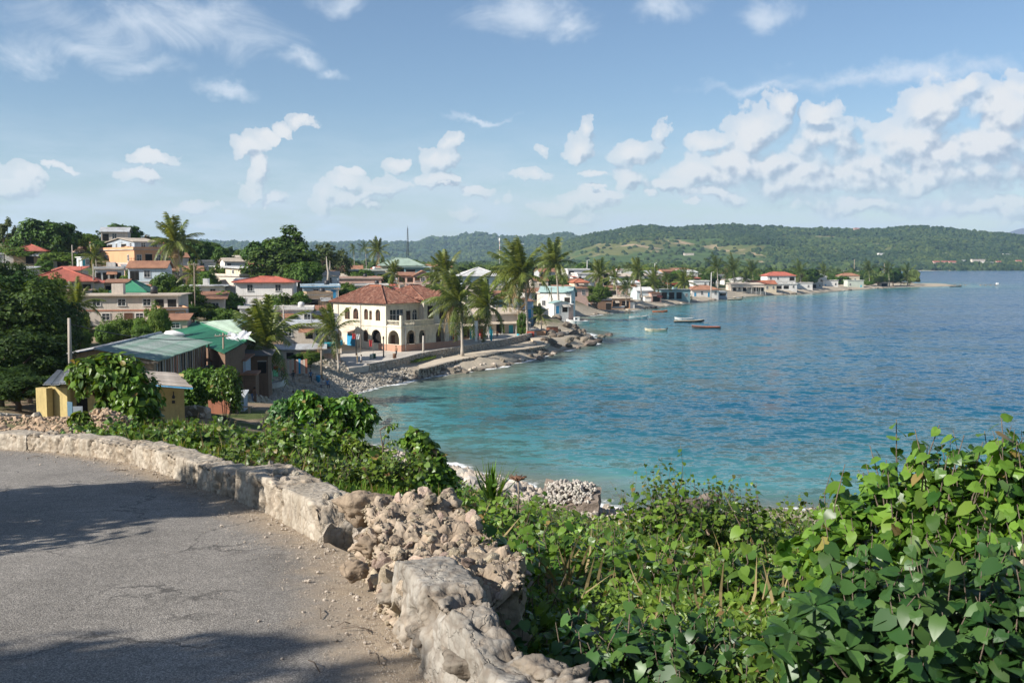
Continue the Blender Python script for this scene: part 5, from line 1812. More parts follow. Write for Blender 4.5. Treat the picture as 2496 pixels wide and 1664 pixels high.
 mb.box(.403, 15, PF - .06, PF + .41, -2.5, 1.047, pl)
 mb.box(-.03, .38, 4.403, 14.03, -2.5, 1.044, cm)
 mb.part('plinth', t)
 # cornices and band courses
 mb = MB()
 mb.box(-.10, .30, PF - .1, 14.08, fl - .16, fl + .06, cm)
 mb.box(.303, 15.05, PF - .1, PF + .3, fl - .158, fl + .058, cm)
 mb.box(-.22, .3, -.22, 14.2, ev - .12, ev + .1, cm)
 mb.box(.303, 8.1, -.22, .3, ev - .118, ev + .098, cm)
 mb.part('cornice', t)
 # balustrade round the balcony on the arcade
 mb = MB()
 mb.box(.02, .26, PF, -.25, fl + .85, fl + 1.0, cm)
 mb.box(.263, 8.0, PF, PF + .24, fl + .852, fl + 1.002, cm)
 mb.box(.02, .26, PF + .3, -.25, fl + .062, fl + .22, cm)
 mb.box(.263, 8.0, PF + .0, PF + .24, fl + .064, fl + .222, cm_shade)
 mb.box(3.2, 8.0, PF + .02, PF + .2, fl + .225, fl + .85, cm_shade)
 mb.box(-.06, .36, PF - .08, PF + .34, fl + .07, fl + 1.9, cm)
 mb.part('balcony_rail', t)
 bal = MB().tube([(0, 0, 0), (0, 0, .15), (0, 0, .32), (0, 0, .5), (0, 0, .62)], [.06, .09, .05, .08, .06], cm, 6).mesh('baluster')
 for i in range(9):
  part('baluster', bal, t, loc=(.14, PF + .55 + i * .32, fl + .222))
 for i in range(9):
  part('baluster', bal, t, loc=(.5 + i * .31, PF + .12, fl + .224))
 # windows: panes, frames, shutters
 def leaf_win(face, u0, u1, zb, zt, sh, yoff=0.0):
  w, h = u1 - u0, zt - zb
  pm = MB().box(-w/2, w/2, -.02, .02, 0, h, GLASS if not sh else DARK).mesh('window')
  fm_ = MB()
  fr = FRAMEW if not sh else SHUT
  fm_.box(-w/2, -w/2 + .07, -.06, -.021, 0, h, fr); fm_.box(w/2 - .07, w/2, -.06, -.021, 0, h, fr); fm_.box(-.035, .035, -.06, -.021, 0, h, fr)
  fm_.box(-w/2 + .072, w/2 - .072, -.055, -.021, h * .62, h * .62 + .06, fr)
  if sh:
   n = 9
   for i in range(n):
    z = h * .6 * (i + .1) / n
    fm_.box(-w/2 + .08, -.04, -.05, -.022, z, z + .05, SHUT)
    if sh == 2:
     fm_.box(.04, w/2 - .08, -.05, -.022, z, z + .05, SHUT)
  if face == 'L':
   a = part('window', pm, t, loc=(.2, (u0 + u1) / 2, zb), rot=(0, 0, -PI / 2))
  else:
   a = part('window', pm, t, loc=((u0 + u1) / 2, yoff + .2, zb))
  part('window_frame', fm_.mesh('window_frame'), a)
 for (u0, u1, zb, zt, s) in ((1.5, 2.7, 5.0, 7.0, 1), (3.65, 4.35, 5.1, 6.7, 2), (4.65, 5.7, 5.1, 7.0, 2), (7.2, 8.6, 5.1, 7.0, 1), (9.5, 10.9, 5.0, 7.1, 1), (4.7, 6.0, 1.25, 3.3, 2)):
  leaf_win('L', u0, u1, zb, zt, s)
 leaf_win('F', .9, 2.5, 4.5, 6.9, 0); leaf_win('F', 2.55, 4.2, 4.5, 6.9, 0); leaf_win('F', 4.8, 5.9, 4.25, 6.6, 2); leaf_win('F', 6.3, 7.6, 4.9, 6.8, 0)
 for (u0, u1, zb, zt) in ((8.9, 10.4, 4.9, 7.4), (11.9, 13.3, 4.9, 7.2)):
  leaf_win('F', u0, u1, zb, zt, 1, -1.2)
 # downpipes
 for (x, y) in ((-.09, 6.55), (-.09, 12.6), (-.09, -.05)):
  MB().tube([(x, y, -.5), (x, y, ev - .15)], .065, CONC, 6).part('downpipe', t)
 MB().tube([(.9, PF - .12, -.3), (.9, PF - .12, fl - .1)], .06, FRAMEW, 6).part('downpipe', t)
 # blue door, red awning on the side wall
 MB().box(-.05, .02, 8.1, 10.3, .05, 2.35, BLUEP).part('blue_shutter', t, label='bright blue shutter door')
 MB().slab([(-1.0, 8.0, 2.75), (-1.0, 10.4, 2.75), (-.02, 10.4, 3.15), (-.02, 8.0, 3.15)], .05, W['pink']).part('awning', t)
 # roofs
 tm = plain('clay tiles', (0.47, 0.175, 0.09), (0.26, 0.10, 0.062), 0.7, 0.85, 0.15, 0.4, 9, 0.03, 0, 0.75)
 tm2, nt_, o_ = new_mat('clay tile roof')
 geo = nt_.new('ShaderNodeNewGeometry')
 col = nt_.ramp(geo.outputs['Random Per Island'], [(0, (0.12, 0.055, 0.042)), (0.35, (0.225, 0.098, 0.066)), (0.75, (0.29, 0.135, 0.09)), (1, (0.38, 0.23, 0.165))])
 pn = nt_.noise(nt_.new('ShaderNodeTexCoord').outputs['Object'], 0.5, 4, 0.6)
 col = nt_.mix(nt_.mapr(pn, 0.42, 0.66, 0, 0.6), col, (0.16, 0.075, 0.055))
 bb = principled(nt_, col, 0.85, 0.15)
 nt_.l.new(bb.outputs[0], o_.inputs[0])
 def hip(x0, x1, y0, y1, e, ra, rb, seed):
  A, B, Cq, Dq = Vector((x0, y0, e)), Vector((x1, y0, e)), Vector((x1, y1, e)), Vector((x0, y1, e))
  ra, rb = Vector(ra), Vector(rb)
  base = MB()
  along_y = abs(ra.y - rb.y) > abs(ra.x - rb.x)
  if along_y:
   base.add([A, B, Cq, Dq, ra, rb], [(0, 1, 4), (1, 2, 5, 4), (2, 3, 5), (3, 0, 4, 5), (3, 2, 1, 0)], tm)
  else:
   base.add([A, B, Cq, Dq, ra, rb], [(0, 1, 5, 4), (1, 2, 5), (2, 3, 4, 5), (3, 0, 4), (3, 2, 1, 0)], tm)
  r = base.part('roof', t)
  tb = MB()
  if along_y:
   tiles(tb, A, B, ra, ra, tm2, seed=seed); tiles(tb, B, Cq, rb, ra, tm2, seed=seed + 1); tiles(tb, Dq, A, ra, rb, tm2, seed=seed + 2); tiles(tb, Cq, Dq, rb, rb, tm2, seed=seed + 3)
  else:
   tiles(tb, A, B, rb, ra, tm2, seed=seed); tiles(tb, B, Cq, rb, rb, tm2, seed=seed + 1); tiles(tb, Dq, A, ra, ra, tm2, seed=seed + 2)
  part('roof_tile', tb.mesh('roof_tile'), r, kind='stuff')
  rb_ = MB()
  for p, q in ((A, ra), (B, ra if along_y else rb), (Cq, rb), (Dq, rb if along_y else ra), (ra, rb)):
   n = max(2, int((p - q).length / .45))
   for i in range(n):
    s, e_ = p.lerp(q, i / n), p.lerp(q, (i + 1.06) / n)
    rb_.tube([s + Vector((0, 0, .1)), e_ + Vector((0, 0, .13))], [.13, .10], tm2, 5)
  rb_.part('ridge_tiles', r)
 hip(-.55, 8.5, -.55, 14.6, ev + .1, (4, 5.6, 11.0), (4, 8.6, 11.0), 1)
 hip(7.4, 15.6, -1.9, 11.0, 8.45, (10.2, 4.6, 10.9), (12.4, 4.6, 10.9), 11)
 # little front gable over the second block
 g = MB()
 g.add([(11.1, -1.25, 8.4), (14.1, -1.25, 8.4), (12.6, -1.25, 9.9), (11.1, -.9, 8.4), (14.1, -.9, 8.4), (12.6, -.9, 9.9)], [(0, 1, 2), (3, 5, 4), (0, 2, 5, 3), (1, 4, 5, 2)], cm_shade)
 g.part('gable', t)
 g = MB()
 tiles(g, (10.8, 1.5, 8.5), (10.8, -1.9, 8.5), (12.6, -1.9, 10.15), (12.6, 1.5, 10.15), tm2, seed=31)
 tiles(g, (14.4, -1.9, 8.5), (14.4, 1.5, 8.5), (12.6, 1.5, 10.15), (12.6, -1.9, 10.15), tm2, seed=32)
 part('gable_roof', g.mesh('gable_roof'), t, kind='stuff')
 return t
# roofs of separate sheets
def sheet_roof(t, q, n, mats, seed, name='roof_sheet', th=0.04, parent=None, jit=0.035, gap=0.01):
 """q: four corners a (eave start), b (eave end), c (top end), d (top start), local to t; n sheets along the eave"""
 a, b, c, d = [Vector(p) for p in q]
 rnd = random.Random(seed)
 for i in range(n):
  u0, u1 = (i + gap) / n, (i + 1 + 0.03) / n
  lo0, lo1 = a.lerp(b, u0), a.lerp(b, u1)
  hi0, hi1 = d.lerp(c, u0), d.lerp(c, u1)
  e0 = (lo0 - hi0).normalized()
  ext = rnd.uniform(-.05, .16)
  lift = Vector((0, 0, rnd.uniform(0, jit) + (0.008 if i % 2 else 0)))
  org = lo0
  pts = [lo0 + e0 * ext, lo1 + e0 * ext, hi1, hi0]
  mb = MB()
  # corrugated: six folds across each sheet
  m = rnd.choice(mats)
  k = 6
  v, f = [], []
  for j in range(k * 2 + 1):
   uu = j / (k * 2)
   z = Vector((0, 0, 0.022 if j % 2 else -0.022)) + lift
   v += [pts[0].lerp(pts[1], uu) - org + z, pts[3].lerp(pts[2], uu) - org + z]
  for j in range(k * 2):
   f.append((2 * j, 2 * j + 2, 2 * j + 3, 2 * j + 1))
  o = len(v)
  v += [p - org + lift - Vector((0, 0, th + .03)) for p in pts]
  f += [(o, o + 1, 2 * (2 * k), 0)]
  mb.add(v, f, m)
  mb.part(name, parent or t, loc=org)
def green_buildings():
 # long building under weathered green and white sheets
 C = P(377, 968, 85)
 zb = C.z
 ex = (377 - 107) / F * 85
 t = thing('long_house', 'long tan house under patched green and silver corrugated roof sheets', 'house', C, R_(4))
 HOUSES.append((t['label'], 300, 880, 400, 85, C, 10, 20, 3, 0))
 for dx, dy in ((-5, -1), (-9, 8), (-2, 12), (-5, 20), (1.5, 8)):
  CTRL.append((C.x + dx, C.y + dy, C.z))
 h = P(377, 877, 85).z - zb
 w, d, rise = ex, 19.0, 0.9
 mb = MB()
 mb.box(-w, 0, 0, d, -3, h, W['tan'])
 mb.part('wall', t)
 g = MB()
 g.add([(-w, .02, h), (0, .02, h), (-w / 2, .02, h + rise), (-w, d, h), (0, d, h), (-w / 2, d, h + rise)], [(0, 1, 2), (3, 5, 4), (0, 2, 5, 3), (1, 4, 5, 2)], W['tan'])
 g.part('gable', t)
 ov = .5
 sheet_roof(t, [(ov, -ov, h - .05), (ov, d + ov, h - .05), (-w / 2, d + ov, h + rise + .08), (-w / 2, -ov, h + rise + .08)], 12, [RM['ggreen']], 3)
 sheet_roof(t, [(-w - ov, d + ov, h - .05), (-w - ov, -ov, h - .05), (-w / 2, -ov, h + rise + .085), (-w / 2, d + ov, h + rise + .085)], 12, [RM['grey'], RM['pgreen'], RM['grey'], RM['white']], 4)
 MB().tube([(-w / 2, -ov, h + rise + .12), (-w / 2, d + ov, h + rise + .12)], .13, RM['grey'], 6).part('ridge_cap', t)
 MB().box(-w - ov, ov, -ov - .05, -ov + .02, h - .28, h - .08, WOOD).part('fascia', t)
 # right side: pinkish bays, dark windows, posts
 for i in range(7):
  y = .8 + i * 2.6
  k = MB().box(-.02, .03, 0, 1.7, .1 if i % 3 == 0 else .9, h - .35, [DARK, SHUT, W['terra'], DARK][i % 4])
  a = k.part('door' if i % 3 == 0 else 'window', t, loc=(.01, y, 0))
  MB().box(.032, .07, -.08, .02, .1, h - .3, FRAMEW).box(.032, .07, 1.68, 1.78, .1, h - .3, FRAMEW).box(.032, .06, .8, .88, .1, h - .3, SHUT).part('frame', a)
 pb = MB().box(-.07, .07, -.07, .07, -3, h - .1, WOOD).mesh('post')
 for i in range(8):
  part('post', pb, t, loc=(.42, .2 + i * 2.6, 0))
 MB().box(.12, .25, -.2, d, -2.5, .85, W['lblue']).part('low_blue_wall', t)
 # second building: bright green roof meeting a pale green slope
 A, B = P(600, 832, 105), P(478, 785, 139)
 t2 = thing('green_roofed_house', 'big house with a bright green tin roof slope and a pale green slope beyond', 'house', Vector((A.x, A.y, 5.2)))
 HOUSES.append((t2['label'], 520, 820, 200, 115, A, 20, 30, 4, 0))
 L = lambda p: p - Vector((A.x, A.y, 5.2))
 eA, eB = P(548, 860, 97), P(398, 808, 133)
 fA, fB = P(618, 809, 118), P(634, 774, 150)
 fA2 = P(560, 812, 116.5)
 for p in (eA, eB, fA, fB, A, B):
  CTRL.append((p.x, p.y, 5.2))
 RDG0, RDG1 = L(A), L(B)
 sheet_roof(t2, [L(eB), L(eA), RDG0, RDG1], 20, [RM['green']], 5)
 sheet_roof(t2, [L(A) + Vector((.8, .6, -.1)), L(fB) + Vector((2, -20, 0)), L(fB), RDG1], 16, [RM['pgreen']], 6)
 MB().tube([RDG0 + Vector((0, 0, .08)), RDG1 + Vector((0, 0, .08))], .14, RM['green'], 6).part('ridge_cap', t2)
 ctr = sum((L(p) for p in (eA, eB, fA, fB)), Vector()) / 4
 mb = MB()
 ring = [L(eA), L(A), L(fB) + Vector((2, -20, 0)), L(fB), L(B), L(eB)]
 ring = [p.lerp(ctr, .06) for p in ring]
 v = [(p.x, p.y, -3) for p in ring] + [(p.x, p.y, p.z - .25) for p in ring]
 n = len(ring)
 mb.add(v, [(i, (i + 1) % n, n + (i + 1) % n, n + i) for i in range(n)], W['brown'])
 mb.part('wall', t2)
 # white plastic sheets thrown over the roof edge, a white bundle on the roof
 def tarp(label, pts, seed, mat=WHITEP, name='tarpaulin'):
  c = sum((Vector(p) for p in pts), Vector()) / 4
  rnd = random.Random(seed)
  v, f = [], []
  n = 7
  for i in range(n):
   for j in range(n):
    a, b = i / (n - 1), j / (n - 1)
    p = (Vector(pts[0]).lerp(Vector(pts[1]), a)).lerp(Vector(pts[3]).lerp(Vector(pts[2]), a), b)
    v.append(p - c + Vector((rnd.uniform(-.08, .08), rnd.uniform(-.08, .08), rnd.uniform(.02, .28))))
  for i in range(n - 1):
   for j in range(n - 1):
    f.append((i * n + j, i * n + j + 1, (i + 1) * n + j + 1, (i + 1) * n + j))
  return thing(name, label, 'tarpaulin', c, mesh=MB().add(v, f, mat, True).mesh(name))
 tarp('white plastic sheet on the lower edge of the bright green roof', [P(550, 829, 101), P(582, 833, 100.5), P(578, 816, 104), P(556, 812, 104)], 1)
 tarp('crumpled white sheet hanging at the right corner of the green roof', [P(568, 828, 99.6), P(603, 832, 100), P(612, 812, 104), P(590, 808, 104)], 2)
 q = P(424, 822, 104)
 mb = MB()
 mb.tube([(-1.1, 0, 0), (-.8, .05, .08), (0, 0, .1), (.9, 0, .04), (1.15, 0, 0)], [.08, .34, .42, .2, .03], WHITEP, 8)
 mb.tube([(1.1, 0, .02), (2.0, -.2, .05)], [.04, .03], BLACKP, 5)
 thing('rolled_sheet', 'white rolled-up sheet lying on the green tin roof', 'sheet', q + Vector((0, 0, .25)), R_(5), mesh=mb.mesh('rolled_sheet'))
 # little lean-tos below the green roofs
 H = house
 H('blue-grey plank shack in the shade under the green roof', 507, 590, 880, 918, 105, None, 4, 4, 'shed', .25, 'slate', 'rust', Fp='ow.', ov=.4)
 H('dark corrugated shack left of the near palm trunk', 566, 650, 868, 916, 110, None, 8, 4, 'shed', .25, 'brown', 'dark', Fp='o.o', ov=.5)
 H('small salmon lean-to with pink tin roof by the long house', 500, 566, 862, 896, 112, None, 6, 4, 'shed', .4, 'pink', 'red', Fp='o.', ov=.3)
 H('brown plank hut behind the green boats', 588, 618, 914, 946, 104, None, 8, 3, 'flat', 0, 'brown', 'rust', Fp='.', ov=.2)
 H('small kiosk with salmon pyramid roof and turquoise posts', 683, 728, 817, 852, 156, None, 20, 4.2, 'hip', 1.2, 'white', 'red', Fp='t', Lp='b', ov=.7, name='kiosk', cat='kiosk')
 H('long white shed with grey roof behind the fish tables', 672, 786, 853, 880, 143, None, 10, 5, 'shed', .3, 'pale', 'grey', Fp='.o.o.', ov=.5)
 H('small pink plaster shed beside the round green tree', 508, 542, 966, 1010, 72, None, 8, 3.0, 'flat', 0, 'terra', 'rust', Fp='.', ov=.08)
 H('narrow grey plank privy right of the small pink shed', 545, 566, 970, 1010, 74, None, 6, 1.8, 'shed', .25, 'slate', 'grey', Fp='d', ov=.1)
def yellow_house():
 C = P(150, 1033, 58)
 yaw = R_(18.5)
 t = thing('yellow_house', 'small ochre yellow house half hidden by a leafy bush, patched lean roof', 'house', C, yaw)
 HOUSES.append((t['label'], 300, 980, 320, 58, C, 7, 4, 2.4, yaw))
 for dx, dy in ((0, -1), (3.5, -.6), (7, 0), (3, 3), (7, 4), (0, 4)):
  CTRL.append((C.x + dx, C.y + dy, C.z + .1))
 k1 = (443 - CX) / F
 w = (k1 * C.y - C.x) / (math.cos(yaw) - k1 * math.sin(yaw))
 h = 94 * 58 / F
 mb = MB()
 mb.box(0, w, 0, 4.6, -2, h, W['yellow'])
 mb.part('wall', t)
 # sunlit pier and wall stub at the left end
 M = Matrix.Rotation(R_(-42), 4, 'Z')
 mb = MB()
 mb.box(-.95, -.12, -.9, -.45, -2, h - .05, W['yellow'], M)
 mb.box(-.6, .9, -.35, -.1, -2, h - .03, W['yellow'], M)
 mb.part('porch_pier', t)
 put_window(t, 'o', (w - 1.95, -.003, h * .50), 0, .75, .5)
 put_window(t, 'o', (1.15, -.003, h * .30), 0, .55, .75)
 mb = MB()
 mb.box(w - 1.6, w - 1.55, -.02, .01, .05, h * .5, W['brown']).box(w - 2.4, w - 1.6, -.018, .01, h * .47, h * .5, W['brown'])
 mb.part('door_outline', t)
 mb = MB()
 mb.tube([(w - .62, -.03, h * .72), (w - .62, -.16, h * .74), (w - .62, -.18, h * .66)], .03, BLACKP, 6)
 mb.tube([(w - .62, -.17, h * .66), (w - .62, -.17, h * .60), (w - .62, -.17, h * .56)], [.04, .1, .07], BLACKP, 7)
 mb.part('wall_lamp', t)
 MB().box(w - .72, w - .54, -.05, .01, h * .42, h * .50, BLACKP).part('meter_box', t)
 inv = Matrix.Translation(C) @ Matrix.Rotation(yaw, 4, 'Z')
 inv = inv.inverted()
 L = lambda p: inv @ p
 # weathered board roof over the right part
 a, b, c, d = [L(P(*q)) for q in ((282, 928, 57.2), (470, 943, 56.9), (428, 908, 62.8), (285, 899, 63.4))]
 n = 13
 for i in range(n):
  rnd = random.Random(i)
  u0, u1 = i / n, (i + .97) / n
  # boards run along the eave, one above the other
  p = [a.lerp(d, u0), b.lerp(c, u0), b.lerp(c, u1), a.lerp(d, u1)]
  org = p[0]
  lift = Vector((0, 0, .012 * (i % 3) + rnd.uniform(0, .02)))
  MB().slab([x - org + lift + Vector((rnd.uniform(-.06, .06), 0, 0)) for x in p], .035, RM['plank']).part('roof_board', t, loc=org)
 MB().slab([a + Vector((0, -.02, -.06)), b + Vector((0, -.02, -.06)), b + Vector((0, .3, -.03)), a + Vector((0, .3, -.03))], .06, RM['blue']).part('gutter', t)
 MB().slab([a.lerp(d, .05) + Vector((.1, 0, -.1)), b.lerp(c, .05) + Vector((-.4, 0, -.1)), b.lerp(c, .95) + Vector((-.2, 0, -.1)), a.lerp(d, .95) + Vector((.1, 0, -.1))], .08, WOOD).part('roof_deck', t)
 q = [L(P(*k)) for k in ((104, 938, 56.6), (184, 934, 57.0), (182, 905, 61.8), (140, 903, 62.0))]
 sheet_roof(t, q, 4, [RM['grey'], RM['ggreen'], RM['grey']], 8, jit=.06)
 sheet_roof(t, [q[1] + Vector((0, 0, -.05)), a + Vector((.3, 0, .0)), d + Vector((.3, 0, 0)), q[2]], 4, [RM['grey'], RM['beige']], 9)
 # blue boards leaning on the house
 p = P(172, 1020, 56.4)
 p.z = C.z - .1
 mb = MB()
 Mr = Matrix.Rotation(R_(9), 4, 'X') @ Matrix.Rotation(R_(6), 4, 'Y')
 mb.box(-.16, .16, -.03, .03, 0, 1.7, plain('faded blue board', (0.13, 0.23, 0.31), (0.2, 0.24, 0.27), 3), Mr)
 thing('leaning_board', 'faded blue board leaning against the yellow house', 'board', p, R_(-12), mesh=mb.mesh('leaning_board'))
 p = P(186, 1000, 56.9)
 mb = MB().box(-.35, .35, -.03, .03, 0, 1.0, W['slate'])
 p.z = C.z + .2
 thing('grey_panel', 'grey-blue panel standing in the doorway of the yellow house', 'panel', p, R_(8), mesh=mb.mesh('grey_panel'))
# promenade, seawall
PROM_EDGE = [(850, 897), (900, 890), (978, 876), (1034, 862), (1137, 845), (1217, 832), (1305, 812)]
SEAWALL = [(1020, 900), (1055, 893), (1100, 881), (1170, 868), (1234, 857), (1290, 849), (1326, 843)]
def strip_wall(name, label, cat, line, h, th, mat, cap, stone=None, seed=0, z=None):
 """a wall along a line of base-top points; stones as parts in its face"""
 pts = resample(line, 0.8)
 org = pts[0].copy()
 t = thing(name, label, cat, org)
 mb = MB()
 n = len(pts)
 v, f = [], []
 for i, p in enumerate(pts):
  a, b = pts[max(i - 1, 0)], pts[min(i + 1, n - 1)]
  d = (b - a); d.z = 0; d.normalize()
  nr = Vector((-d.y, d.x, 0))       # away from the sea
  q = p - org
  j = 0.06 * noise.noise(p * .9)
  v += [q + Vector((0, 0, -h)) - nr * .08, q + nr * j, q + nr * (th + j), q + nr * th + Vector((0, 0, -h))]
 for i in range(n - 1):
  o = i * 4
  f += [(o, o + 4, o + 5, o + 1), (o + 1, o + 5, o + 6, o + 2), (o + 2, o + 6, o + 7, o + 3)]
 f += [(0, 1, 2, 3), ((n-1)*4, (n-1)*4+3, (n-1)*4+2, (n-1)*4+1)]
 mb.add(v, f, mat)
 mb.part('wall_core', t)
 rnd = random.Random(seed)
 if cap:
  for i in range(0, n - 1, 2):
   a, b = pts[i], pts[min(i + 2, n - 1)]
   d = (b - a); L = d.length
   if L < .3:
    continue
   cm = MB().box(0, L - .03, -.08, th + .06, .0, .1, cap)
   part('coping', cm.mesh('coping'), t, loc=a - org + Vector((0, 0, .004)), rot=(0, 0, math.atan2(d.y, d.x)))
 if stone:
  ms = [stone_mesh('stone', seed + k, stone, 1, .75) for k in range(5)]
  m = 0
  for p, q in zip(pts, pts[1:]):
   d = (q - p); d.z = 0; d.normalize()
   out = Vector((d.y, -d.x, 0))
   zz = -.12
   while zz > -h and m < 290:
    s = rnd.uniform(.16, .30)
    u = rnd.uniform(0, .8)
    part('stone', ms[m % 5], t, loc=p - org + d * u + out * rnd.uniform(-.05, .1) + Vector((0, 0, zz)), rot=(rnd.uniform(0, 6), rnd.uniform(0, 6), rnd.uniform(0, 6)), scale=s)
    zz -= s * rnd.uniform(1.3, 1.9)
    m += 1
 return t
STONE_L = plain('limestone', (0.52, 0.45, 0.36), (0.30, 0.26, 0.21), 1.2, 0.93, 0.12, 0.9, 5, 0.08, 0, 0.7, objvar=0.2)
STONE_D = plain('wet dark rock', (0.20, 0.165, 0.125), (0.085, 0.072, 0.06), 1.0, 0.75, 0.3, 0.9, 5, 0.1, 0, 0.8, objvar=0.3)
STONE_G = plain('grey beach stone', (0.44, 0.40, 0.345), (0.26, 0.235, 0.205), 1.5, 0.9, 0.15, 0.6, 7, 0.05, 0, 0.6, objvar=0.25)
WALLSTONE = plain('old seawall', (0.36, 0.315, 0.25), (0.17, 0.15, 0.125), 0.9, 0.93, 0.12, 0.9, 4, 0.08, 0.4, 0.7)
def flat_poly(name, pts, th, mat, kind='structure'):
 mb = MB().slab(pts, th, mat)
 return structure(name, mb.mesh(name))
PROM_BACK = [(1330, 800), (1290, 795), (1200, 800), (1100, 815), (1000, 838), (930, 850), (850, 850), (790, 858), (765, 868)]
def promenade():
 pave = plain('promenade paving', (0.50, 0.455, 0.39), (0.34, 0.305, 0.26), 0.25, 0.92, 0.15, 0.4, 3, 0.03, 0, 0.6, world=True)
 edge = [GZ(x, y, 2.32) for x, y in PROM_EDGE]
 back = [GZ(x, y, 2.32) for x, y in PROM_BACK]
 e2 = resample(edge, 3.0)
 flat_poly('promenade', [p for p in e2] + back, .9, pave)
 strip_wall('promenade_wall', 'upper rough wall along the edge of the palm promenade', 'wall', [p + Vector((0, 0, .16)) for p in edge[1:]], 1.2, .45, WALLSTONE, CONC, STONE_L, 3)
 sw = [GZ(x, y, 1.5) for x, y in SEAWALL]
 strip_wall('seawall', 'low dark stone seawall below the sandy terrace by the water', 'seawall', sw, 1.7, .7, WALLSTONE, None, STONE_D, 5)
 terr = plain('terrace sand', (0.52, 0.44, 0.335), (0.38, 0.315, 0.24), 0.3, 0.95, 0.1, 0.5, 4, 0.05, 0, 0.6, world=True)
 s2 = resample(sw, 3.0)
 inner = [GZ(x, y, 1.46) for x, y in [(1345, 835), (1330, 822), (1225, 846), (1140, 860), (1060, 876), (1022, 890)]]
 flat_poly('terrace', [p + Vector((0, 0, -.03)) for p in s2] + inner, 1.2, terr)
 # concrete apron in front of the boats at the end
 flat_poly('apron', [GZ(x, y, 1.75) for x, y in [(1310, 838), (1386, 812), (1378, 796), (1300, 800), (1270, 812), (1290, 822)]], 1.6, terr)
 # small grass bed on the terrace
 rng = np.random.default_rng(3)
 bed = np.array([[*GZ(x, y, 1.5)[:2]] for x, y in [(980, 877), (1030, 866), (1056, 868), (1062, 872), (1010, 884), (975, 882)]])
 lo, hi = bed.min(0), bed.max(0)
 xy = rng.uniform(lo, hi, (9000, 2))
 xy = xy[poly_sd(xy[:, 0], xy[:, 1], [tuple(p) for p in bed]) > -.2][:2600]
 pos = np.column_stack([xy, np.full(len(xy), 1.5)])
 R = basis(np.array([[0, -1, .25]]) + rng.normal(size=(len(pos), 3)) * .7, rng, (0, 0, 2.2))
 V, fs = scatter(BLADE[0] * np.array([2.2, 1, 1]), BLADE[1], pos, R, rng.uniform(.25, .5, len(pos)))
 o = link(bpy.data.objects.new('grass', npmesh('grass', V, fs, leafmat('lawn', (0.05, 0.10, 0.015), (0.13, 0.19, 0.035), 0.3))))
 o['kind'] = 'stuff'; o['label'] = 'bright grass bed on the terrace beside the promenade'; o['category'] = 'grass'
# poles and posts
def pole(name, label, px, ytop, ybase, D, r=.09, mat=WOOD, arms=0, lamp=False, lean=0.0, cat='pole', bulb=False):
 b = P(px, ybase, D)
 h = P(px, ytop, D).z - b.z
 t = thing(name, label, cat, b)
 MB().tube([(0, 0, -.8), (lean * h * .5, 0, h * .5), (lean * h, 0, h)], [r * 1.2, r, r * .8], mat, 7).part('shaft', t)
 for i in range(arms):
  z = h - .35 - .7 * i
  MB().box(-.85, .85, -.05, .05, z, z + .1, mat).part('crossarm', t, loc=(lean * h, -.1, 0))
  for x in (-.75, -.3, .3, .75):
   MB().tube([(x, 0, z + .1), (x, 0, z + .24)], [.035, .02], FRAMEW, 5).part('insulator', t, loc=(lean * h, -.1, 0))
 if lamp:
  MB().tube([(0, 0, h), (.15, -.1, h + .25), (.7, -.3, h + .3)], .03, mat, 5).part('lamp_arm', t)
  MB().tube([(.65, -.3, h + .3), (.8, -.35, h + .24), (1.1, -.45, h + .22)], [.05, .1, .06], FRAMEW, 6).part('lamp_head', t)
 if bulb:
  MB().tube([(0, 0, h - .35), (0, 0, h - .05), (0, 0, h + .12), (0, 0, h + .2)], [.1, .16, .12, .03], mat, 7).part('lantern', t)
 return t
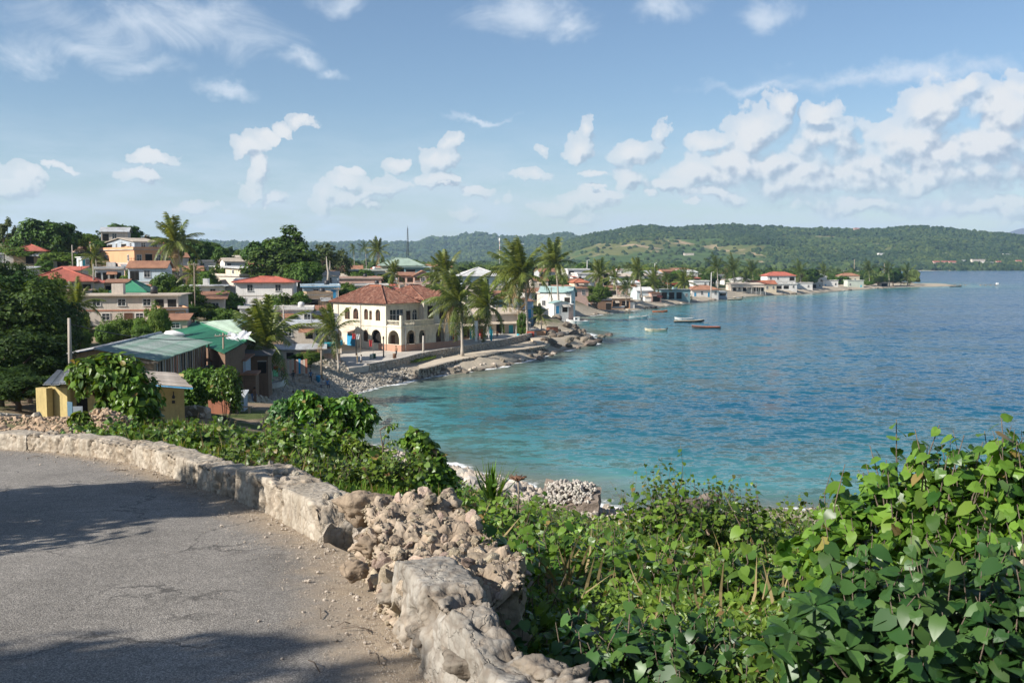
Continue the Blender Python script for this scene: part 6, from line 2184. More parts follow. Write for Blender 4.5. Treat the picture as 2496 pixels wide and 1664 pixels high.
def poles():
 pole('wooden_post', 'tall bleached wooden post between the dark tree and the leafy bush', 172, 775, 925, 66, .13, PALEBARK, lean=.01)
 pole('utility_pole', 'wooden utility pole with a crossarm in front of the bright green roof', 546, 811, 912, 101, .11, WOOD, 1)
 pole('utility_pole', 'dark utility pole by the seated people at the white shed', 784, 845, 908, 133, .13, WOOD, 1)
 pole('lamp_post', 'black iron lamp post before the arches of the tile-roofed building', 935, 822, 878, 160, .11, BLACKP, bulb=True, cat='lamp post')
 pole('concrete_post', 'pale concrete post at the promenade edge right of the arches', 1032, 818, 862, 170, .17, CONC, cat='post')
 pole('utility_pole', 'slim dark pole standing before the blue shutter door', 868, 795, 856, 163, .09, BLACKP)
 pole('utility_pole', 'thin pale pole on the hillside beside the little blue house', 177.5, 597, 660, 212, .12, PALEBARK)
 pole('utility_pole', 'pale leaning pole right of the red hipped tin roof', 228, 643, 706, 168, .11, PALEBARK, lean=.02)
 pole('utility_pole', 'dark pole with arms among palms left of the cream building', 476, 640, 770, 160, .10, WOOD, 1)
 pole('utility_pole', 'short grey pole left of the cream building among bushes', 468, 735, 775, 160, .10, WOOD)
 pole('utility_pole', 'pole with a crossarm on the wall of the white stained house', 692, 742, 812, 150, .12, CONC, 1)
 pole('utility_pole', 'pole beside the rusted sheds in front of the cream building', 628, 727, 775, 170, .1, WOOD)
 pole('utility_pole', 'pole at the far left of the arcaded building by its downpipe', 826, 700, 800, 186, .11, WOOD, 1)
 pole('lamp_post', 'white street lamp with a long arm over the far shore houses', 1733, 664, 722, 470, .18, FRAMEW, lamp=True, cat='street lamp')
 pole('lamp_post', 'white lamp behind the palms left of the long white warehouse', 1596, 642, 672, 540, .18, FRAMEW, lamp=True, cat='street lamp')
 pole('lamp_post', 'slim lamp by the long beige verandah', 1746, 684, 700, 505, .14, FRAMEW, lamp=True, cat='street lamp')
 pole('lamp_post', 'street lamp above the white flat roofs beyond the tall palms', 1431, 635, 668, 430, .15, FRAMEW, lamp=True, cat='street lamp')
 pole('utility_pole', 'dark pole in front of the white shore house with teal roof', 1344, 700, 775, 290, .13, WOOD, 1)
 pole('utility_pole', 'dark pole by the beige-roofed shop at the promenade end', 1263, 743, 806, 214, .12, WOOD, 1)
 pole('mast', 'far pole standing in the wood left of the point', 2082, 632, 668, 900, .3, WOOD)
 pole('mast', 'second far pole in the wood nearer the point', 2155, 640, 676, 880, .3, WOOD)
 # dead bare trunk behind the blue house
 q = P(799, 692, 220)
 t = thing('dead_tree', 'bleached bare trunk with broken tops behind the blue and white house', 'dead tree', q)
 h = P(799, 625, 220).z - q.z
 MB().tube([(0, 0, -1), (.2, 0, h * .4), (-.1, 0, h * .7), (-.25, 0, h)], [.42, .3, .2, .06], PALEBARK, 6).part('trunk', t)
 MB().tube([(.15, 0, h * .35), (.55, 0, h * .6), (.5, .1, h * .85)], [.2, .14, .04], PALEBARK, 5).part('limb', t)
 # lattice mast and banded tower
 b = P(994, 622, 640)
 h = P(994, 549, 640).z - b.z
 t = thing('radio_mast', 'tall slim lattice radio mast rising behind the palms', 'mast', b)
 mb = MB()
 for s in (-1, 1):
  for s2 in (-1, 1):
   mb.tube([(s * .75, s2 * .75, -6), (s * .2, s2 * .2, h * .9)], .11, BLACKP, 4)
 mb.part('leg', t)
 mb = MB()
 n = 14
 for i in range(n):
  z0, z1 = h * .9 * i / n, h * .9 * (i + 1) / n
  r0, r1 = .75 - .55 * i / n, .75 - .55 * (i + 1) / n
  for s in (-1, 1):
   mb.tube([(-r0 * s, -r0, z0), (r1 * s, -r1, z1)], .07, BLACKP, 4)
   mb.tube([(-r0, -r0 * s, z0), (-r1, r1 * s, z1)], .07, BLACKP, 4)
 mb.part('brace', t)
 MB().tube([(0, 0, h * .88), (0, 0, h)], [.12, .05], BLACKP, 5).part('antenna', t)
 b = P(1218, 626, 900)
 h = P(1218, 580, 900).z - b.z
 t = thing('water_tower', 'slender red and white banded tower with a drum on top, far behind', 'tower', b)
 for i in range(6):
  z0, z1 = h * .8 * i / 6, h * .8 * (i + 1) / 6
  MB().tube([(0, 0, z0 - (6 if i == 0 else 0)), (0, 0, z1)], .42 - .02 * i, W['pink'] if i % 2 else WHITEP, 8).part('shaft_band', t)
 MB().tube([(0, 0, h * .8), (0, 0, h * .84), (0, 0, h * .94), (0, 0, h)], [.4, .8, .8, .2], WHITEP, 10).part('drum', t)
def wires():
 for i, (a, b, sag, lb) in enumerate([
  ((546, 818, 101), (784, 850, 133), .8, 'black wire sagging from the green roof pole to the seated people pole'),
  ((546, 818, 101), (172, 790, 66), .7, 'black wire running left from the green roof pole to the bleached post'),
  ((826, 706, 186), (692, 748, 150), .7, 'thin wire between the arcaded building pole and the stained house pole'),
  ((476, 650, 160), (228, 648, 168), .9, 'thin wire over the long pale block between two hillside poles'),
  ((1263, 747, 214), (1344, 704, 290), 1.0, 'wire from the promenade end pole to the shore house pole')]):
  A, B = P(*a), P(*b)
  pts = []
  for k in range(15):
   u = k / 14
   p = A.lerp(B, u) - Vector((0, 0, sag * 4 * u * (1 - u))) - A
   pts.append(p)
  thing('wire', lb, 'wire', A, mesh=MB().tube(pts, .03, BLACKP, 4).mesh('wire'))
# boats
def boat(label, x, y, L, B, yaw, hull_m, in_m, trim_m, motor=True, z=0.0, deck=False, group=None, cabin=False, flip=False, name='rowing_boat', clutter=True, seed=0):
 t = thing(name, label, 'boat', (x, y, z), yaw, group)
 n = 13
 sec = []
 for i in range(n):
  u = i / (n - 1)                       # 0 stern .. 1 bow
  hb = B / 2 * (0.78 + 0.30 * math.sin(PI * min(1, u * 1.25 + .05)) if u < .62 else 1.0 * math.cos((u - .62) / .38 * PI / 2) ** .75 * 1.04)
  hb = max(hb, .03)
  sheer = .42 + .38 * max(0, (u - .35) / .65) ** 2 + .05 * (1 - u)
  keel = -.16 + .35 * max(0, (u - .7) / .3) ** 2
  sec.append((L * (u - .5), hb, sheer, keel))
 v, f = [], []
 for (xx, hb, sh, kl) in sec:
  v += [(xx, 0, kl), (xx, -hb * .72, kl + .12), (xx, -hb, sh), (xx, hb, sh), (xx, hb * .72, kl + .12)]
 for i in range(n - 1):
  o = i * 5
  f += [(o, o + 1, o + 6, o + 5), (o + 1, o + 2, o + 7, o + 6), (o, o + 5, o + 9, o + 4), (o + 4, o + 9, o + 8, o + 3)]
 f.append((0, 4, 3, 2, 1))
 MB().add(v, f, hull_m).part('hull', t)
 v, f = [], []
 for (xx, hb, sh, kl) in sec:
  hb2 = max(hb - .05, .005)
  fl_ = max(kl + .16, .02)
  v += [(xx, -hb2, sh - .002), (xx, -hb2 * .7, min(fl_, sh - .05)), (xx, hb2 * .7, min(fl_, sh - .05)), (xx, hb2, sh - .002)]
 for i in range(n - 1):
  o = i * 4
  f += [(o, o + 4, o + 5, o + 1), (o + 1, o + 5, o + 6, o + 2), (o + 2, o + 6, o + 7, o + 3)]
 f.append((0, 1, 2, 3))
 MB().add(v, f, in_m).part('inside', t)
 for s in (-1, 1):
  MB().tube([(a, s * (b - .02), c + .01) for a, b, c, d in sec], .05, trim_m, 5).part('gunwale', t)
 for u in (.22, .45, .68):
  i = int(u * (n - 1))
  a, b, c, d = sec[i]
  MB().box(a - .14, a + .14, -b * .88, b * .88, c - .16, c - .12, WOOD).part('thwart', t)
 if deck:
  k = int(.66 * (n - 1))
  vv = []
  for (a, b, c, d) in sec[k:]:
   vv += [(a, -b * .97, c + .005), (a, b * .97, c + .005)]
  ff = [(2 * i, 2 * i + 2, 2 * i + 3, 2 * i + 1) for i in range(len(sec) - k - 1)]
  MB().add(vv, ff, in_m).part('foredeck', t)
 if cabin:
  MB().box(-.4, 1.0, -B * .32, B * .32, .5, 1.05, WHITEP).box(.3, .9, -B * .33, B * .33, .72, .98, GLASS).part('cabin', t)
  MB().box(-.5, 1.05, -B * .35, B * .35, 1.053, 1.12, WHITEP).part('cabin_roof', t)
 if motor:
  a, b, c, d = sec[0]
  mb = MB().tube([(a - .15, 0, c - .05), (a - .18, 0, c + .12), (a - .2, 0, c + .42), (a - .2, 0, c + .5)], [.12, .19, .17, .08], BLACKP, 8)
  mb.tube([(a - .15, 0, c - .05), (a - .15, 0, -.4)], .07, BLACKP, 6)
  mb.tube([(a, 0, c + .25), (a + .55, .1, c + .35)], .03, BLACKP, 5)
  mb.part('outboard_motor', t)
 if clutter:
  rnd = random.Random(seed)
  for k in range(3):
   u = rnd.uniform(.25, .7)
   a, b, c, d = sec[int(u * (n - 1))]
   mb = MB().tube([(0, 0, 0), (.05, 0, .16), (.1, .05, .3)], [.22, .26, .1], rnd.choice([REDP, BLACKP, WOOD, BLUEP]), 7)
   mb.part('gear_bundle', t, loc=(a, rnd.uniform(-.2, .2), .2))
  MB().tube([(-L * .25, -.25, .55), (L * .3, .25, .62)], .025, WOOD, 5).part('oar', t)
 if flip:
  t.rotation_euler = (PI, 0, yaw)
 return t
def boats():
 CREAM = plain('boat cream', (0.66, 0.58, 0.42), (0.42, 0.34, 0.24), 1.5, 0.5, 0.4, 0.1, streak=.3)
 ORG = plain('boat orange', (0.55, 0.16, 0.07), (0.30, 0.10, 0.06), 1.5, 0.5, 0.4, 0.1, streak=.3)
 DKB = plain('boat dark', (0.06, 0.045, 0.04), (0.13, 0.08, 0.05), 1.5, 0.5, 0.4, 0.1)
 WB = plain('boat white', (0.72, 0.71, 0.68), (0.45, 0.43, 0.40), 1.2, 0.45, 0.4, 0.1, streak=.35)
 GRN = plain('boat green', (0.05, 0.27, 0.10), (0.06, 0.17, 0.08), 1.2, 0.5, 0.4, 0.1, streak=.2)
 def at(px, py):
  p = GZ(px, py, 0)
  return p.x, p.y
 x, y = at(1598, 807); boat('cream fishing boat with dark outboard, nearest of the moored boats', x, y, 5.6, 1.5, R_(184), CREAM, WOOD, CREAM, True, seed=1)
 x, y = at(1609, 761); boat('orange-red rowing boat moored nearest the far shore', x, y, 5.4, 1.4, R_(3), ORG, DKB, ORG, False, seed=2)
 x, y = at(1557, 775); boat('white open boat with a dark bundle amidships, moored left of the others', x, y, 6.0, 1.7, R_(5), WB, WOOD, WB, False, deck=True, seed=3)
 x, y = at(1680, 785); boat('long brown and white boat moored side by side with a white one', x, y, 9.0, 1.7, R_(3), DKB, WOOD, CREAM, False, seed=4)
 x, y = at(1668, 779); boat('white boat tucked behind the long brown boat', x, y, 6.0, 1.6, R_(182), WB, WOOD, WB, False, deck=True, seed=5)
 x, y = at(1721, 800); boat('orange and dark long boat, rightmost of the moored boats', x, y, 7.6, 1.5, R_(176), DKB, ORG, ORG, False, seed=6)
 x, y = at(1408, 789); mo = boat('large white motorboat moored behind the boulder point', x, y, 6.6, 2.4, R_(-172), WB, WB, WB, False, deck=True, cabin=True, seed=7, name='motorboat'); mo.scale = (1, 1, 1.7)
 x, y = at(1792, 731); boat('dark boat lying at the rock ledge on the far shore', x, y, 7.0, 1.6, R_(4), DKB, WOOD, CREAM, False, seed=8)
 x, y = at(2330, 699); boat('tiny boat off the tip of the point', x, y, 9.0, 2.0, R_(2), DKB, WOOD, DKB, False, seed=9)
 x, y = at(1512, 757); boat('white boat pulled up under the orange boathouse', x - 1, y + 4, 6.5, 2.0, R_(15), WB, WOOD, WB, False, z=.75, seed=10)
 # on land
 p = P(648, 936, 116); boat('white skiff lying on the beach in front of the green dinghies', p.x, p.y, 4.6, 1.6, R_(18), WB, W['grey'], WB, False, z=gz(p.x, p.y) + .25, seed=11, clutter=False)
 p = P(627, 930, 118); boat('bright green upturned dinghy beside the white skiff', p.x, p.y, 3.8, 2.0, R_(30), GRN, GRN, GRN, False, z=gz(p.x, p.y) + .75, flip=True, seed=12, clutter=False, name='dinghy')
 p = P(641, 914, 122); boat('pale green upturned dinghy behind the bright green one', p.x, p.y, 3.6, 2.0, R_(15), plain('boat mint', (0.10, 0.38, 0.16), (0.08, 0.25, 0.12), 1.2, .5, .4, .1), GRN, GRN, False, z=gz(p.x, p.y) + .85, flip=True, seed=13, clutter=False, name='dinghy')
 p = P(813, 880, 150); boat('blue dinghy raised on trestles under the small palm', p.x, p.y, 2.8, 1.2, R_(10), TURQ, GRN, TURQ, False, z=gz(p.x, p.y) + 1.3, seed=14, clutter=False, name='dinghy')
 t = thing('boat_trestle', 'red legged trestle under the blue dinghy', 'trestle', (p.x, p.y, gz(p.x, p.y)))
 for a in (-.7, .7):
  MB().tube([(a - .2, 0, -.2), (a, 0, 1.25)], .06, REDP, 5).tube([(a + .2, 0, -.2), (a, 0, 1.25)], .06, REDP, 5).part('leg', t)
# people
SKIN = plain('skin', (0.17, 0.085, 0.05), (0.13, 0.065, 0.04), 3, 0.6, 0.3, 0)
HAIR = plain('hair', (0.012, 0.010, 0.009), (0.02, 0.015, 0.012), 3, 0.7, 0.2, 0)
def cloth(name, c):
 return plain('cloth ' + name, c, tuple(k * .7 for k in c), 4, 0.9, 0.1, 0.2)
def person(label, loc, yaw, shirt, pants, pose='stand', hgt=1.68, seed=0, sleeves=True, shorts=False):
 """one skinned body (hips, spine, limbs, five-fingered hands), hair and clothes as children"""
 rnd = random.Random(seed)
 V, E, Rr = [], [], []
 def vtx(p, r, par=None):
  V.append(Vector(p)); Rr.append(r)
  if par is not None:
   E.append((par, len(V) - 1))
  return len(V) - 1
 sit = pose == 'sit'
 bend = pose == 'bend'
 hz = .48 if sit else .93
 pel = vtx((0, 0, hz), .125)
 fw = -.32 if bend else -.03
 w1 = vtx((0, fw * .4, hz + .18), .115, pel)
 ch = vtx((0, fw * .9, hz + (.36 if bend else .40)), .14, w1)
 nk = vtx((0, fw * 1.25, hz + (.47 if bend else .56)), .055, ch)
 hd0 = vtx((0, fw * 1.35 - .02, hz + (.53 if bend else .63)), .07, nk)
 hd1 = vtx((0, fw * 1.4 - .03, hz + (.60 if bend else .71)), .098, hd0)
 hd2 = vtx((0, fw * 1.4 - .01, hz + (.68 if bend else .80)), .075, hd1)
 vtx((0, V[hd1].y - .10, V[hd1].z - .005), .02, hd1)              # nose
 joints = {}
 for s in (-1, 1):
  sh = vtx((s * .19, fw * .95, hz + (.38 if bend else .48)), .065, ch)
  sw = rnd.uniform(-.08, .08) * s
  if pose == 'walk':
   sw = .14 * s
  if bend:
   el = vtx((s * .23, fw - .1, hz + .12), .047, sh); wr = vtx((s * .2, fw - .2, hz - .1), .033, el)
  elif sit:
   el = vtx((s * .24, -.06, hz + .24), .047, sh); wr = vtx((s * .15, -.28, hz + .12), .033, el)
  else:
   el = vtx((s * .245, sw * .5, hz + .20), .047, sh); wr = vtx((s * .25, sw - .06, hz - .03), .033, el)
  d = (V[wr] - V[el]).normalized()
  pm = vtx(V[wr] + d * .055, .034, wr)
  side = Vector((0, 1, 0)) if not sit else Vector((1, 0, 0))
  for k, ln in enumerate((.062, .072, .066, .05)):
   o = side * (.024 * (k - 1.5))
   f1 = vtx(V[pm] + d * .035 + o, .0095, pm)
   vtx(V[f1] + d * ln + Vector((-s * .015, 0, 0)), .008, f1)
  th = vtx(V[wr] + d * .03 - side * .035, .011, wr)
  vtx(V[th] + d * .04 - side * .012, .009, th)
  hp = vtx((s * .095, 0, hz - .04), .095, pel)
  if sit:
   kn = vtx((s * .13, -.42, hz - .01), .062, hp); an = vtx((s * .13, -.44, .09), .04, kn)
  else:
   st = {'walk': .17 * s}.get(pose, .02 * s)
   kn = vtx((s * .10, -st * .55 - .01, hz * .53), .06, hp); an = vtx((s * .10, -st, .085), .038, kn)
  ft = vtx((V[an].x + s * .01, V[an].y - .13, .04), .036, an)
  vtx((V[an].x + s * .015, V[an].y - .19, .03), .025, ft)
  vtx((V[an].x, V[an].y + .05, .035), .032, an)
 me = bpy.data.meshes.new('person')
 me.from_pydata(V, E, [])
 ob = bpy.data.objects.new('tmp_body', me)
 COL.objects.link(ob)
 md = ob.modifiers.new('skin', 'SKIN')
 md.use_smooth_shade = True
 for i, sv in enumerate(me.skin_vertices[0].data):
  sv.radius = (Rr[i], Rr[i] * (.82 if i in (w1, ch) else 1))
  sv.use_root = (i == pel)
 sb = ob.modifiers.new('sub', 'SUBSURF')
 sb.levels = sb.render_levels = 1
 dg = bpy.context.evaluated_depsgraph_get()
 bm_ = bpy.data.meshes.new_from_object(ob.evaluated_get(dg))
 bpy.data.objects.remove(ob)
 bm_.materials.clear()
 for m in (SKIN, shirt, pants, BLACKP):
  bm_.materials.append(m)
 mi = []
 armcut = .22 if sleeves else .40
 for p in bm_.polygons:
  c = p.center
  arm = abs(c.x) > .17 and c.z > hz - .25 and not (c.z < hz + .02 and abs(c.x) < .2 and not sit)
  if c.z < .055:
   k = 3
  elif c.z > V[nk].z - .02 and abs(c.x) < .12:
   k = 0
  elif arm and c.z < hz + (.30 if sleeves else .42):
   k = 0
  elif c.z > hz + .02:
   k = 1
  elif shorts and c.z < hz * .55 and not sit:
   k = 0
  else:
   k = 2
  mi.append(k)
 bm_.polygons.foreach_set('material_index', mi)
 t = thing('person', label, 'person', loc, yaw, mesh=bm_)
 s = hgt / 1.76
 t.scale = (s, s, s)
 # hair cap, eyes
 hc = bmesh.new()
 bmesh.ops.create_uvsphere(hc, u_segments=10, v_segments=7, radius=.115)
 bmesh.ops.delete(hc, geom=[v for v in hc.verts if v.co.z < -.03 and v.co.y < .02], context='VERTS')
 hm = bpy.data.meshes.new('hair'); hc.to_mesh(hm); hc.free(); hm.materials.append(HAIR)
 part('hair', hm, t, loc=V[hd1].lerp(V[hd2], .45) + Vector((0, .018, .012)))
 return t
def people():
 def gp(px, py, D):
  p = P(px, py, D)
  return Vector((p.x, D, gz(p.x, D)))
 p = GZ(714, 966, gz(*P(714, 966, 92)[:2])); p.z = gz(p.x, p.y)
 p = gp(714, 965, 112)
 person('person in a white top and pale trousers walking on the stony beach', p, R_(150), cloth('white', (0.62, 0.62, 0.64)), cloth('jeans pale', (0.20, 0.24, 0.33)), 'walk', 1.86, 1)
 person('person in blue jeans bending over near the low stone wall', gp(614, 981, 104), R_(60), cloth('brown', (0.22, 0.12, 0.07)), cloth('jeans', (0.10, 0.15, 0.26)), 'bend', 1.65, 2)
 person('person in a pink top standing by the fish tables', gp(688, 914, 127.3), R_(20), cloth('pink', (0.55, 0.12, 0.20)), cloth('black', (0.04, 0.04, 0.05)), 'stand', 1.62, 3)
 person('person in a dark top facing the pink fence', gp(715, 914, 127.5), R_(200), cloth('dark', (0.05, 0.06, 0.07)), cloth('grey', (0.22, 0.2, 0.18)), 'stand', 1.7, 4)
 person('person in a blue shirt at the shed doorway', gp(757, 906, 131), R_(10), cloth('blue', (0.08, 0.16, 0.30)), cloth('black', (0.04, 0.04, 0.05)), 'stand', 1.7, 5)
 person('person in a white shirt sitting on a stone under the dark pole', gp(788, 920, 130), R_(-40), cloth('white2', (0.60, 0.60, 0.58)), cloth('navy', (0.05, 0.07, 0.14)), 'sit', 1.7, 6)
 person('person in blue sitting beside the one in a white shirt', gp(798, 918, 131), R_(30), cloth('blue2', (0.10, 0.22, 0.42)), cloth('black', (0.04, 0.04, 0.05)), 'sit', 1.7, 7)
 person('person in olive clothes standing on the promenade left of the black lamp', gp(871, 888, 150), R_(-70), cloth('olive', (0.20, 0.16, 0.09)), cloth('khaki', (0.28, 0.22, 0.14)), 'stand', 1.68, 8)
 person('person in white walking past on the promenade beside the olive one', gp(880, 889, 149.5), R_(90), cloth('white3', (0.6, 0.58, 0.55)), cloth('grey2', (0.25, 0.24, 0.23)), 'walk', 1.68, 9)
 person('person in an orange shirt standing before the beige-roofed shop', gp(1212, 818, 204), R_(15), cloth('orange', (0.50, 0.12, 0.05)), cloth('black', (0.04, 0.04, 0.05)), 'stand', 1.72, 10)
 person('person in red near the promenade palms by the shop doors', gp(1170, 826, 196), R_(-20), cloth('red', (0.42, 0.06, 0.05)), cloth('grey', (0.22, 0.2, 0.18)), 'stand', 1.68, 11)
 person('person under the arcade beside the terracotta plinth', gp(966, 858, 164), R_(-40), cloth('tan', (0.35, 0.22, 0.13)), cloth('black', (0.04, 0.04, 0.05)), 'stand', 1.68, 12)
# stalls, barrels, fences and other small things in the town
def small_things():
 def at(px, D, dz=0.0):
  p = P(px, 900, D)
  return Vector((p.x, D, gz(p.x, D) + dz))
 # red corrugated fence
 a, b = P(599, 774, 176), P(645, 774, 176)
 t = thing('corrugated_fence', 'red corrugated iron fence before the white low house', 'fence', a)
 n = 9
 for i in range(n):
  mb = MB()
  w = (b.x - a.x) / n
  v, f = [], []
  for j in range(9):
   v += [(w * j / 8, .03 * (j % 2), -.5), (w * j / 8, .03 * (j % 2), 1.25 + .06 * (i % 3))]
  for j in range(8):
   f.append((2 * j, 2 * j + 2, 2 * j + 3, 2 * j + 1))
  mb.add(v, f, RM['red']).part('sheet', t, loc=(w * i, .01 * (i % 2), 0))
 # pink wall panels with a blue door by the tables
 a, b = P(668, 913, 130), P(757, 908, 132)
 t = thing('plank_fence', 'sun-bleached pink fence of upright boards with a blue door', 'fence', Vector((a.x, a.y, gz(a.x, a.y))))
 w = b.x - a.x
 n = 15
 for i in range(n):
  m = BLUEP if i == 11 else [W['pink'], W['pale'], W['pink'], W['pale'], W['terra']][i % 5]
  x0 = w * i / n
  MB().box(x0, x0 + w / n - .02, 0, .06, -.4, 1.35 + .08 * ((i * 7) % 3), m).part('board', t)
 # tables
 for i, (px, D, lb) in enumerate([(683, 128, 'fish table with red crates on it, by the pink fence'), (703, 128.3, 'low wooden table between the pink top and the dark top people'), (742, 130, 'long grey table at the shed doorway')]):
  p = at(px, D)
  t = thing('market_table', lb, 'table', p, R_(8))
  MB().box(-.8, .8, -.4, .4, .74, .8, WOOD).part('table_top', t)
  lg = MB().box(-.04, .04, -.04, .04, -.3, .737, WOOD).mesh('leg')
  for sx in (-.7, .7):
   for sy in (-.33, .33):
    part('leg', lg, t, loc=(sx, sy, 0))
  if i == 0:
   for k in range(3):
    c = MB().box(-.2, .2, -.15, .15, 0, .2, [REDP, BLUEP, REDP][k]).box(-.17, .17, -.12, .12, .201, .22, DARK)
    thing('fish_crate', ['red plastic crate at the left end of the fish table', 'blue plastic crate in the middle of the fish table', 'red plastic crate at the right end of the fish table'][k], 'crate', p + Vector((-.5 + k * .5, 0, .803)), R_(8), mesh=c.mesh('fish_crate'))
 for px, D, m, lb in [(672, 128, REDP, 'red oil drum at the left end of the pink fence'), (775, 132, BLUEP, 'blue water barrel beside the dark pole'), (1263, 205, TURQ, 'blue barrel at the promenade end near the beige-roofed shop'), (906, 157, W['green'], 'pale green bin by the arches'), (912, 158, plain('bin', (0.03, 0.10, 0.07), None, 2), 'dark green bin by the arches'), (962, 158, SHUT, 'brown bin at the corner of the arcade')]:
  p = at(px, D)
  mb = MB().tube([(0, 0, -.1), (0, 0, .3), (0, 0, .31), (0, 0, .6), (0, 0, .61), (0, 0, .92)], [.29, .29, .31, .29, .31, .29], m, 10)
  thing('barrel', lb, 'barrel', p, mesh=mb.mesh('barrel'))
 # laundry and red cloths by the tile-roofed building
 for (x0, x1, yt, yb, D, m, lb) in [(858, 866, 812, 826, 166, REDP, 'red cloth hanging by the blue shutter door'), (867, 876, 814, 827, 166, WHITEP, 'white cloth hanging right of the red cloth'), (899, 907, 828, 845, 162, REDP, 'red garment hanging before the arches'),
                                   (1096, 1100, 800, 838, 186, WHITEP, 'long white cloth hanging from the arcade end'), (1156, 1165, 782, 832, 186, WHITEP, 'tall white banner flag beside the middle promenade palm'), (1194, 1201, 802, 830, 192, TURQ, 'turquoise cloth panel between the promenade palms'), (1056, 1062, 674, 688, 255, WHITEP, 'white sheet drying on the balcony of the pink house')]:
  q = P((x0 + x1) / 2, yt, D)
  w = (x1 - x0) * D / F; h = (yb - yt) * D / F
  mb = MB()
  v, f = [], []
  for i in range(6):
   for j in range(4):
    v.append((w * (i / 5 - .5) * (1 - .3 * (j / 3 if w < 1 else 0)), .06 * math.sin(i * 1.9 + j), -h * j / 3))
  for i in range(5):
   for j in range(3):
    f.append((i * 4 + j, i * 4 + j + 1, i * 4 + j + 5, i * 4 + j + 4))
  t = thing('hanging_cloth', lb, 'cloth', q, R_(12))
  mb.add(v, f, m, True).part('cloth', t)
  MB().tube([(-w / 2 - .2, 0, .02), (w / 2 + .2, 0, .02)], .02, WOOD, 4).part('rail', t)
  g = gz(q.x, q.y) - q.z
  MB().tube([(w / 2 + .15, 0, g), (w / 2 + .15, 0, .05)], .035, WOOD, 5).part('prop', t)
 # orange-red stall counters near the point
 for (x0, x1, yb, D, m, lb) in [(1285, 1302, 808, 212, W['red'], 'red painted stall counter beside the leaning promenade palm'), (1302, 1330, 806, 216, W['orange'], 'orange stall counter near the boulder point'), (1332, 1360, 800, 224, W['terra'], 'low terracotta wall behind the boulder point')]:
  p = P(x0, yb, D); q = P(x1, yb, D)
  w = q.x - p.x
  t = thing('stall_counter', lb, 'counter', Vector((p.x, p.y, gz(p.x, p.y))))
  MB().box(0, w, 0, .5, -.3, .95, m).part('front', t)
  MB().box(-.06, w + .06, -.08, .58, .953, 1.02, WOOD).part('top', t)
 # moored wooden jetty rail at the tip of the point
 a, b = P(2240, 694, 760), P(2415, 691, 775)
 t = thing('jetty', 'low ruined jetty running out from the tip of the point', 'jetty', Vector((a.x, a.y, 0)))
 L = b.x - a.x
 n = 16
 for i in range(n):
  if i in (10, 11):
   continue
  x = L * i / n
  MB().box(x, x + L / n - .25, -.7, .7, .75, .95, WOOD).part('deck_board', t)
  MB().tube([(x + .5, -.5, -2.5), (x + .5, -.5, .74)], .2, WOOD, 6).tube([(x + .5, .5, -2.5), (x + .5, .5, .74)], .2, WOOD, 6).part('pile', t)
 MB().box(L - 3, L - 1.4, -.6, .6, .955, 2.2, WHITEP).part('hut', t)
 # ledges along the shore
 # low garden walls
 def lowwall(label, pts, h, th, mat, seed, stone=None):
  strip_wall('stone_wall', label, 'wall', [Vector((p.x, p.y, gz(p.x, p.y) + h)) for p in pts], h + .6, th, mat, None, stone, seed)
 lowwall('grey stone garden wall right of the yellow house', [P(448, 1020, 62), P(475, 1024, 62), P(505, 1030, 61)], .6, .3, WALLSTONE, 21, STONE_G)
 lowwall('tumbled stone retaining wall beside the beach below the white skiff', [P(600, 985, 103), P(640, 975, 106), P(680, 965, 109), P(712, 955, 113)], .75, .5, WALLSTONE, 22, STONE_L)
 lowwall('low dry stone wall of pale rubble at the left in front of the dark tree', [P(-60, 1000, 52), P(0, 1004, 52), P(60, 1000, 53), P(122, 995, 54)], .55, .7, WALLSTONE, 23, STONE_L)
 # benches of planks
 p = at(572, 73)
 t = thing('plank_bench', 'long low plank bench beneath the round green tree', 'bench', p, R_(4))
 MB().box(-1.3, 1.3, -.2, .2, .42, .48, WOOD).part('seat', t)
 for x in (-1.0, .1, 1.0):
  MB().box(x - .06, x + .06, -.16, .16, -.3, .417, WOOD).part('leg', t)
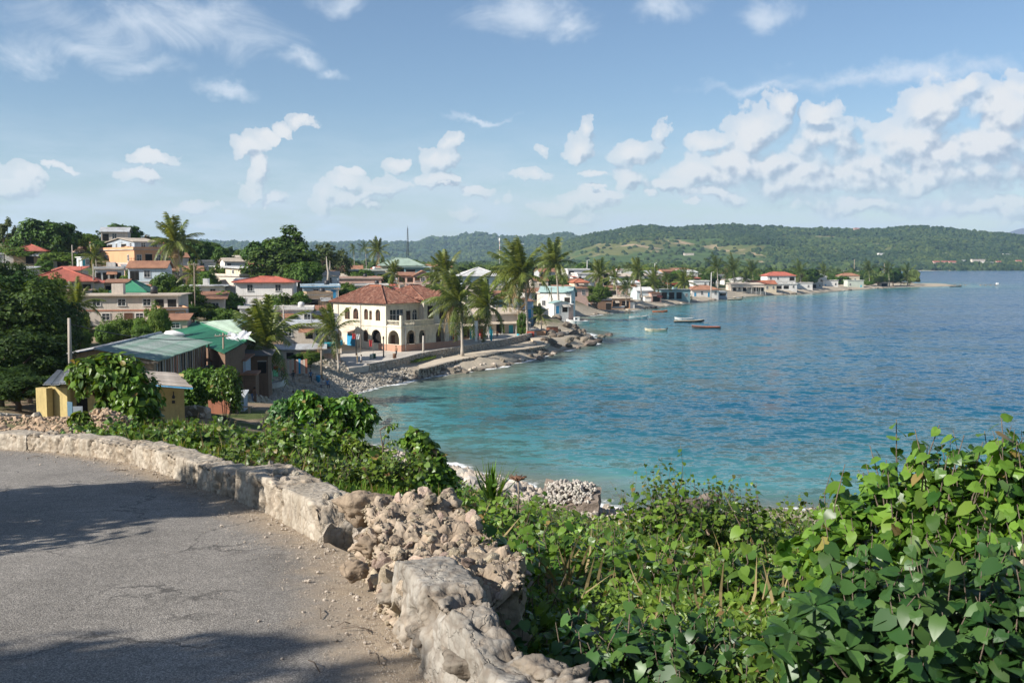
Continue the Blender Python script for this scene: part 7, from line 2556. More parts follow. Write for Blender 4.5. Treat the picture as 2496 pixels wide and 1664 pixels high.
# rocks
def rocks():
 rnd = random.Random(77)
 big = [stone_mesh('boulder', 100 + i, STONE_D, 2, .7, .3) for i in range(8)]
 bigL = [stone_mesh('boulder', 200 + i, STONE_L, 2, .7, .3) for i in range(6)]
 gry = [stone_mesh('boulder', 300 + i, STONE_G, 2, .65, .28) for i in range(6)]
 def rock(label, x, y, s, pool, group, z=None, sq=1.0):
  z = gz(x, y) if z is None else z
  me = rnd.choice(pool)
  t = thing('boulder', label, 'rock', (x, y, z + s * .18), rnd.uniform(0, 6.28), group, me)
  t.scale = (s * rnd.uniform(.8, 1.25), s * rnd.uniform(.7, 1.1), s * rnd.uniform(.7, 1.05) * sq)
  return t
 # riprap in front of the seawall out to the point
 line = [S0(x, y) for x, y in [(930, 938), (1000, 926), (1060, 915), (1137, 908), (1223, 893), (1300, 875), (1354, 861)]]
 for k in range(80):
  u = rnd.uniform(0, len(line) - 1.001)
  i = int(u)
  x = line[i][0] + (line[i + 1][0] - line[i][0]) * (u - i)
  y = line[i][1] + (line[i + 1][1] - line[i][1]) * (u - i)
  off = rnd.uniform(-.6, 2.6)
  rock('brown boulder in the riprap at the foot of the seawall', x - off * .45, y + off * .75, rnd.uniform(.28, .75), big if rnd.random() < .7 else bigL, 'riprap boulders below the seawall', max(gz(x - off * .45, y + off * .75), -.25))
 # the boulder point
 pt = [(1372, 800), (1384, 806), (1396, 812), (1408, 816), (1420, 820), (1385, 822), (1400, 828), (1414, 834), (1430, 838), (1370, 838), (1388, 844), (1350, 850), (1362, 812), (1350, 826), (1340, 836), (1440, 826), (1452, 832), (1330, 846)]
 for x, y in pt:
  for k in range(3):
   p = GZ(x + rnd.uniform(-9, 9), y + rnd.uniform(-4, 4), .2)
   rock('dark boulder heaped on the rocky point', p.x, p.y, rnd.uniform(.5, 1.25), big, 'boulders of the rocky point', max(.0, gz(p.x, p.y)) + rnd.uniform(0, .35))
 for lb, x, y, s in [('lone low rock standing farthest out off the point', 1486, 817, 1.1), ('rounded rock next to the lone outer rock', 1466, 820, 1.0), ('broad flat rock in the water below the point', 1440, 841, 1.9), ('tall upright dark rock at the root of the point', 1389, 797, 1.7), ('small rock in the water off the riprap', 1411, 847, .7), ('smallest rock off the end of the seawall', 1345, 866, .6), ('rock in shallow water near the riprap end', 1316, 874, .8)]:
  p = GZ(x, y, .1)
  rock(lb, p.x, p.y, s, big, None, .0 if s < 1.6 else .25, .8)
 # scattered along the far beach
 far = [(1415, 771), (1470, 764), (1540, 757), (1590, 750), (1650, 741), (1705, 735), (1760, 729), (1830, 721), (1900, 719), (1948, 716), (2000, 712), (2080, 706), (2150, 702), (2220, 698)]
 for i in range(len(far) - 1):
  for k in range(3):
   u = rnd.random()
   x = far[i][0] + (far[i + 1][0] - far[i][0]) * u
   y = far[i][1] + (far[i + 1][1] - far[i][1]) * u
   p = GZ(x, y - rnd.uniform(-.3, 2.2), .15)
   rock('flat rock of the ledges along the far shore', p.x, p.y, rnd.uniform(.6, 1.9), bigL if rnd.random() < .55 else big, 'ledge rocks along the far shore', .05, .45)
 # near beach: big pale boulders
 for lb, x, y, D, s in [('upright grey boulder at the top of the stony beach', 742, 936, 122, .95), ('pale rounded boulder below the low stone wall', 628, 988, 100, .75), ('long flat pale slab on the sand under the stone wall', 680, 985, 104, 1.1), ('bleached flat rock with dark underside on the sand', 645, 998, 97, .95),
                           ('large grey rock at the head of the beach path', 640, 1016, 86, 1.0), ('grey rock to the left of the dark vine column', 618, 1020, 86, .8), ('dark rock behind the long flat slab', 655, 1000, 97, .5)]:
  p = P(x, y, D)
  rock(lb, p.x, p.y, s, gry, None, None, .75)
 for k in range(48):
  x = rnd.uniform(590, 840); y = rnd.uniform(900, 1060)
  D = 15.5 * F / (y - 640)
  p = P(x, y, D)
  if poly_sd([p.x], [D], SEA)[0] > -1:
   continue
  rock('weathered stone scattered on the beach path', p.x, D, rnd.uniform(.14, .42), gry, 'stones scattered on the beach path')
 # near shore rocks under the grassy bank
 for k in range(90):
  u = rnd.random()
  x = 856 + u * 400
  y = 1088 + u * 90 + rnd.uniform(-4, 40)
  p = GZ(x, y, 0.3)
  D = p.y * rnd.uniform(.93, .99)
  q = P(x, y, D)
  rock('pale broken rock along the near waterline', q.x, D, rnd.uniform(.3, .95), bigL if rnd.random() < .7 else gry, 'broken rocks along the near waterline')
 for lb, x, y, D, s in [('large grey slab of rock right of the vine-covered bush', 1125, 1165, 62, 1.1), ('angular pale rock on the waterline by the vine-covered bush', 1090, 1140, 72, 1.0), ('second angular rock on the near waterline', 1138, 1152, 73, .9)]:
  q = P(x, y, D)
  rock(lb, q.x, D, s, gry, None, None, .6)
 for k in range(16):
  x = rnd.uniform(1660, 2350); D = rnd.uniform(60, 66)
  q = P(x, 1260, D)
  rock('dark rock among the vines along the right waterline', q.x, D, rnd.uniform(.4, 1.1), big, 'dark rocks along the right waterline', None, .7)
 # foreshore rock on the right
 q = P(1570, 1262, 62)
 t = thing('rock_outcrop', 'long dark brown rock outcrop at the water right of the cobble heap', 'rock', (q.x, q.y, .8), R_(16))
 r1 = stone_mesh('rock_mass', 901, STONE_D, 4, .5, .45)
 part('rock_mass', r1, t, scale=(3.2, 2.0, 1.7))
 part('rock_mass', stone_mesh('rock_mass', 902, STONE_D, 4, .5, .4), t, loc=(3.4, 1.6, .6), scale=(2.0, 1.3, 1.3))
 q = P(1732, 1190, 70)
 rock('smooth dark rock top poking up behind the vine leaves', q.x, q.y, .9, big, None, .6)
 for lb, x, y, D, s in [('white bleached rock among the vines, largest', 1590, 1318, 40, .65), ('small white rock left of the largest white one', 1555, 1312, 42, .4), ('white rock showing through the leaves on the right', 1822, 1246, 30, .22)]:
  q = P(x, y, D)
  me = stone_mesh('boulder', int(x), plain('bleached rock', (0.70, 0.62, 0.55), (0.5, 0.43, 0.37), 2, .9, .1, .6, 6, .05), 3, .7, .3)
  o = thing('boulder', lb, 'rock', q, 0, None, me)
  o.scale = (s * 1.3, s, s * .7)
 # cobble heap on a dark concrete block
 q = P(1385, 1205, 66)
 t = thing('cobble_heap', 'heap of round pale cobbles on a dark broken block by the water', 'stone heap', (q.x, q.y, q.z - 1.5), R_(-14))
 mb = MB()
 mb.add([(-1.9, -1.1, -1), (2.1, -.9, -1), (2.0, 1.2, -1), (-1.8, 1.2, -1), (-1.9, -1.0, .75), (2.15, -.95, 1.35), (2.0, 1.2, 1.9), (-1.8, 1.2, 2.2)], [(3, 2, 1, 0), (4, 5, 6, 7), (0, 1, 5, 4), (1, 2, 6, 5), (2, 3, 7, 6), (3, 0, 4, 7)], STONE_D)
 bm_ = bmesh.new(); mm = mb.mesh('block'); bm_.from_mesh(mm)
 bmesh.ops.subdivide_edges(bm_, edges=bm_.edges, cuts=7, use_grid_fill=True)
 for v in bm_.verts:
  v.co += Vector((noise.noise(v.co * 1.3), noise.noise(v.co * 1.3 + Vector((9, 0, 0))), noise.noise(v.co * 1.3 + Vector((0, 9, 0))))) * .22
 bm_.to_mesh(mm); bm_.free()
 part('block', mm, t)
 cob = plain('pale cobbles', (0.40, 0.365, 0.315), (0.26, 0.235, 0.20), 3, .8, .2, .3, 8, .02, 0, .5, objvar=.32)
 cm = [stone_mesh('cobble', 400 + i, cob, 2, .7, .12) for i in range(6)]
 for k in range(260):
  x, y = rnd.uniform(-1.75, 1.75), rnd.uniform(-.95, 1.1)
  bz = .8 + (y + 1) * .55 + (x + 1.9) * .13 * (1 - (y + 1) * .45)
  z = bz + .55 * max(0, 1 - (x / 1.8) ** 2) * max(0, 1 - ((y - .2) / 1.2) ** 2) * rnd.uniform(.55, 1.0) + .03
  part('cobble', cm[k % 6], t, loc=(x, y, z), rot=(rnd.uniform(0, 6), rnd.uniform(0, 6), rnd.uniform(0, 6)), scale=(rnd.uniform(.09, .2), rnd.uniform(.09, .2), rnd.uniform(.08, .15)))
 # smaller broken stone between the rocks of the near waterline
 rng = np.random.default_rng(18)
 T, Fc = mesh_np(stone_mesh('chip', 6, STONE_L, 1, .7, .3))
 X = rng.uniform(-20, 22, 60000); Y = rng.uniform(56, 104, 60000)
 sd = poly_sd(X, Y, SEA)
 k = (sd < .5) & (sd > -9 * rng.random(len(X)) ** .7) & (X / Y > -.17)
 X, Y = X[k][:3800], Y[k][:3800]
 V, fs = scatter(T, [Fc], np.stack([X, Y, ground_z(X, Y) + .04], -1), basis(rng.normal(size=(len(X), 3)), rng), .08 + .32 * rng.random(len(X)) ** 2.5)
 o = link(bpy.data.objects.new('rubble', npmesh('rubble', V, fs, STONE_L, False)))
 o['kind'] = 'stuff'; o['label'] = 'broken pale stone along the near waterline'; o['category'] = 'rubble'
 # pebbles of the beach: nobody could count these
 rng = np.random.default_rng(8)
 T, Fc = mesh_np(stone_mesh('pebble', 5, STONE_G, 1, .6))
 n = 9000
 px = rng.uniform(600, 1010, n * 3); py = rng.uniform(905, 1100, n * 3)
 Y = np.array([GZ(a, b, .7).y for a, b in zip(px, py)])
 X = (px - CX) / F * Y
 sd = poly_sd(X, Y, SEA)
 k = (sd < .6) & (sd > -11) & (Y < 175)
 X, Y = X[k][:n], Y[k][:n]
 Z = ground_z(X, Y)
 R = basis(rng.normal(size=(len(X), 3)) * .4 + np.array([0, 0, 1]), rng)
 V, fs = scatter(T, [Fc], np.stack([X, Y, Z + .03], -1), R, rng.uniform(.07, .26, len(X)))
 o = link(bpy.data.objects.new('pebbles', npmesh('pebbles', V, fs, STONE_G, False)))
 o['kind'] = 'stuff'; o['label'] = 'grey pebbles covering the little beach'; o['category'] = 'pebbles'
# road and its verge
def wall_frame(i):
 a, b = WALL_S[max(i - 1, 0)], WALL_S[min(i + 1, len(WALL_S) - 1)]
 d = b - a
 d.z = 0
 d.normalize()
 return d, Vector((-d.y, d.x, 0))     # along (towards the camera), outward = towards the sea / right
def build_road():
 # rows across from the wall line to the inner edge
 out = [p for p in WALL_S[::3]]
 n = len(out)
 inn = resample(INNER, 0.5)
 V, fq = [], []
 m = 46
 for i in range(n):
  u = i / (n - 1)
  q = inn[min(len(inn) - 1, int(u * (len(inn) - 1)))]
  d, o = wall_frame(min(i * 3, len(WALL_S) - 1))
  e = out[i] + o * 0.12
  for j in range(m):
   s = (j / (m - 1)) ** 1.3
   x, y = e.x + (q.x - e.x) * s, e.y + (q.y - e.y) * s
   z = road_z(x, y) + 0.02 * noise.noise(Vector((x * .7, y * .7, 0))) + 0.008 * noise.noise(Vector((x * 2.5, y * 2.5, 3)))
   V.append((x, y, z))
 for i in range(n - 1):
  for j in range(m - 1):
   a = i * m + j
   fq.append((a, a + 1, a + m + 1, a + m))
 me = npmesh('road', V, np.array(fq), None, True)
 at = me.attributes.new('edge', 'FLOAT', 'POINT')
 ed = []
 for i in range(n):
  for j in range(m):
   p = Vector(V[i * m + j]); e = Vector(V[i * m])
   ed.append((p - e).length)
 at.data.foreach_set('value', np.array(ed, np.float32))
 mt, t, o = new_mat('old asphalt')
 pos = coords(t, True)
 an = t.new('ShaderNodeAttribute', attribute_name='edge')
 gr = t.voro(pos, 95, 'F1', 'Color')
 gsep = t.new('ShaderNodeSeparateColor'); t.l.new(gr, gsep.inputs[0])
 gd = t.voro(pos, 95, 'F1', 'Distance')
 big = t.noise(pos, 0.5, 5, 0.6)
 med = t.noise(pos, 6, 5, 0.65)
 col = t.ramp(gsep.outputs[0], [(0, (0.13, 0.118, 0.104)), (0.5, (0.25, 0.226, 0.195)), (0.85, (0.34, 0.31, 0.27)), (1, (0.45, 0.41, 0.36))])
 col = t.mix(t.mapr(gd, 0.35, 0.75, 0, 0.5), col, (0.07, 0.064, 0.057))
 col = t.mix(1.0, col, t.mapr(big, 0.3, 0.7, 0.80, 1.18), 'MULTIPLY')
 col = t.mix(1.0, col, t.mapr(med, 0.3, 0.7, 0.88, 1.12), 'MULTIPLY')
 # dust drifting in from the verge
 wob = t.math('ADD', an.outputs['Fac'], t.math('MULTIPLY', t.math('SUBTRACT', t.noise(pos, 1.7, 6, 0.65), 0.5), 1.3))
 dust = t.mapr(wob, 1.15, 0.25, 0, 0.95, True)
 sand = t.mix(t.mapr(med, 0.35, 0.65), (0.37, 0.29, 0.20), (0.26, 0.20, 0.14))
 sand = t.mix(t.mapr(gsep.outputs[1], 0.6, 1.0, 0, 0.6), sand, (0.45, 0.38, 0.29))
 col = t.mix(dust, col, sand)
 cr = t.voro(t.vmath('ADD', pos, t.vmath('SCALE', t.noise(pos, 2.0, 4, 0.6, out='Color'), 0.6)), 0.55, 'DISTANCE_TO_EDGE')
 crk = t.math('MULTIPLY', t.mapr(cr, 0.0, 0.014, 1, 0), t.mapr(big, 0.48, 0.58))
 col = t.mix(t.math('MULTIPLY', crk, 0.75), col, (0.03, 0.028, 0.026))
 hgt = t.math('ADD', t.math('MULTIPLY', gd, -0.6), t.math('MULTIPLY', med, 0.8))
 oil = t.noise(pos, 1.3, 3, 0.5)
 col = t.mix(t.mapr(oil, 0.66, 0.74, 0, 0.4), col, (0.07, 0.062, 0.055))
 pt = t.voro(t.vmath('ADD', pos, t.vmath('SCALE', t.noise(pos, 1.5, 3, 0.6, out='Color'), 0.5)), 0.22, 'F1', 'Color')
 ps = t.new('ShaderNodeSeparateColor'); t.l.new(pt, ps.inputs[0])
 col = t.mix(1.0, col, t.mapr(ps.outputs[0], 0, 1, 0.9, 1.08), 'MULTIPLY')
 b = principled(t, col, 0.85, 0.25, 0, bump(t, hgt, 0.75, 0.012))
 t.l.new(b.outputs[0], o.inputs[0])
 me.materials.append(mt)
 structure('road', me)
# old plastered stone walls beside the road
def wall_mat(name, c, c2, hole):
 m, t, out = new_mat(name)
 pos = coords(t, True)
 n1 = t.noise(pos, 1.6, 7, 0.65)
 n2 = t.noise(pos, 9, 6, 0.65)
 n3 = t.noise(t.vmath('MULTIPLY', pos, (4, 4, 0.5)), 2.2, 5, 0.65)
 v1 = t.voro(t.vmath('ADD', pos, t.vmath('SCALE', t.noise(pos, 7, 3, 0.5, out='Color'), 0.06)), 13, 'F1')
 col = t.mix(t.mapr(n1, 0.4, 0.62), c, c2)
 st = t.new('ShaderNodeAttribute', attribute_name='stone_tone').outputs['Fac']
 jt = t.new('ShaderNodeAttribute', attribute_name='joint').outputs['Fac']
 col = t.mix(1.0, col, t.ramp(st, [(0.15, (0.72, 0.68, 0.64)), (0.5, (1, 1, 1)), (0.85, (1.22, 1.17, 1.12))]), 'MULTIPLY')
 col = t.mix(t.math('MULTIPLY', jt, 0.55), col, (0.16, 0.12, 0.085))
 col = t.mix(t.mapr(n3, 0.5, 0.7, 0, 0.55), col, (0.25, 0.19, 0.13))
 col = t.mix(t.mapr(n2, 0.56, 0.72, 0, 0.6), col, (0.19, 0.155, 0.12))
 col = t.mix(t.mapr(v1, 0.5, 0.75, 0, hole), col, (0.13, 0.10, 0.075))
 cr = t.voro(t.vmath('ADD', pos, t.vmath('SCALE', t.noise(pos, 3, 4, 0.6, out='Color'), 0.5)), 1.7, 'DISTANCE_TO_EDGE')
 col = t.mix(t.math('MULTIPLY', t.mapr(cr, 0.0, 0.012, 0.7, 0), t.mapr(n1, 0.47, 0.6)), col, (0.09, 0.07, 0.055))
 h = t.math('ADD', t.math('MULTIPLY', n2, 0.6), t.math('ADD', t.math('MULTIPLY', v1, -0.55 * (0.4 + hole)), t.math('MULTIPLY', n1, 0.8)))
 h = t.math('ADD', h, t.math('MULTIPLY', t.mapr(cr, 0, 0.02), 0.2))
 b = principled(t, col, 0.93, 0.12, 0, bump(t, h, 1.0, 0.035))
 t.l.new(b.outputs[0], out.inputs[0])
 return m
def swept_wall(parent, name, i0, i1, width, hfun, mat, seed, rough=0.05, wob=0.03, nseg=44, off=0.0, batter=0.05, csize=0.16, relief=0.03, cover=0.0, bites=0.0):
 """a wall body along the wall line; its faces break up into single stones (csize across, relief deep) where the plaster (cover) is gone"""
 org = WALL_S[i0].copy()
 fine = resample([WALL_S[i] for i in range(i0, i1 + 1)], 0.028)
 n = len(fine)
 V = np.zeros((n, nseg, 3)); N = np.zeros((n, nseg, 3))
 for i, p in enumerate(fine):
  a, b = fine[max(i - 4, 0)], fine[min(i + 4, n - 1)]
  d = b - a; d.z = 0; d.normalize()
  o = Vector((-d.y, d.x, 0))
  u = i / (n - 1)
  h = hfun(u)
  w = width(u) if callable(width) else width
  for j in range(nseg):
   s = j / (nseg - 1)
   if s < 0.40:
    k = s / 0.40; x, z = batter * k, -0.2 + (h + 0.2) * k; nr = (-1, .1)
   elif s < 0.76:
    k = (s - 0.40) / 0.36; x, z = batter + (w - batter) * k, h; nr = (0, 1)
   else:
    k = (s - 0.76) / 0.24; x, z = w, h - (h + 1.6) * k; nr = (1, .1)
   V[i, j] = p + o * (x + off) + Vector((0, 0, z))
   N[i, j] = o * nr[0] + Vector((0, 0, nr[1]))
 P3 = V.copy()
 wp = P3 + np.stack([fbm(P3, 3.1, 3, seed + 1), fbm(P3, 3.1, 3, seed + 2), fbm(P3, 3.1, 3, seed + 3)], -1) * csize * .5
 f1, f2, idr = cells(wp * np.array([1, 1, 1.35]), csize, seed)
 g1, g2, idr2 = cells(wp, csize * .42, seed + 9)
 sh = V.shape[:2]
 groove = np.clip(1 - (f2 - f1) / .16, 0, 1).reshape(sh)
 dome = (0.35 - np.minimum(f1, .7)).reshape(sh)
 groove2 = np.clip(1 - (g2 - g1) / .22, 0, 1).reshape(sh)
 big = fbm(P3, 1.3, 3, seed + 5); med = fbm(P3, 6, 4, seed + 6); fin = fbm(P3, 26, 3, seed + 7)
 bare = np.clip((fbm(P3, 1.9, 4, seed + 8) - cover) / .12, 0, 1) if cover else np.ones(sh)
 disp = bare * ((idr.reshape(sh) - .55) * relief * 1.5 - groove * relief * 1.2 + dome * relief * .7 + (idr2.reshape(sh) - .5) * relief * .55 - groove2 * relief * .35)
 disp = disp - (1 - bare) * 0.0 + (1 - bare) * .012 + big * wob * .8 + med * rough + fin * rough * .45
 if bites:
  disp = disp - np.clip(fbm(P3, 2.4, 3, seed + 12) - .25, 0, 1) * bites
 V = V + N * disp[..., None] + np.stack([fbm(P3, 8, 3, seed + 14), fbm(P3, 8, 3, seed + 16), fbm(P3, 8, 3, seed + 18)], -1) * rough * .5 - np.array(org)
 idx = np.arange(n * nseg).reshape(n, nseg)
 fs = [np.stack([idx[:-1, :-1], idx[:-1, 1:], idx[1:, 1:], idx[1:, :-1]], -1).reshape(-1, 4)]
 Vl = V.reshape(-1, 3)
 extra = []
 for e in (0, n - 1):
  c = len(Vl) + len(extra)
  extra.append(V[e].mean(0))
  r = idx[e]
  fs.append(np.stack([r[:-1], r[1:], np.full(nseg - 1, c)], -1))
 Vl = np.vstack([Vl, extra])
 me = npmesh(name, Vl, fs, mat, True)
 at = me.attributes.new('stone_tone', 'FLOAT', 'POINT')
 tone = np.concatenate([np.where(bare.ravel() > .5, idr * .7 + idr2 * .3, .5), [.5, .5]])
 at.data.foreach_set('value', tone.astype(np.float32))
 at = me.attributes.new('joint', 'FLOAT', 'POINT')
 at.data.foreach_set('value', np.concatenate([(np.maximum(groove, groove2 * .6) * bare).ravel(), [0, 0]]).astype(np.float32))
 return part(name, me, parent, loc=org)
def near_idx(px, py):
 q = on_road(px, py)
 return min(range(len(WALL_S)), key=lambda i: (WALL_S[i] - q).length)
def build_walls():
 PL = wall_mat('old lime plaster wall', (0.44, 0.385, 0.31), (0.29, 0.25, 0.195), 0.35)
 PR = wall_mat('broken rubble masonry', (0.44, 0.365, 0.28), (0.32, 0.255, 0.19), 0.30)
 PN = wall_mat('grey weathered masonry', (0.35, 0.32, 0.275), (0.21, 0.19, 0.16), 0.45)
 iA, iB = 0, near_idx(568, 1216)
 t = thing('kerb_wall', 'long low curved plaster kerb wall along the outer side of the road', 'wall', (0, 0, 0))
 cuts = [0, near_idx(60, 1098), near_idx(330, 1134), near_idx(470, 1182), iB]
 for k in range(4):
  hh = [0.30, 0.33, 0.37, 0.36][k]
  swept_wall(t, 'wall_section', cuts[k], cuts[k + 1], 0.55, lambda u, hh=hh: hh + .015 * math.sin(u * 23 + k), PL, 10 + k, 0.008, 0.018, 40, 0, .03, .14, .030, -.02, .08)
 iC = near_idx(775, 1324)
 t = thing('wall_block', 'taller broken block of the roadside wall with a flat cracked top', 'wall', (0, 0, 0))
 swept_wall(t, 'wall_body', iB + 1, iC, lambda u: 0.85 - 0.25 * u, lambda u: 0.46 + 0.06 * math.sin(u * 7) * .3 - 0.10 * max(0, u - .82) / .18 - (0.25 * max(0, u - .93) / .07), PL, 21, 0.010, 0.02, 48, 0, .04, .17, .030, .02, .10)
 rnd = random.Random(4)
 chips = [stone_mesh('wall_stone', 500 + i, STONE_L, 2, .7, .3) for i in range(5)]
 for k in range(9):
  i = rnd.randint(iB + 1, iC)
  d, o = wall_frame(i)
  u = (i - iB) / (iC - iB)
  s = rnd.uniform(.04, .11)
  p = WALL_S[i] + o * rnd.uniform(.2, .6) + Vector((0, 0, rnd.uniform(.05, .48)))
  if (p - WALL_S[i]).dot(o) > .08:
   p.z = WALL_S[i].z + .46
  part('wall_stone', chips[k % 5], t, loc=p, rot=(rnd.uniform(0, 6),) * 3, scale=s)
 # fallen lumps at its near end
 for k in range(16):
  d, o = wall_frame(iC)
  s = rnd.uniform(.07, .17)
  p = WALL_S[iC] + d * rnd.uniform(-.1, .75) + o * rnd.uniform(.1, .95) + Vector((0, 0, s * .3))
  part('wall_stone', chips[k % 5], t, loc=p, rot=(rnd.uniform(0, 6), rnd.uniform(0, 6), 0), scale=(s * 1.2, s, s * .8))
 # the ruined stretch: a heap of rubble masonry
 iD = near_idx(940, 1555)
 iC2 = iC + 7
 t = thing('rubble_wall', 'collapsed stretch of roadside wall, a heap of rough pinkish limestone rubble', 'wall', (0, 0, 0))
 def rubw(u):
  return 1.15 + 0.35 * math.sin(u * 2.6) - .25 * u
 def rubh(u):
  return 0.40 + 0.08 * math.sin(u * 9) + 0.16 * max(0, 1 - u / .3) + .05 * math.sin(u * 31)
 core = swept_wall(t, 'rubble_core', iC2, iD + 2, rubw, rubh, PR, 33, 0.022, 0.10, 72, 0.0, 0.20, .19, .075, 0.0, .22)
 stones = [stone_mesh('stone', 600 + i, plain('rubble stone', (0.47, 0.375, 0.285), (0.30, 0.225, 0.16), 2.2, .93, .12, .8, 8, .04, 0, .8, objvar=.38), 2, .75, .35) for i in range(9)]
 me = core.data
 n = len(me.vertices)
 rnd = random.Random(9)
 cam_v = Vector((0, 0, CAMZ))
 cnt = 0
 cand = list(range(n))
 rnd.shuffle(cand)
 for vi in cand:
  if cnt >= 300:
   break
  v = me.vertices[vi]
  p = v.co + core.location
  nr = v.normal
  if (cam_v - p).dot(nr) < 0 and (cam_v - p).dot(-nr) < 0:
   continue
  if p.z < road_z(p.x, p.y) + .02:
   continue
  s = .022 + .10 * rnd.random() ** 3.2
  part('stone', stones[cnt % 9], t, loc=p - nr * s * .15, rot=(rnd.uniform(0, 6), rnd.uniform(0, 6), rnd.uniform(0, 6)), scale=(s * rnd.uniform(.8, 1.5), s * rnd.uniform(.8, 1.3), s * rnd.uniform(.6, 1)))
  cnt += 1
 rg = np.random.default_rng(77)
 Vc = np.array([list(v.co + core.location) for v in me.vertices]); Nc = np.array([list(v.normal) for v in me.vertices])
 pick = rg.integers(0, n, 2600)
 pick = pick[(Vc[pick, 2] > road_z(Vc[pick, 0], Vc[pick, 1]) - .02)]
 T, Fc = mesh_np(stone_mesh('chip', 44, STONE_L, 1, .7))
 Vs, fs_ = scatter(T, [Fc], Vc[pick] + rg.normal(size=(len(pick), 3)) * .015, basis(rg.normal(size=(len(pick), 3)), rg), .008 + .022 * rg.random(len(pick)) ** 2)
 part('small_rubble', npmesh('small_rubble', Vs, fs_, stones[0].materials[0]), t, kind='stuff')
 # big named blocks of the heap, standing where the photograph shows them
 def blockat(px, py, Y, s, sc3, seed, mat, rough=.28, rot=(0, 0, 0), nm='large_block', sub=4):
  p = P(px, py, Y)
  part(nm, stone_mesh(nm, seed, mat, sub, .8, rough), t, loc=p, rot=rot, scale=(s * sc3[0], s * sc3[1], s * sc3[2]))
 blockat(880, 1235, 11.2, .27, (1, .9, 1.05), 701, PR, .3)
 blockat(930, 1225, 11.3, .17, (1.3, 1, .8), 702, PR)
 blockat(1055, 1290, 10.7, .42, (1.3, 1, .45), 703, PL, .18, (0, .1, -.3))
 blockat(1200, 1390, 9.6, .30, (.95, 1.1, .95), 704, PL, .2, (0, .15, .6))
 blockat(1010, 1405, 9.35, .17, (1.15, .9, .9), 705, PR, .2)
 blockat(905, 1330, 10.2, .17, (1.1, 1, .9), 706, PR)
 blockat(960, 1330, 10.1, .14, (1.2, 1, .9), 707, PR)
 blockat(1090, 1345, 10.0, .16, (1.2, 1, .8), 708, PR)
 blockat(1150, 1450, 9.3, .14, (1.2, 1, .8), 709, PR)
 blockat(860, 1390, 9.5, .13, (1.2, 1, 1), 710, PR)
 # grey wall stretch nearest the camera
 t = thing('roadside_wall', 'grey weathered wall stretch nearest the camera, rounded uneven top', 'wall', (0, 0, 0))
 iE = len(WALL_S) - 2
 def nh(u):
  return 0.56 + 0.09 * math.sin(u * 21) + 0.05 * math.sin(u * 47 + 1) - .14 * u
 swept_wall(t, 'wall_body', iD - 2, iE, lambda u: 0.46 + .08 * math.sin(u * 30), nh, PN, 45, 0.020, 0.05, 48, -.02, .08, .30, .055, -.15, .16)
 for k, (px, py, Y, s, q) in enumerate([(1000, 1445, 8.6, .22, (1.1, 1, .8)), (1060, 1530, 7.6, .20, (1.3, 1, .7)), (1140, 1610, 6.7, .22, (1.3, 1, .7)), (1320, 1640, 6.2, .16, (1.1, .9, .8)), (1395, 1655, 6.1, .14, (1.2, .9, .8))]):
  p = P(px, py, Y)
  part('top_stone', stone_mesh('top_stone', 720 + k, PN, 4, .75, .3), t, loc=p, rot=(0, 0, k), scale=(s * q[0], s * q[1], s * q[2]))
 # gravel of the verge
 rng = np.random.default_rng(21)
 T, Fc = mesh_np(stone_mesh('grain', 31, STONE_L, 1, .6))
 N = 8000
 ii = rng.integers(20, len(WALL_S) - 4, N)
 off = -np.abs(rng.normal(0, .42, N)) + .06
 pos = np.zeros((N, 3));
 for k in range(N):
  d, o = wall_frame(int(ii[k]))
  q = WALL_S[int(ii[k])] + o * off[k] + d * rng.uniform(-.06, .06)
  pos[k] = (q.x, q.y, road_z(q.x, q.y) + .012)
 R = basis(rng.normal(size=(N, 3)) * .5 + np.array([0, 0, 1]), rng)
 s = rng.uniform(.004, .012, N) * np.where(rng.random(N) < .05, 2.8, 1)
 V, fs = scatter(T, [Fc], pos, R, s)
 o = link(bpy.data.objects.new('gravel', npmesh('gravel', V, fs, STONE_L)))
 o['kind'] = 'stuff'; o['label'] = 'gravel and chips along the foot of the roadside walls'; o['category'] = 'gravel'
 # twigs on the verge
 mb = MB()
 for k in range(26):
  i = rng.integers(40, len(WALL_S) - 20)
  d, o_ = wall_frame(int(i))
  q = WALL_S[int(i)] - o_ * rng.uniform(.1, .9)
  a = rng.uniform(0, 6.28)
  e = Vector((math.cos(a), math.sin(a), 0)) * rng.uniform(.08, .3)
  z = road_z(q.x, q.y) + .02
  mb.tube([(q.x, q.y, z), (q.x + e.x * .5, q.y + e.y * .5 + .02, z + .02), (q.x + e.x, q.y + e.y, z)], .005, BARK, 4)
 o = link(bpy.data.objects.new('twigs', mb.mesh('twigs')))
 o['kind'] = 'stuff'; o['label'] = 'dry twigs lying along the road edge'; o['category'] = 'twigs'
# grass and ground cover on the bank
GRASS = leafmat('bank grass', (0.060, 0.115, 0.012), (0.17, 0.25, 0.035), 0.35, .5, .25, dry=.10)
COVER = leafmat('ground cover leaves', (0.038, 0.092, 0.010), (0.17, 0.255, 0.034), 0.32, .42, .4, dry=.03)
VINE = leafmat('vine leaves', (0.030, 0.085, 0.010), (0.155, 0.265, 0.034), 0.34, .38, .4, dry=.025)
VINED = leafmat('dark and shade-toned leaves', (0.022, 0.070, 0.015), (0.075, 0.150, 0.032), 0.22, .42, .4)  # on the corner plants the shade is painted into this dark tone
DRY = leafmat('dry stalks', (0.16, 0.11, 0.05), (0.32, 0.24, 0.13), 0.2, .8, .1)
def area_points(rng, n, px0, px1, Y0, Y1, dens=None, pmin=None):
 px = rng.uniform(px0, px1, n)
 # even in the picture rather than on the ground: more where it is near
 Y = Y0 * (Y1 / Y0) ** rng.uniform(0, 1, n)
 X = (px - CX) / F * Y
 return px, X, Y
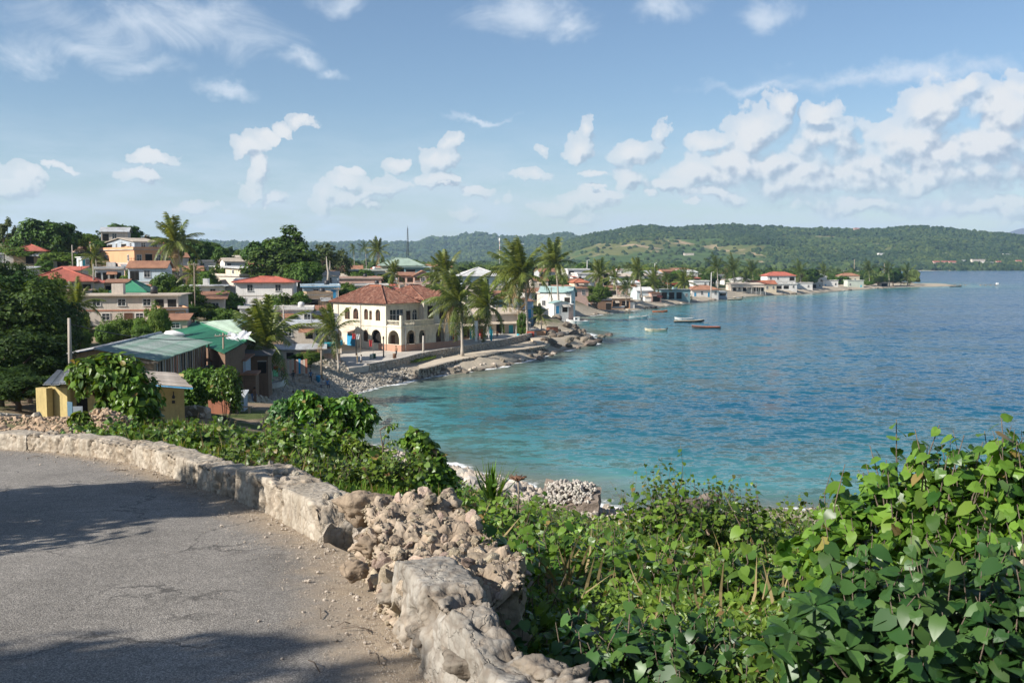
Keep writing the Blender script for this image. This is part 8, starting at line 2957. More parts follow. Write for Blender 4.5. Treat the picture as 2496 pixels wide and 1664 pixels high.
def beyond_wall(X, Y, margin=.55):
 W2 = np.array([(p.x, p.y) for p in WALL_S[::4]])
 d2 = (X[:, None] - W2[None, :, 0]) ** 2 + (Y[:, None] - W2[None, :, 1]) ** 2
 return (poly_sd(X, Y, ROAD_POLY) < 0) & (np.sqrt(d2.min(1)) > margin)
def build_cover():
 rng = np.random.default_rng(41)
 # grass on the bank left of the rubble
 px, X, Y = area_points(rng, 60000, 280, 960, 14, 60)
 k = beyond_wall(X, Y) & (fbm(np.stack([X, Y, X * 0], -1), .22, 3, 4) > -.22 - .5 * (px > 600) * (Y < 30)) & (poly_sd(X, Y, SEA) < -9)
 k &= ~((px < 420) & (Y > 42)) & ~((px < 720) & (Y > 52))
 X, Y = X[k][:30000], Y[k][:30000]
 Z = ground_z(X, Y)
 nrm = np.array([[0, -1, .15]]) + rng.normal(size=(len(X), 3)) * .8
 R = basis(nrm, rng, (0, 0, 2.0))
 s = rng.uniform(.22, .5, len(X)) * (0.85 + .5 * fbm(np.stack([X, Y, X * 0], -1), .5, 2, 6))
 V, fs = scatter(BLADE[0] * np.array([1.5, 1, 1]), BLADE[1], np.stack([X, Y, Z - .02], -1), R, s)
 o = link(bpy.data.objects.new('grass', npmesh('grass', V, fs, GRASS)))
 o['kind'] = 'stuff'; o['label'] = 'tall green grass on the bank behind the kerb wall'; o['category'] = 'grass'
 # low leafy weeds everywhere on the bank
 px, X, Y = area_points(rng, 110000, 200, 2750, 6.0, 66)
 f1 = fbm(np.stack([X, Y, X * 0], -1), .3, 3, 14)
 k = beyond_wall(X, Y, .75) & (poly_sd(X, Y, SEA) < -5)
 k &= np.where(px > 1150, f1 > np.where(Y < 22, -.05, -.45), f1 > -.22) & ~((px < 460) & (Y > 44)) & ~((px < 820) & (Y > 50))
 X, Y, px = X[k][:52000], Y[k][:52000], px[k][:52000]
 Z = ground_z(X, Y)
 hh = rng.uniform(0, 1, len(X)) ** 1.3 * np.where(px > 1100, .35, .3)
 nrm = np.array([[-.15, -.45, .8]]) + rng.normal(size=(len(X), 3)) * .55
 R = basis(nrm, rng, (0, 0, -.5))
 s = rng.uniform(.05, .13, len(X)) * np.clip(Y / 12, 1.0, 2.4)
 V, fs = scatter(LEAF_SIMPLE[0], LEAF_SIMPLE[1], np.stack([X, Y, Z + hh], -1), R, s)
 o = link(bpy.data.objects.new('weeds', npmesh('weeds', V, fs, COVER)))
 o['kind'] = 'stuff'; o['label'] = 'low leafy weeds spreading over the bank above the water'; o['category'] = 'ground cover'
 # dry stalks among them
 px, X, Y = area_points(rng, 5000, 300, 2200, 9, 45)
 k = beyond_wall(X, Y, .8) & (poly_sd(X, Y, SEA) < -6) & ~((px < 460) & (Y > 40))
 X, Y = X[k][:1500], Y[k][:1500]
 R = basis(np.array([[0, -1, .2]]) + rng.normal(size=(len(X), 3)) * .7, rng, (0, 0, 1.6))
 V, fs = scatter(BLADE[0] * np.array([.9, 1, 1.2]), BLADE[1], np.stack([X, Y, ground_z(X, Y)], -1), R, rng.uniform(.3, .75, len(X)))
 o = link(bpy.data.objects.new('dry_grass', npmesh('dry_grass', V, fs, DRY)))
 o['kind'] = 'stuff'; o['label'] = 'straw-coloured dry stalks scattered in the green bank'; o['category'] = 'grass'
 # dirt, stones and clods on the strip behind the kerb wall at the left
 T, Fc = mesh_np(stone_mesh('clod', 41, STONE_L, 1, .65))
 px, X, Y = area_points(rng, 9000, -60, 440, 21.5, 46)
 k = beyond_wall(X, Y, .5)
 X, Y = X[k][:4200], Y[k][:4200]
 R = basis(rng.normal(size=(len(X), 3)) * .6 + np.array([0, 0, 1]), rng)
 V, fs = scatter(T, [Fc], np.stack([X, Y, ground_z(X, Y) + .02], -1), R, rng.uniform(.03, .11, len(X)) * np.where(rng.random(len(X)) < .05, 2.2, 1))
 cl = plain('earth clods', (0.40, 0.29, 0.195), (0.26, 0.185, 0.125), 2, .95, .1, .6, 8, .04, 0, .6)
 o = link(bpy.data.objects.new('rubble', npmesh('rubble', V, fs, cl)))
 o['kind'] = 'stuff'; o['label'] = 'loose earth and broken stone on the strip behind the kerb wall'; o['category'] = 'rubble'
 # earth mound in front of the yellow house
 q = P(250, 1040, 29)
 z0 = gz(q.x, q.y)
 bm = bmesh.new()
 bmesh.ops.create_grid(bm, x_segments=44, y_segments=44, size=1)
 for v in bm.verts:
  r = v.co.length
  p = v.co.copy()
  hgt = max(0, 1 - r ** 1.6) ** 1.0
  v.co = Vector((p.x * 1.5, p.y * 1.7, 1.15 * hgt - .12 + .16 * noise.noise(p * 3.1) * (1 - r * .5) + .06 * noise.noise(p * 9)))
 me = bpy.data.meshes.new('earth_mound'); bm.to_mesh(me); bm.free()
 me.materials.append(cl)
 thing('earth_mound', 'bare mound of brown earth and rubble below the leafy bush', 'earth mound', (q.x, q.y, z0), 0, None, me)
 px = rng.normal(0, .75, 700); py = rng.normal(0, .75, 700)
 k = np.hypot(px, py) < 1.1
 px, py = px[k], py[k]
 zz = 1.15 * np.clip(1 - np.hypot(px, py) ** 1.6, 0, 1) - .08
 R = basis(rng.normal(size=(len(px), 3)), rng)
 V, fs = scatter(T, [Fc], np.stack([q.x + px * 1.5, q.y + py * 1.7, z0 + zz], -1), R, rng.uniform(.03, .1, len(px)))
 o = link(bpy.data.objects.new('rubble', npmesh('rubble', V, fs, cl)))
 o['kind'] = 'stuff'; o['label'] = 'clods and stones lying on the bare earth mound'; o['category'] = 'rubble'
# bushes and vines near the camera
def merge(*a):
 return np.vstack([x[0] for x in a]), np.vstack([x[1] for x in a])
def bush_px(name, label, cx, cy, Y, blobs, n, leaf, size, mat, seed, npart=0, cat='bush', stems=True, lump=.3, group=None, up=.5, inner=.5, depth=.8):
 """blobs: (px, py, rx px, ry px) ellipses in the picture; built as rounded masses at distance Y"""
 rng = np.random.default_rng(seed)
 base = P(cx, cy, Y)
 k = Y / F
 tot = sum(b[2] * b[3] for b in blobs)
 pp = []
 st = []
 for i, b in enumerate(blobs):
  c = P(b[0], b[1], Y + (b[4] if len(b) > 4 else 0))
  yk = c.y / F
  r = (b[2] * yk, max(b[2], b[3]) * yk * depth, b[3] * yk)
  m = max(20, int(n * b[2] * b[3] / tot))
  pp.append(mound_leaves(c - base, r, m, seed + i * 3, lump, inner, 1.6 / max(r), up, -.75))
  root = Vector((0, 0, -.4))
  top = c - base
  mid = root.lerp(top, .55) + Vector((rng.uniform(-.15, .15) * r[0], rng.uniform(-.2, .2), .1))
  st.append(([root, mid, top + Vector((0, 0, r[2] * .3))], .035 * max(1, (tot * k * k) ** .5 * .5)))
  for q in range(2):
   e = top + Vector((rng.uniform(-.8, .8) * r[0], rng.uniform(-.8, .2) * r[1], rng.uniform(.0, .8) * r[2]))
   st.append(([mid, mid.lerp(e, .6) + Vector((0, 0, .05)), e], .018 * max(1, (tot * k * k) ** .5 * .4)))
 pos, nor = merge(*pp)
 sz = rng.uniform(size[0], size[1], len(pos))
 return leafy(name, label, cat, base, pos, nor, sz, leaf, mat, npart, True, st if stems else None, seed, group)
def sapling(label, pts, Y, leaves, seed, r=.03, leaf=.09, n=40, name='sapling'):
 rng = np.random.default_rng(seed)
 W3 = [P(x, y, Y) for x, y in pts]
 base = W3[0]
 st = [([p - base for p in W3], r)]
 pos, nor = [], []
 for (x, y, rr) in leaves:
  c = P(x, y, Y) - base
  k = min(range(len(W3)), key=lambda i: abs(W3[i].z - base.z - c.z + .3))
  st.append(([W3[k] - base, (W3[k] - base).lerp(c, .6) + Vector((0, 0, .05)), c], r * .5))
  m = n
  d = rng.normal(size=(m, 3)); d /= np.linalg.norm(d, axis=1, keepdims=True)
  pos.append(np.array(c) + d * rr * Y / F * rng.uniform(.3, 1, (m, 1)))
  nor.append(d + np.array([0, -.3, .7]))
 pos, nor = np.vstack(pos), np.vstack(nor)
 return leafy(name, label, 'sapling', base, pos, nor, rng.uniform(.6, 1.2, len(pos)) * leaf, LEAF_OVAL, VINE, min(120, len(pos)), True, st, seed)
def shoot(rng, root, top, n, leaf_lo, leaf_hi, bend=.2):
 """an upright leafy shoot: stem polyline plus alternate leaves standing off it"""
 root, top = np.array(root, float), np.array(top, float)
 L = np.linalg.norm(top - root)
 side = rng.normal(size=3) * bend * L
 side[2] = 0
 pts = [root, root + (top - root) * .35 + side * .5, root + (top - root) * .7 + side * .4, top]
 pos, nor, sz = [], [], []
 P4 = np.array(pts)
 seg = np.concatenate([[0], np.cumsum(np.linalg.norm(np.diff(P4, axis=0), axis=1))])
 for i in range(n):
  u = .12 + .88 * (i + rng.uniform(0, .6)) / n
  p = np.array([np.interp(u * seg[-1], seg, P4[:, k]) for k in range(3)])
  a = i * 2.4 + rng.uniform(-.4, .4)
  d = np.array([math.cos(a), math.sin(a), .25])
  pos.append(p + d * .03)
  nor.append(np.array([d[0] * .55, d[1] * .55 - .15, .8]) + rng.normal(size=3) * .22)
  sz.append((leaf_hi + (leaf_lo - leaf_hi) * u) * rng.uniform(.75, 1.2))
 return pts, np.array(pos), np.array(nor), np.array(sz)
def vine_thicket(label, base, shoots, mounds, seed, mat, nm, size, npart, leaf=LEAF_HEART, name='vine_bush'):
 """base point; shoots: [(root, top, n)], mounds: [(centre, radii)], both relative to base: many upright leafy stems of uneven height over a low tangle"""
 rng = np.random.default_rng(seed)
 pos, nor, sz, st = [], [], [], []
 for (r0, t0, n) in shoots:
  pts, p, q, s = shoot(rng, r0, t0, n, size[0], size[1] * 1.1)
  st.append((pts, .012))
  pos.append(p); nor.append(q); sz.append(s)
 tv = sum(m[1][0] * m[1][2] for m in mounds) or 1
 for i, (c, r) in enumerate(mounds):
  c = np.array(c, float); r = np.array(r, float)
  m = int(nm * r[0] * r[2] / tv)
  p, q = mound_leaves(c - np.array([0, 0, r[2] * .22]), r * np.array([.95, .95, .72]), int(m * .42), seed + 7 * i, .5, .35, 1.6, .7, -.55)
  pos.append(p); nor.append(q); sz.append(rng.uniform(size[0] * .7, size[1] * .9, len(p)))
  k = max(4, int(m * .58 / 11))
  for _ in range(k):
   a = rng.uniform(0, 6.283); rr = rng.uniform(0, 1) ** .5
   ux, uy = math.cos(a) * rr, math.sin(a) * rr
   hgt = math.sqrt(max(0.05, 1 - rr * rr * .85)) * rng.uniform(.7, 1.32)
   root = c + np.array([ux * r[0] * .8, uy * r[1] * .8, -r[2] * .75])
   top = c + np.array([ux * r[0] * 1.12 + rng.normal() * .12 * r[0], uy * r[1] * 1.12 + rng.normal() * .1 * r[1], r[2] * hgt])
   species = rng.choice([.7, 1.0, 1.0, 1.35])
   pts, p, q, s = shoot(rng, root, top, int(rng.integers(8, 15)), size[0] * species, size[1] * species, .16)
   st.append((pts, .007 + .004 * rng.random()))
   pos.append(p); nor.append(q); sz.append(s)
 return leafy(name, label, 'bush', base, np.vstack(pos), np.vstack(nor), np.concatenate(sz), leaf, mat, npart, True, st, seed, None, 'leaf', .7)
def build_bushes():
 # leafy bush over the yellow house
 bush_px('bush', 'big glossy leafy bush hiding the middle of the yellow house', 300, 1060, 31,
   [(250, 905, 62, 42), (225, 925, 48, 45), (300, 930, 60, 62), (340, 985, 55, 70), (275, 990, 40, 32), (355, 1035, 45, 38), (310, 1000, 50, 50), (190, 905, 24, 26)], 3600, LEAF_OVAL, (.16, .34), VINE, 51, 300, up=.3)
 bush_px('plant', 'small drooping plant on the earth mound left of the leafy bush', 195, 1040, 27, [(195, 1020, 22, 20), (190, 1035, 18, 14)], 260, LEAF_OVAL, (.12, .28), COVER, 52, 60, 'plant')
 bush_px('bush', 'dark dense bush behind the yellow house corner', 480, 1005, 66, [(470, 935, 40, 45), (505, 945, 34, 50), (465, 975, 36, 35), (520, 920, 26, 26)], 2600, LEAF_SIMPLE, (.22, .42), LM_MID, 53)
 t = bush_px('tree', 'small round bright green tree standing in front of the pink plaster shed', 548, 1030, 63, [(552, 915, 30, 24), (545, 950, 38, 34), (570, 955, 22, 38), (535, 930, 25, 25), (575, 985, 15, 20)], 2200, LEAF_SIMPLE, (.18, .34), VINE, 54, cat='tree')
 # clumps on the bank
 for i, (bl, lb, Y, n) in enumerate([
  ([(525, 1060, 42, 24), (570, 1070, 38, 26), (620, 1080, 36, 26)], 'low rounded shrub on the bank below the pink plaster shed', 36, 1500),
  ([(590, 1100, 50, 22), (650, 1100, 40, 24)], 'second low shrub, nearer the block wall', 27, 1300),
  ([(440, 1080, 40, 16), (480, 1110, 40, 18)], 'weedy shrub just behind the curved kerb wall', 24, 1200),
  ([(345, 1062, 40, 20), (390, 1075, 30, 14)], 'dark weedy clump at the foot of the big leafy bush', 27, 900),
  ([(840, 1090, 50, 26), (900, 1110, 42, 24)], 'grassy leafy clump right of the big broad-leaved bush', 30, 1300),
  ([(720, 1115, 60, 22), (790, 1130, 50, 22)], 'leafy clump in the middle of the green bank', 24, 1500)]):
  bush_px('shrub', lb, bl[0][0], bl[0][1] + 22, Y, bl, n, LEAF_SIMPLE, (.14, .30), COVER, 60 + i, 0, 'shrub')
 bush_px('vine_column', 'dark vine-smothered column bush on the bank above the beach', 700, 1085, 40, [(690, 1000, 32, 28), (700, 1030, 34, 34), (695, 1060, 32, 24), (725, 975, 18, 16)], 2600, LEAF_HEART, (.10, .20), VINED, 71, 60)
 bush_px('bush', 'big broad-leaved bush leaning over the beach in the middle', 800, 1095, 36, [(745, 972, 34, 24), (770, 1000, 42, 30), (820, 1000, 40, 26), (860, 985, 36, 24), (885, 1012, 30, 24), (810, 1040, 46, 30), (790, 1065, 44, 24), (850, 1050, 30, 24), (890, 1035, 14, 22)], 3600, LEAF_OVAL, (.16, .36), VINE, 72, 300, lump=.5)
 sapling('thin bare-stemmed sapling with a few small leaf sprays by the bank edge', [(936, 1150), (933, 1090), (926, 1048)], 26, [(945, 1040, 12), (962, 1035, 12), (958, 1075, 8), (940, 1060, 8)], 73, .035, .13, 16)
 bush_px('vine_bush', 'vine-covered bush rising in front of the rocky waterline', 1040, 1200, 24, [(1015, 1062, 26, 18), (1030, 1090, 34, 26), (1045, 1130, 44, 36), (1060, 1170, 52, 36), (990, 1080, 18, 10), (1085, 1190, 36, 26)], 2600, LEAF_HEART, (.09, .18), VINE, 74, 300, lump=.45)
 # spiky pandanus-like plant
 rng = np.random.default_rng(5)
 b = P(1200, 1235, 21)
 t = thing('spiky_plant', 'spiky upright plant with narrow blades between the vines', 'plant', b)
 bl = npmesh('blade', BLADE[0] * np.array([1.3, 1, .5]), BLADE[1], VINE)
 for k in range(70):
  a = rng.uniform(0, 6.28); e = R_(rng.uniform(25, 88))
  d = Vector((math.cos(a) * math.cos(e), math.sin(a) * math.cos(e), math.sin(e)))
  x = d.cross(Vector((0, 0, 1)))
  x = x.normalized() if x.length > .01 else Vector((1, 0, 0))
  z = x.cross(d)
  M = Matrix((x, d, z)).transposed()
  part('blade', bl, t, loc=(rng.uniform(-.06, .06), 0, rng.uniform(0, .35)), rot=M.to_euler(), scale=rng.uniform(.5, .95))
 # dried flower head on a stalk
 b = P(1262, 1230, 18)
 t = thing('dried_flower', 'dried brown umbrella-shaped flower head on a tall stalk', 'plant', b)
 h = P(1262, 1168, 18).z - b.z
 MB().tube([(0, 0, -.2), (.02, 0, h * .5), (0, 0, h)], .018, WOOD, 5).part('stalk', t)
 mb = MB()
 for k in range(18):
  a = k * 2 * PI / 18
  e = Vector((math.cos(a) * .17, math.sin(a) * .17, h + .05 + .03 * math.sin(k * 3)))
  mb.tube([(0, 0, h - .03), (e.x * .5, e.y * .5, h + .02), e], [.012, .02, .006], SHUT, 4)
 mb.tube([(0, 0, h - .03), (0, 0, h + .02), (0, 0, h + .06)], [.03, .12, .06], SHUT, 9)
 mb.part('flower_head', t)
 # vine mounds on the bank, middle distance
 def G3(px, py, Y):
  p = P(px, py, Y)
  return Vector((p.x, p.y, gz(p.x, p.y)))
 specs = [
  ('leafy vine mound left of the cobble heap', 1330, 19, [((0, 0, .7), (.75, .7, .75)), ((-.7, .2, .3), (.6, .5, .5)), ((.5, -.4, .3), (.6, .5, .4))], [((0, 0, .5), (-.1, 0, 1.75), 9)], 1500, (.10, .20), VINE, 300, 81),
  ('rounded vine mound below the cobble heap', 1450, 17, [((0, 0, .6), (.6, .6, .6)), ((.4, -.5, .2), (.6, .5, .4))], [((0, 0, .4), (.1, 0, 1.3), 7)], 1200, (.10, .19), VINE, 200, 82),
  ('trailing vine patch behind the rubble heap', 1180, 15, [((0, 0, .35), (1.0, .8, .5)), ((1.0, -.5, .2), (.8, .7, .45)), ((-.5, .8, .3), (.6, .6, .5))], [], 1500, (.09, .17), COVER, 200, 83),
  ('sprawling vine carpet in the centre of the bank', 1500, 12, [((0, 0, .3), (1.5, 1.2, .5)), ((1.3, -.6, .3), (1.0, .9, .5)), ((-.9, -.9, .2), (.9, .8, .4))], [((.8, 0, .3), (.9, .1, .95), 7)], 2100, (.09, .19), VINE, 300, 84),
  ('bright vine tangle beneath the tall shoots', 1850, 11, [((0, 0, .55), (1.3, 1.0, .6)), ((-1.1, -.5, .3), (.9, .8, .5)), ((.9, .4, .6), (.9, .8, .65))], [((-.2, 0, .8), (-.35, .1, 1.95), 12), ((.5, 0, .8), (.6, 0, 1.6), 8)], 2700, (.10, .20), VINE, 300, 85),
  ('small-leaved round bush against the water behind the vine tangle', 2060, 14, [((0, 0, 1.55), (.5, .5, .6)), ((0, 0, .8), (.55, .5, .6)), ((-.5, 0, .6), (.5, .5, .5))], [((0, 0, 1.5), (-.15, 0, 2.6), 6)], 2600, (.05, .10), COVER, 150, 86),
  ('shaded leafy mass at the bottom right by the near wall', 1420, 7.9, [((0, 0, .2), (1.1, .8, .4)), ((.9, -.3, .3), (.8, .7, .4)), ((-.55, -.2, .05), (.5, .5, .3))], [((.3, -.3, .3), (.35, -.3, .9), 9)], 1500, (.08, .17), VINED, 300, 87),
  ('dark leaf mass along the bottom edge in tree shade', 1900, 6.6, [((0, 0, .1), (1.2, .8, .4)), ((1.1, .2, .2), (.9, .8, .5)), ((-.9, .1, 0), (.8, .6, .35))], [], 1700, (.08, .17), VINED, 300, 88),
 ]
 for (lb, px, Y, mounds, shoots, n, size, mat, npart, seed) in specs:
  vine_thicket(lb, G3(px, 900, Y), [(a, b_, c) for a, b_, c in shoots], mounds, seed, mat, n, size, npart)
 for (lb, px, Y, mounds, shoots, n, size, mat, npart, seed) in [
  ('pale vine heap reaching up before the brown rock outcrop', 1640, 24, [((0, 0, 1.0), (1.6, 1.2, 1.3)), ((1.6, .2, .9), (1.4, 1.2, 1.1)), ((-1.4, -.5, .5), (1.2, 1.0, .8))], [((0, 0, 1.2), (.2, 0, 3.0), 8)], 3400, (.10, .22), VINE, 200, 94),
  ('vine heap right of the brown rock outcrop', 1830, 30, [((0, 0, 1.2), (2.2, 1.6, 1.5)), ((2.2, .4, 1.2), (1.8, 1.5, 1.4)), ((4.2, .2, 1.2), (2.0, 1.5, 1.4))], [], 3600, (.13, .26), COVER, 150, 95),
  ('scrubby vines along the waterline at the far right', 2280, 34, [((0, 0, 1.2), (3.2, 2.0, 1.7)), ((3.5, .4, 1.2), (2.8, 2.0, 1.6)), ((-3.2, .2, .9), (2.4, 1.6, 1.2))], [], 3200, (.16, .30), COVER, 100, 96),
  ('low vines creeping up the back of the rubble heap', 1235, 9.3, [((0, 0, .25), (.55, .7, .45)), ((-.15, 1.4, .3), (.6, .8, .5)), ((.1, -1.1, .2), (.5, .6, .4))], [], 1000, (.08, .16), VINE, 200, 98),
  ('bushy weeds on the bank just behind the wall block', 760, 17.5, [((0, 0, .2), (.9, .8, .5)), ((-1.5, .9, .2), (1.0, .8, .5)), ((1.2, .6, .2), (.9, .8, .45))], [], 2400, (.07, .15), COVER, 150, 99),
  ('thick weeds behind the middle of the kerb wall', 480, 22, [((0, 0, .2), (1.3, .9, .5)), ((-2.0, .8, .2), (1.3, .9, .5)), ((2.0, .3, .2), (1.3, .9, .5))], [], 2600, (.09, .19), COVER, 100, 100),
  ('leafy weeds filling the middle of the green bank', 690, 26, [((0, 0, .3), (1.6, 1.2, .6)), ((2.4, .4, .3), (1.5, 1.1, .6)), ((-2.4, .4, .2), (1.5, 1.1, .6))], [], 2600, (.10, .20), VINE, 100, 101),
  ('leafy weeds on the bank left of the vine-covered bush', 930, 22, [((0, 0, .2), (1.1, .9, .5)), ((-1.6, .9, .2), (1.2, .9, .5)), ((.9, -1.2, .2), (1.0, .8, .45))], [], 2000, (.08, .16), COVER, 100, 102),
  ('green vine clump between the centre carpet and the rocks', 1560, 34, [((0, 0, .6), (2.0, 1.5, .9)), ((-2.6, -.4, .4), (1.8, 1.4, .8)), ((2.4, .3, .5), (1.8, 1.4, .9))], [], 2600, (.14, .26), COVER, 100, 97)]:
  vine_thicket(lb, G3(px, 900, Y), shoots, mounds, seed, mat, n, size, npart)
 # tall vine bush on the right: upright shoots with heart-shaped leaves against the sea
 b = G3(2300, 900, 8.6)
 def rel(px, py, Y):
  return np.array(P(px, py, Y) - b)
 sh = []
 for (px, py, Y, n) in [(2185, 1022, 8.8, 15), (2230, 1045, 8.6, 15), (2120, 1085, 8.7, 14), (2290, 1035, 8.4, 16), (2350, 1060, 8.3, 15), (2440, 1010, 8.5, 16), (2400, 1050, 8.8, 15), (2480, 1080, 8.2, 15), (2060, 1130, 8.9, 12), (2160, 1120, 8.4, 13), (2310, 1110, 8.0, 14), (2420, 1110, 7.9, 14), (2530, 1060, 8.3, 14), (2600, 1100, 8.0, 12)]:
  t0 = rel(px, py, Y)
  r0 = np.array([t0[0] * .75, t0[1] * .8, t0[2] - 1.25])
  sh.append((r0, t0, n))
 mo = []
 for (px, py, Y, rx, rz) in [(2250, 1210, 8.8, .50, .42), (2380, 1190, 8.6, .52, .48), (2150, 1240, 9.0, .42, .36), (2480, 1220, 8.4, .50, .55), (2300, 1330, 8.4, .7, .5), (2130, 1370, 8.5, .6, .4), (2450, 1360, 8.1, .6, .55), (2600, 1300, 8.0, .6, .7), (2020, 1330, 9.0, .5, .35)]:
  mo.append((rel(px, py, Y), (rx, rx * .8, rz)))
 vine_thicket('tallest vine bush on the right with heart-shaped leaves against the sea', b, sh, mo, 91, VINE, 3400, (.10, .20), 300)
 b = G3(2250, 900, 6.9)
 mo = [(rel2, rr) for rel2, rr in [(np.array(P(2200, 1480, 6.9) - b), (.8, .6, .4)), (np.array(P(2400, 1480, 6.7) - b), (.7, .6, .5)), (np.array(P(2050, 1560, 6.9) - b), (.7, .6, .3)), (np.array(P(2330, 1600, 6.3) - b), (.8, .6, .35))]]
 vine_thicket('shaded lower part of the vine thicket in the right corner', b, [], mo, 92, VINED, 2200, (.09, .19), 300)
 # broad-leaved weed with big pointed leaves
 b = P(1990, 1600, 6.4)
 rng = np.random.default_rng(93)
 pos, nor, sz, st = [], [], [], []
 for (px, py, Y, n) in [(1985, 1475, 6.4, 9), (2050, 1500, 6.5, 6), (1930, 1540, 6.3, 6), (2070, 1580, 6.2, 5), (1880, 1580, 6.3, 5)]:
  c = np.array(P(px, py, Y) - b)
  st.append(([np.array([c[0] * .3, 0, -.4]), np.array([c[0] * .7, 0, c[2] * .5]), c], .012))
  for i in range(n):
   a = i * 2 * PI / n + rng.uniform(-.3, .3)
   d = np.array([math.cos(a), math.sin(a), 0])
   pos.append(c + d * .02)
   nor.append(np.array([-d[0] * .2, -d[1] * .2 - .25, 1.0]))
   sz.append((d, rng.uniform(.15, .24)))
 T = LEAF_OVAL[0] * np.array([.85, 1, 1.1])
 t = thing('broad_leaf_weed', 'shaded weed with whorls of big pointed blue-green leaves', 'plant', b)
 me = npmesh('leaf', T, LEAF_OVAL[1], VINED)
 for p, nn, (d, s) in zip(pos, nor, sz):
  z = Vector(nn).normalized(); y = Vector(d); y = (y - z * y.dot(z)).normalized(); x = y.cross(z)
  part('leaf', me, t, loc=Vector(p), rot=Matrix((x, y, z)).transposed().to_euler(), scale=s)
 mb = MB()
 for pts, r in st:
  mb.tube(pts, r, VINED, 5)
 mb.part('stem', t)
def shade_trees():
 # trees left of the frame and behind the camera whose shade falls on the road and the right-hand vines
 for lb, x, y, w, h, kind in [
  ('roadside tree left of the view shading the bend of the road', -13.0, 9.8, 5.4, 7.4, 'near'),
  ('second roadside tree left of the view shading the bend', -16.2, 9.0, 5.2, 7.0, 'near'),
  ('spreading tree behind the camera shading the near road', -15.6, 0.25, 5.6, 10.8, 'near'),
  ('tree behind the camera shading the vines in the right corner', -10.2, -1.6, 4.6, 11.6, 'near')]:
  tree_at(kind, lb, x, y, w, h, 1.0 + x, road_z(x, max(y, 0)) if y > 0 else 14.3)
PALMS = [
 # label, crown px, foot px, distance, crown width px, fronds, wind, near
 ('tallest promenade palm, in front of the arcade end', 1122, 738, 1127, 861, 171, 105, 36, .8, True),
 ('second promenade palm with drooping crown, right of the tallest one', 1190, 748, 1180, 832, 190, 92, 34, .7, True),
 ('tall windswept palm by the beige-roofed shop at the promenade end', 1278, 672, 1285, 811, 213, 118, 36, .8, True),
 ('slim palm crown rising behind the tallest promenade palm', 1092, 672, 1100, 800, 225, 85, 30, .9, True),
 ('dense tall palm standing alone beside the shore houses', 1354, 642, 1362, 760, 292, 72, 32, .6, True),
 ('young full palm by the green roofs, nearest of all the palms', 652, 836, 659, 912, 118, 135, 36, .6, True),
 ('small palm with a bare trunk in front of the arcaded building', 812, 806, 826, 900, 141, 84, 22, .7, True),
 ('tall leaning palm beside the terracotta house on the hill', 430, 592, 441, 665, 205, 88, 28, .55, True),
 ('thin dark palm among trees left of the cream building', 472, 668, 476, 760, 172, 46, 18, .4, True),
 ('ragged half-dead palm beside the long pale block', 190, 745, 188, 830, 108, 78, 18, .3, True),
 ('small palm left of the white arcaded hillside house', 232, 625, 236, 665, 205, 40, 18, .4, True),
 ('tall palm on the skyline behind the modern white-roofed house', 922, 612, 925, 660, 380, 42, 20, .4, True),
 ('thin palm left of the skyline palm', 890, 606, 893, 655, 420, 24, 14, .5, False),
 ('thinner ragged palm far left of the skyline palm', 862, 608, 864, 655, 430, 20, 12, .6, False),
 ('palm hanging over the pink house left of the gabled front', 962, 668, 966, 705, 262, 44, 18, .5, True),
 ('broad palm left of a pair among the shore houses', 1465, 672, 1475, 725, 380, 56, 22, .6, True),
 ('darker palm right of a pair among the shore houses', 1500, 680, 1504, 728, 375, 40, 18, .6, True),
 ('tall pale-trunked palm over the low pink shop', 1556, 662, 1564, 728, 405, 46, 20, .6, True),
 ('palm leaning before the blue-grey shore house', 1532, 694, 1530, 728, 400, 32, 14, .5, False),
 ('bushy palm over the teal open-fronted house', 1596, 690, 1598, 732, 425, 52, 20, .6, True),
 ('small palm behind the bushy palm', 1626, 682, 1628, 712, 450, 26, 14, .6, False),
 ('palm with a pale trunk before the teal open-fronted house', 1668, 690, 1664, 728, 440, 48, 20, .6, True),
 ('dark palm on the skyline above the red-roofed shore house', 1748, 652, 1750, 700, 520, 42, 16, .6, False),
 ('large palm right of the white street lamp', 1788, 660, 1790, 706, 540, 50, 18, .5, False),
 ('palm behind the long beige verandah', 1834, 662, 1836, 700, 560, 40, 16, .5, False),
 ('drooping palm beside the long beige verandah', 1820, 680, 1822, 704, 545, 28, 14, .5, False),
 ('palm on the left in the grove near the point', 2118, 660, 2120, 696, 700, 34, 16, .5, False),
 ('tall palm in the middle of the grove near the point', 2166, 660, 2168, 698, 715, 32, 16, .5, False),
 ('short bushy palm standing last on the point', 2212, 672, 2212, 697, 735, 36, 20, .4, False),
 ('palm behind the white two-storey house with rusty roof', 1236, 690, 1240, 760, 245, 44, 16, .7, True),
 ('young palm behind the boulder point stalls', 1318, 770, 1320, 806, 222, 34, 14, .5, True),
 ('palm over the white flat-roofed house behind the shore palms', 1690, 678, 1692, 706, 520, 30, 14, .6, False),
 ('palm in front of the dark timber shed by the shore', 1524, 704, 1526, 742, 372, 30, 14, .5, False),
 ('palm above the white sloping-roof house near the last palms', 2010, 664, 2012, 694, 650, 34, 14, .5, False),
 ('palm right of the large white house with bright red roof', 1950, 664, 1952, 700, 600, 40, 16, .5, False),
]
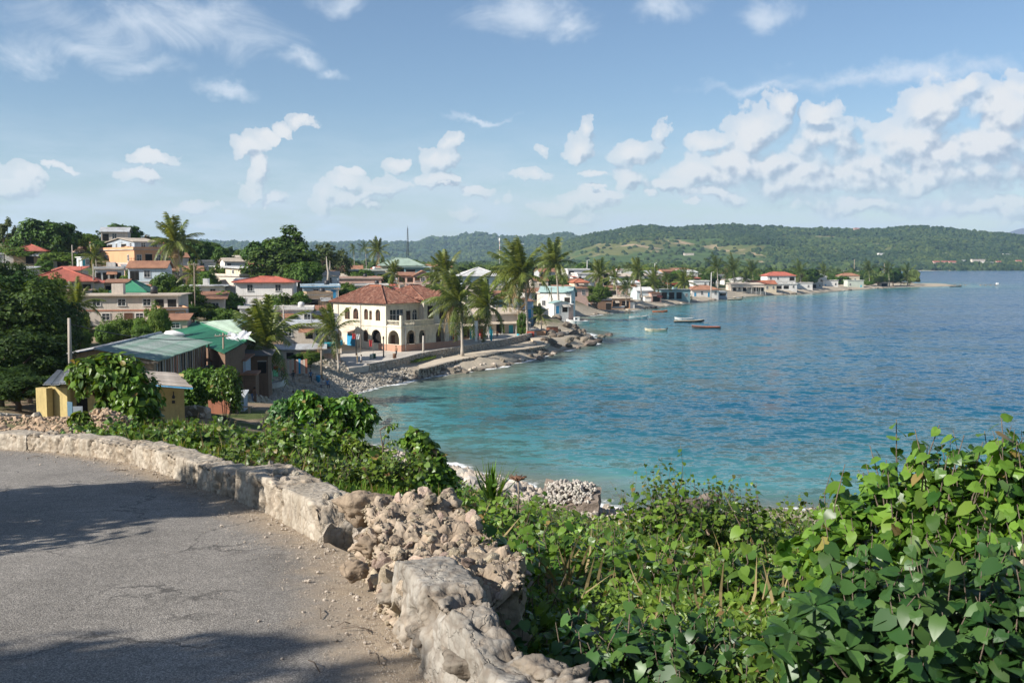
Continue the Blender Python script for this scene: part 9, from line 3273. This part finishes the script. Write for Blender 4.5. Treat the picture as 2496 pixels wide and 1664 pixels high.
TREES = [
 ('shade', 'shadowed shrub beneath the dark trees at the left edge', 40, 905, 190, 61),
 ('shade', 'dark undergrowth tree low at the left edge under the big dark tree', 70, 842, 170, 78),
 ('shade', 'dark bushy tree behind the rubble wall at the left', 0, 880, 180, 64),
 ('near', 'dark leafy bush between the rubble wall and the yellow house', 112, 890, 80, 70),
 ('shade', 'dark leafy tree above the big left edge tree', 10, 622, 150, 125),
 ('near', 'leafy tree left of the red hipped tin roof', 60, 650, 110, 140),
 # kind, label, crown centre px, top px, width px, distance
 ('shade', 'big dark tree filling the left edge beside the bleached post', 20, 662, 300, 80),
 ('shade', 'dark tree rising behind the big left edge tree', -40, 650, 260, 95),
 ('shade', 'dark lower tree leaning over the rubble wall at the left edge', 30, 790, 260, 68),
 ('shade', 'dark tree right of the big left edge tree, behind the post', 112, 705, 150, 96),
 ('near', 'yellow-green bush between the dark left trees and the long tan house', 190, 790, 70, 104),
 ('round', 'big round dark tree on the hilltop at the left', 117, 528, 128, 240),
 ('loose', 'thin ragged tree at the top left corner of the hill', 14, 530, 46, 250),
 ('round', 'round-headed tree above the terracotta house', 301, 539, 76, 265),
 ('thin', 'wispy bare-topped tree left of the round-headed tree', 238, 556, 18, 262),
 ('loose', 'thin bare spire tree behind the leaning hill palm', 442, 547, 16, 255),
 ('brown', 'small brownish tree behind the grey-blue upper storey', 362, 570, 52, 270),
 ('wide', 'tree between the hilltop tree and the terracotta house', 206, 568, 72, 262),
 ('wide', 'low spreading tree left of the terracotta house', 245, 590, 46, 250),
 ('round', 'tree behind the hilltop tree at the far left', 52, 562, 70, 270),
 ('wide', 'broad tree below the hilltop tree at the left', 60, 604, 110, 225),
 ('wide', 'tree right of the broad tree below the hilltop', 150, 618, 90, 222),
 ('bushy', 'bushy green tree in front of the terracotta house terrace', 340, 642, 76, 190),
 ('bushy', 'bushy tree left of the thin dark palm', 400, 662, 66, 180),
 ('bushy', 'leafy tree hiding the right end of the green hipped roof', 452, 690, 80, 168),
 ('near', 'light green tree in front of the red hipped tin roof', 122, 662, 84, 150),
 ('bushy', 'green bush right of the red hipped tin roof', 244, 700, 44, 158),
 ('round', 'dark trees right of the leaning hill palm', 482, 578, 66, 268),
 ('wide', 'low dark tree above the small white hill house', 530, 600, 66, 285),
 ('bushy', 'bush in front of the white upper houses', 528, 640, 40, 240),
 ('wide', 'dark tree above the long white low house', 500, 664, 60, 222),
 ('tall', 'tallest tree of the town, dark with a knobbly top', 702, 549, 105, 248),
 ('round', 'wide dark tree standing in front of the tallest tree', 690, 600, 150, 232),
 ('round', 'dark round tree left of the tallest tree', 640, 580, 86, 262),
 ('wide', 'dark tree at the foot of the tallest tree', 740, 640, 80, 222),
 ('loose', 'olive feathery tree right of the tallest tree', 786, 590, 78, 300),
 ('loose', 'pale feathery tree right of the olive one', 828, 604, 50, 330),
 ('bushy', 'green bush in front of the shaded face of the cream building', 550, 706, 92, 178),
 ('bushy', 'dark bush left of the cream building base', 506, 738, 60, 168),
 ('near', 'light green tree behind the green-roofed house', 470, 742, 60, 156),
 ('bushy', 'tree in front of the small blue houses', 690, 712, 84, 182),
 ('bushy', 'yellow-green shrub at the foot of the cream building', 668, 732, 50, 174),
 ('near', 'tall narrow tree before the long pale block', 380, 730, 58, 120),
 ('near', 'round tree behind the long tan house', 300, 762, 74, 118),
 ('near', 'tree between the round tree and the tall narrow tree', 345, 776, 58, 116),
 ('near', 'bushy tree left of the round one behind the long tan house', 258, 776, 46, 116),
 ('near', 'clump of trees above the bright green roof', 444, 770, 70, 148),
 ('bushy', 'bush between the kiosk and the small palm', 750, 800, 54, 165),
 ('near', 'round bush over the long white shed', 757, 852, 50, 138),
 ('near', 'bush left of the round bush over the shed', 722, 862, 38, 138),
 ('bushy', 'green bush behind the tile roof at its left end', 848, 706, 66, 215),
 ('bushy', 'tree above the pink house left of the gabled front', 938, 664, 46, 285),
 ('wide', 'tree behind the long pink house', 880, 655, 60, 330),
 ('bushy', 'small tree by the gabled pink house balcony', 1062, 690, 30, 250),
 ('near', 'bright green shore tree beside the white shore house', 1455, 686, 60, 345),
 ('bushy', 'bush on the bank below the windswept palm', 1302, 745, 44, 250),
 ('bushy', 'dark hanging bush at the promenade end shop', 1272, 758, 20, 209),
 ('wide', 'dark tree left of the large red-roofed house', 1812, 686, 50, 575),
 ('round', 'round dark tree right of the large red-roofed house', 1968, 652, 62, 640),
 ('wide', 'light green tree in the grove right of the red roof', 1975, 668, 34, 610),
 ('round', 'dark tree over the low white wall house', 1935, 656, 40, 660),
 ('round', 'dark spreading tree in the grove near the point', 2178, 656, 44, 725),
 ('wide', 'lower tree beside the palms of the grove near the point', 2140, 672, 46, 712),
 ('bushy', 'yellow-green bush at the foot of the grove near the point', 2118, 684, 28, 690),
 ('bushy', 'tree beside the pink-roofed villa near the point', 2052, 670, 40, 690),
]
def phrase(px, py, D, cands):
 """where a tree stands, told by the building closest to it in the picture"""
 best = min(cands, key=lambda h: abs(h[1] - px) * 1.0 + abs(h[2] - py) * .8 + abs(h[4] - D) * .15)
 dx = px - best[1]
 rel = 'behind' if D > best[4] + 4 else 'in front of'
 if abs(dx) > best[3] * .5:
  rel = 'to the left of' if dx < 0 else 'to the right of'
 return rel + ' the ' + best[0].split(' with ')[0].split(' above ')[0].split(' behind ')[0].split(' under ')[0].split(' beside ')[0].split(' near ')[0].split(' among ')[0].split(' by ')[0].split(' below ')[0].split(',')[0]
LABELS = set()
def unique(lb, w, h):
 for pre in ('', 'tall ' if h > 1.1 * w else 'low ', 'broad ' if w > h else 'narrow ', 'small ' if w < 7 else 'big '):
  q = ' '.join((pre + lb).split()[:16])
  if q not in LABELS:
   LABELS.add(q)
   return q
 return None
def plant_trees():
 make_protos()
 make_fronds()
 random.seed(3)
 for k, (lb, cx, cy_, bx, by, D, w, n, wind, near) in enumerate(PALMS):
  palm_px(lb, cx, cy_, bx, by, D, w, n, wind, k, 'palms of the town and shore', near)
 for (kind, lb, cx, yt, w, D) in TREES:
  tree_px(kind, lb, cx, yt - (4 if D < 260 else 0), w * (1.22 if D < 400 else 1.1), D, 'trees of the town')
 # the wooded belt behind the town
 rnd = random.Random(12)
 used = {}
 kinds = ['round', 'wide', 'loose', 'tall', 'brown', 'bushy']
 desc = {'round': 'dark round tree', 'wide': 'green spreading tree', 'loose': 'olive feathery tree', 'tall': 'tall dark tree', 'brown': 'brownish tree', 'bushy': 'low bushy tree'}
 n = 0
 for k in range(1500):
  px = rnd.uniform(-60, 2100)
  D = 300 * (700 / 300) ** rnd.random()
  if px > 1500:
   D = rnd.uniform(560, 800)
  elif px > 1250:
   D = rnd.uniform(430, 750)
  elif px > 780:
   D = rnd.uniform(350, 720)
  x = (px - CX) / F * D
  if poly_sd([x], [D], SEA)[0] > -22:
   continue
  if any(abs(h[4] - D) < 9 and abs(h[1] - px) < h[3] * .75 for h in HOUSES):
   continue
  kind = rnd.choice(kinds)
  h = rnd.uniform(6.5, 11.5) * (1.15 if kind == 'tall' else .8 if kind == 'bushy' else 1)
  w = rnd.uniform(7, 12) * (.8 if kind == 'tall' else 1)
  z = gz(x, D)
  py = PX((x, D, z + h))[1]
  lim = np.interp(px, [0, 420, 560, 800, 830, 1000, 1200, 1500, 2100], [566, 575, 596, 604, 622, 628, 634, 640, 645])
  if py < lim:
   h = max(3.0, h - (lim - py) / F * D)
  lb = desc[kind] + ' ' + phrase(px, py + 12, D, HOUSES)
  lb = unique(lb, w, h)
  if not lb:
   continue
  tree_at(kind, lb, x, D, w, h, None, z, 'woods behind the town')
  n += 1
  if n >= 120:
   break
 # infill shrubs and trees between the houses
 m = 0
 for k in range(900):
  px = rnd.uniform(0, 1000)
  D = rnd.uniform(135, 300)
  x = (px - CX) / F * D
  if poly_sd([x], [D], SEA)[0] > -25 or (px > 560 and D < 150) or (790 < px and D < 205):
   continue
  if any(abs(h[4] + 3 - D) < 8 and abs(h[1] - px) < h[3] * .62 for h in HOUSES):
   continue
  z = gz(x, D)
  h = rnd.uniform(2.2, 4.6)
  py = PX((x, D, z + h))[1]
  # do not hide the houses right behind
  if any(h_[4] > D and h_[4] - D < 40 and abs(h_[1] - px) < h_[3] * .45 and py < h_[2] + 4 for h_ in HOUSES):
   continue
  lb = 'small leafy ' + rnd.choice(['garden tree', 'bush']) + ' ' + phrase(px, py + 10, D, HOUSES)
  w = rnd.uniform(3.5, 6.5)
  lb = unique(lb, w, h)
  if not lb:
   continue
  tree_at('bushy', lb, x, D, w, h, None, z, 'garden greenery between the houses')
  m += 1
  if m >= 55:
   break
 # scrub along the shore houses
 m = 0
 for k in range(900):
  px = rnd.uniform(1300, 2130)
  D = np.interp(px, [1300, 1500, 1700, 1900, 2130], [325, 420, 520, 610, 720]) + rnd.uniform(6, 60)
  x = (px - CX) / F * D
  if poly_sd([x], [D], SEA)[0] > -14:
   continue
  if any(abs(h[4] + 3 - D) < 9 and abs(h[1] - px) < h[3] * .65 for h in HOUSES):
   continue
  z = gz(x, D)
  h = rnd.uniform(3.5, 7.5)
  py = PX((x, D, z + h))[1]
  lb = 'leafy shore tree ' + phrase(px, py + 8, D, HOUSES)
  w = rnd.uniform(5, 9)
  lb = unique(lb, w, h)
  if not lb:
   continue
  tree_at(rnd.choice(['wide', 'round', 'round', 'shade']), lb, x, D, w, h, None, z, 'trees among the shore houses')
  m += 1
  if m >= 80:
   break
# ================================================================ build
import time as _time
_t0 = _time.time()
def _log(s):
 print('BUILD %s %.1f' % (s, _time.time() - _t0), flush=True)
all_houses()
main_building()
green_buildings()
yellow_house()
_log('houses')
idw_setup()
fill_houses()
build_ground()
build_sea()
build_hills()
far_houses()
_log('land')
promenade()
build_road()
build_walls()
_log('walls')
poles()
wires()
boats()
rocks()
_log('rocks')
small_things()
people()
_log('small')
plant_trees()
shade_trees()
_log('trees')
build_cover()
build_bushes()
_log('cover')
build_haze()
_log('done %d objects' % len(sc.objects))
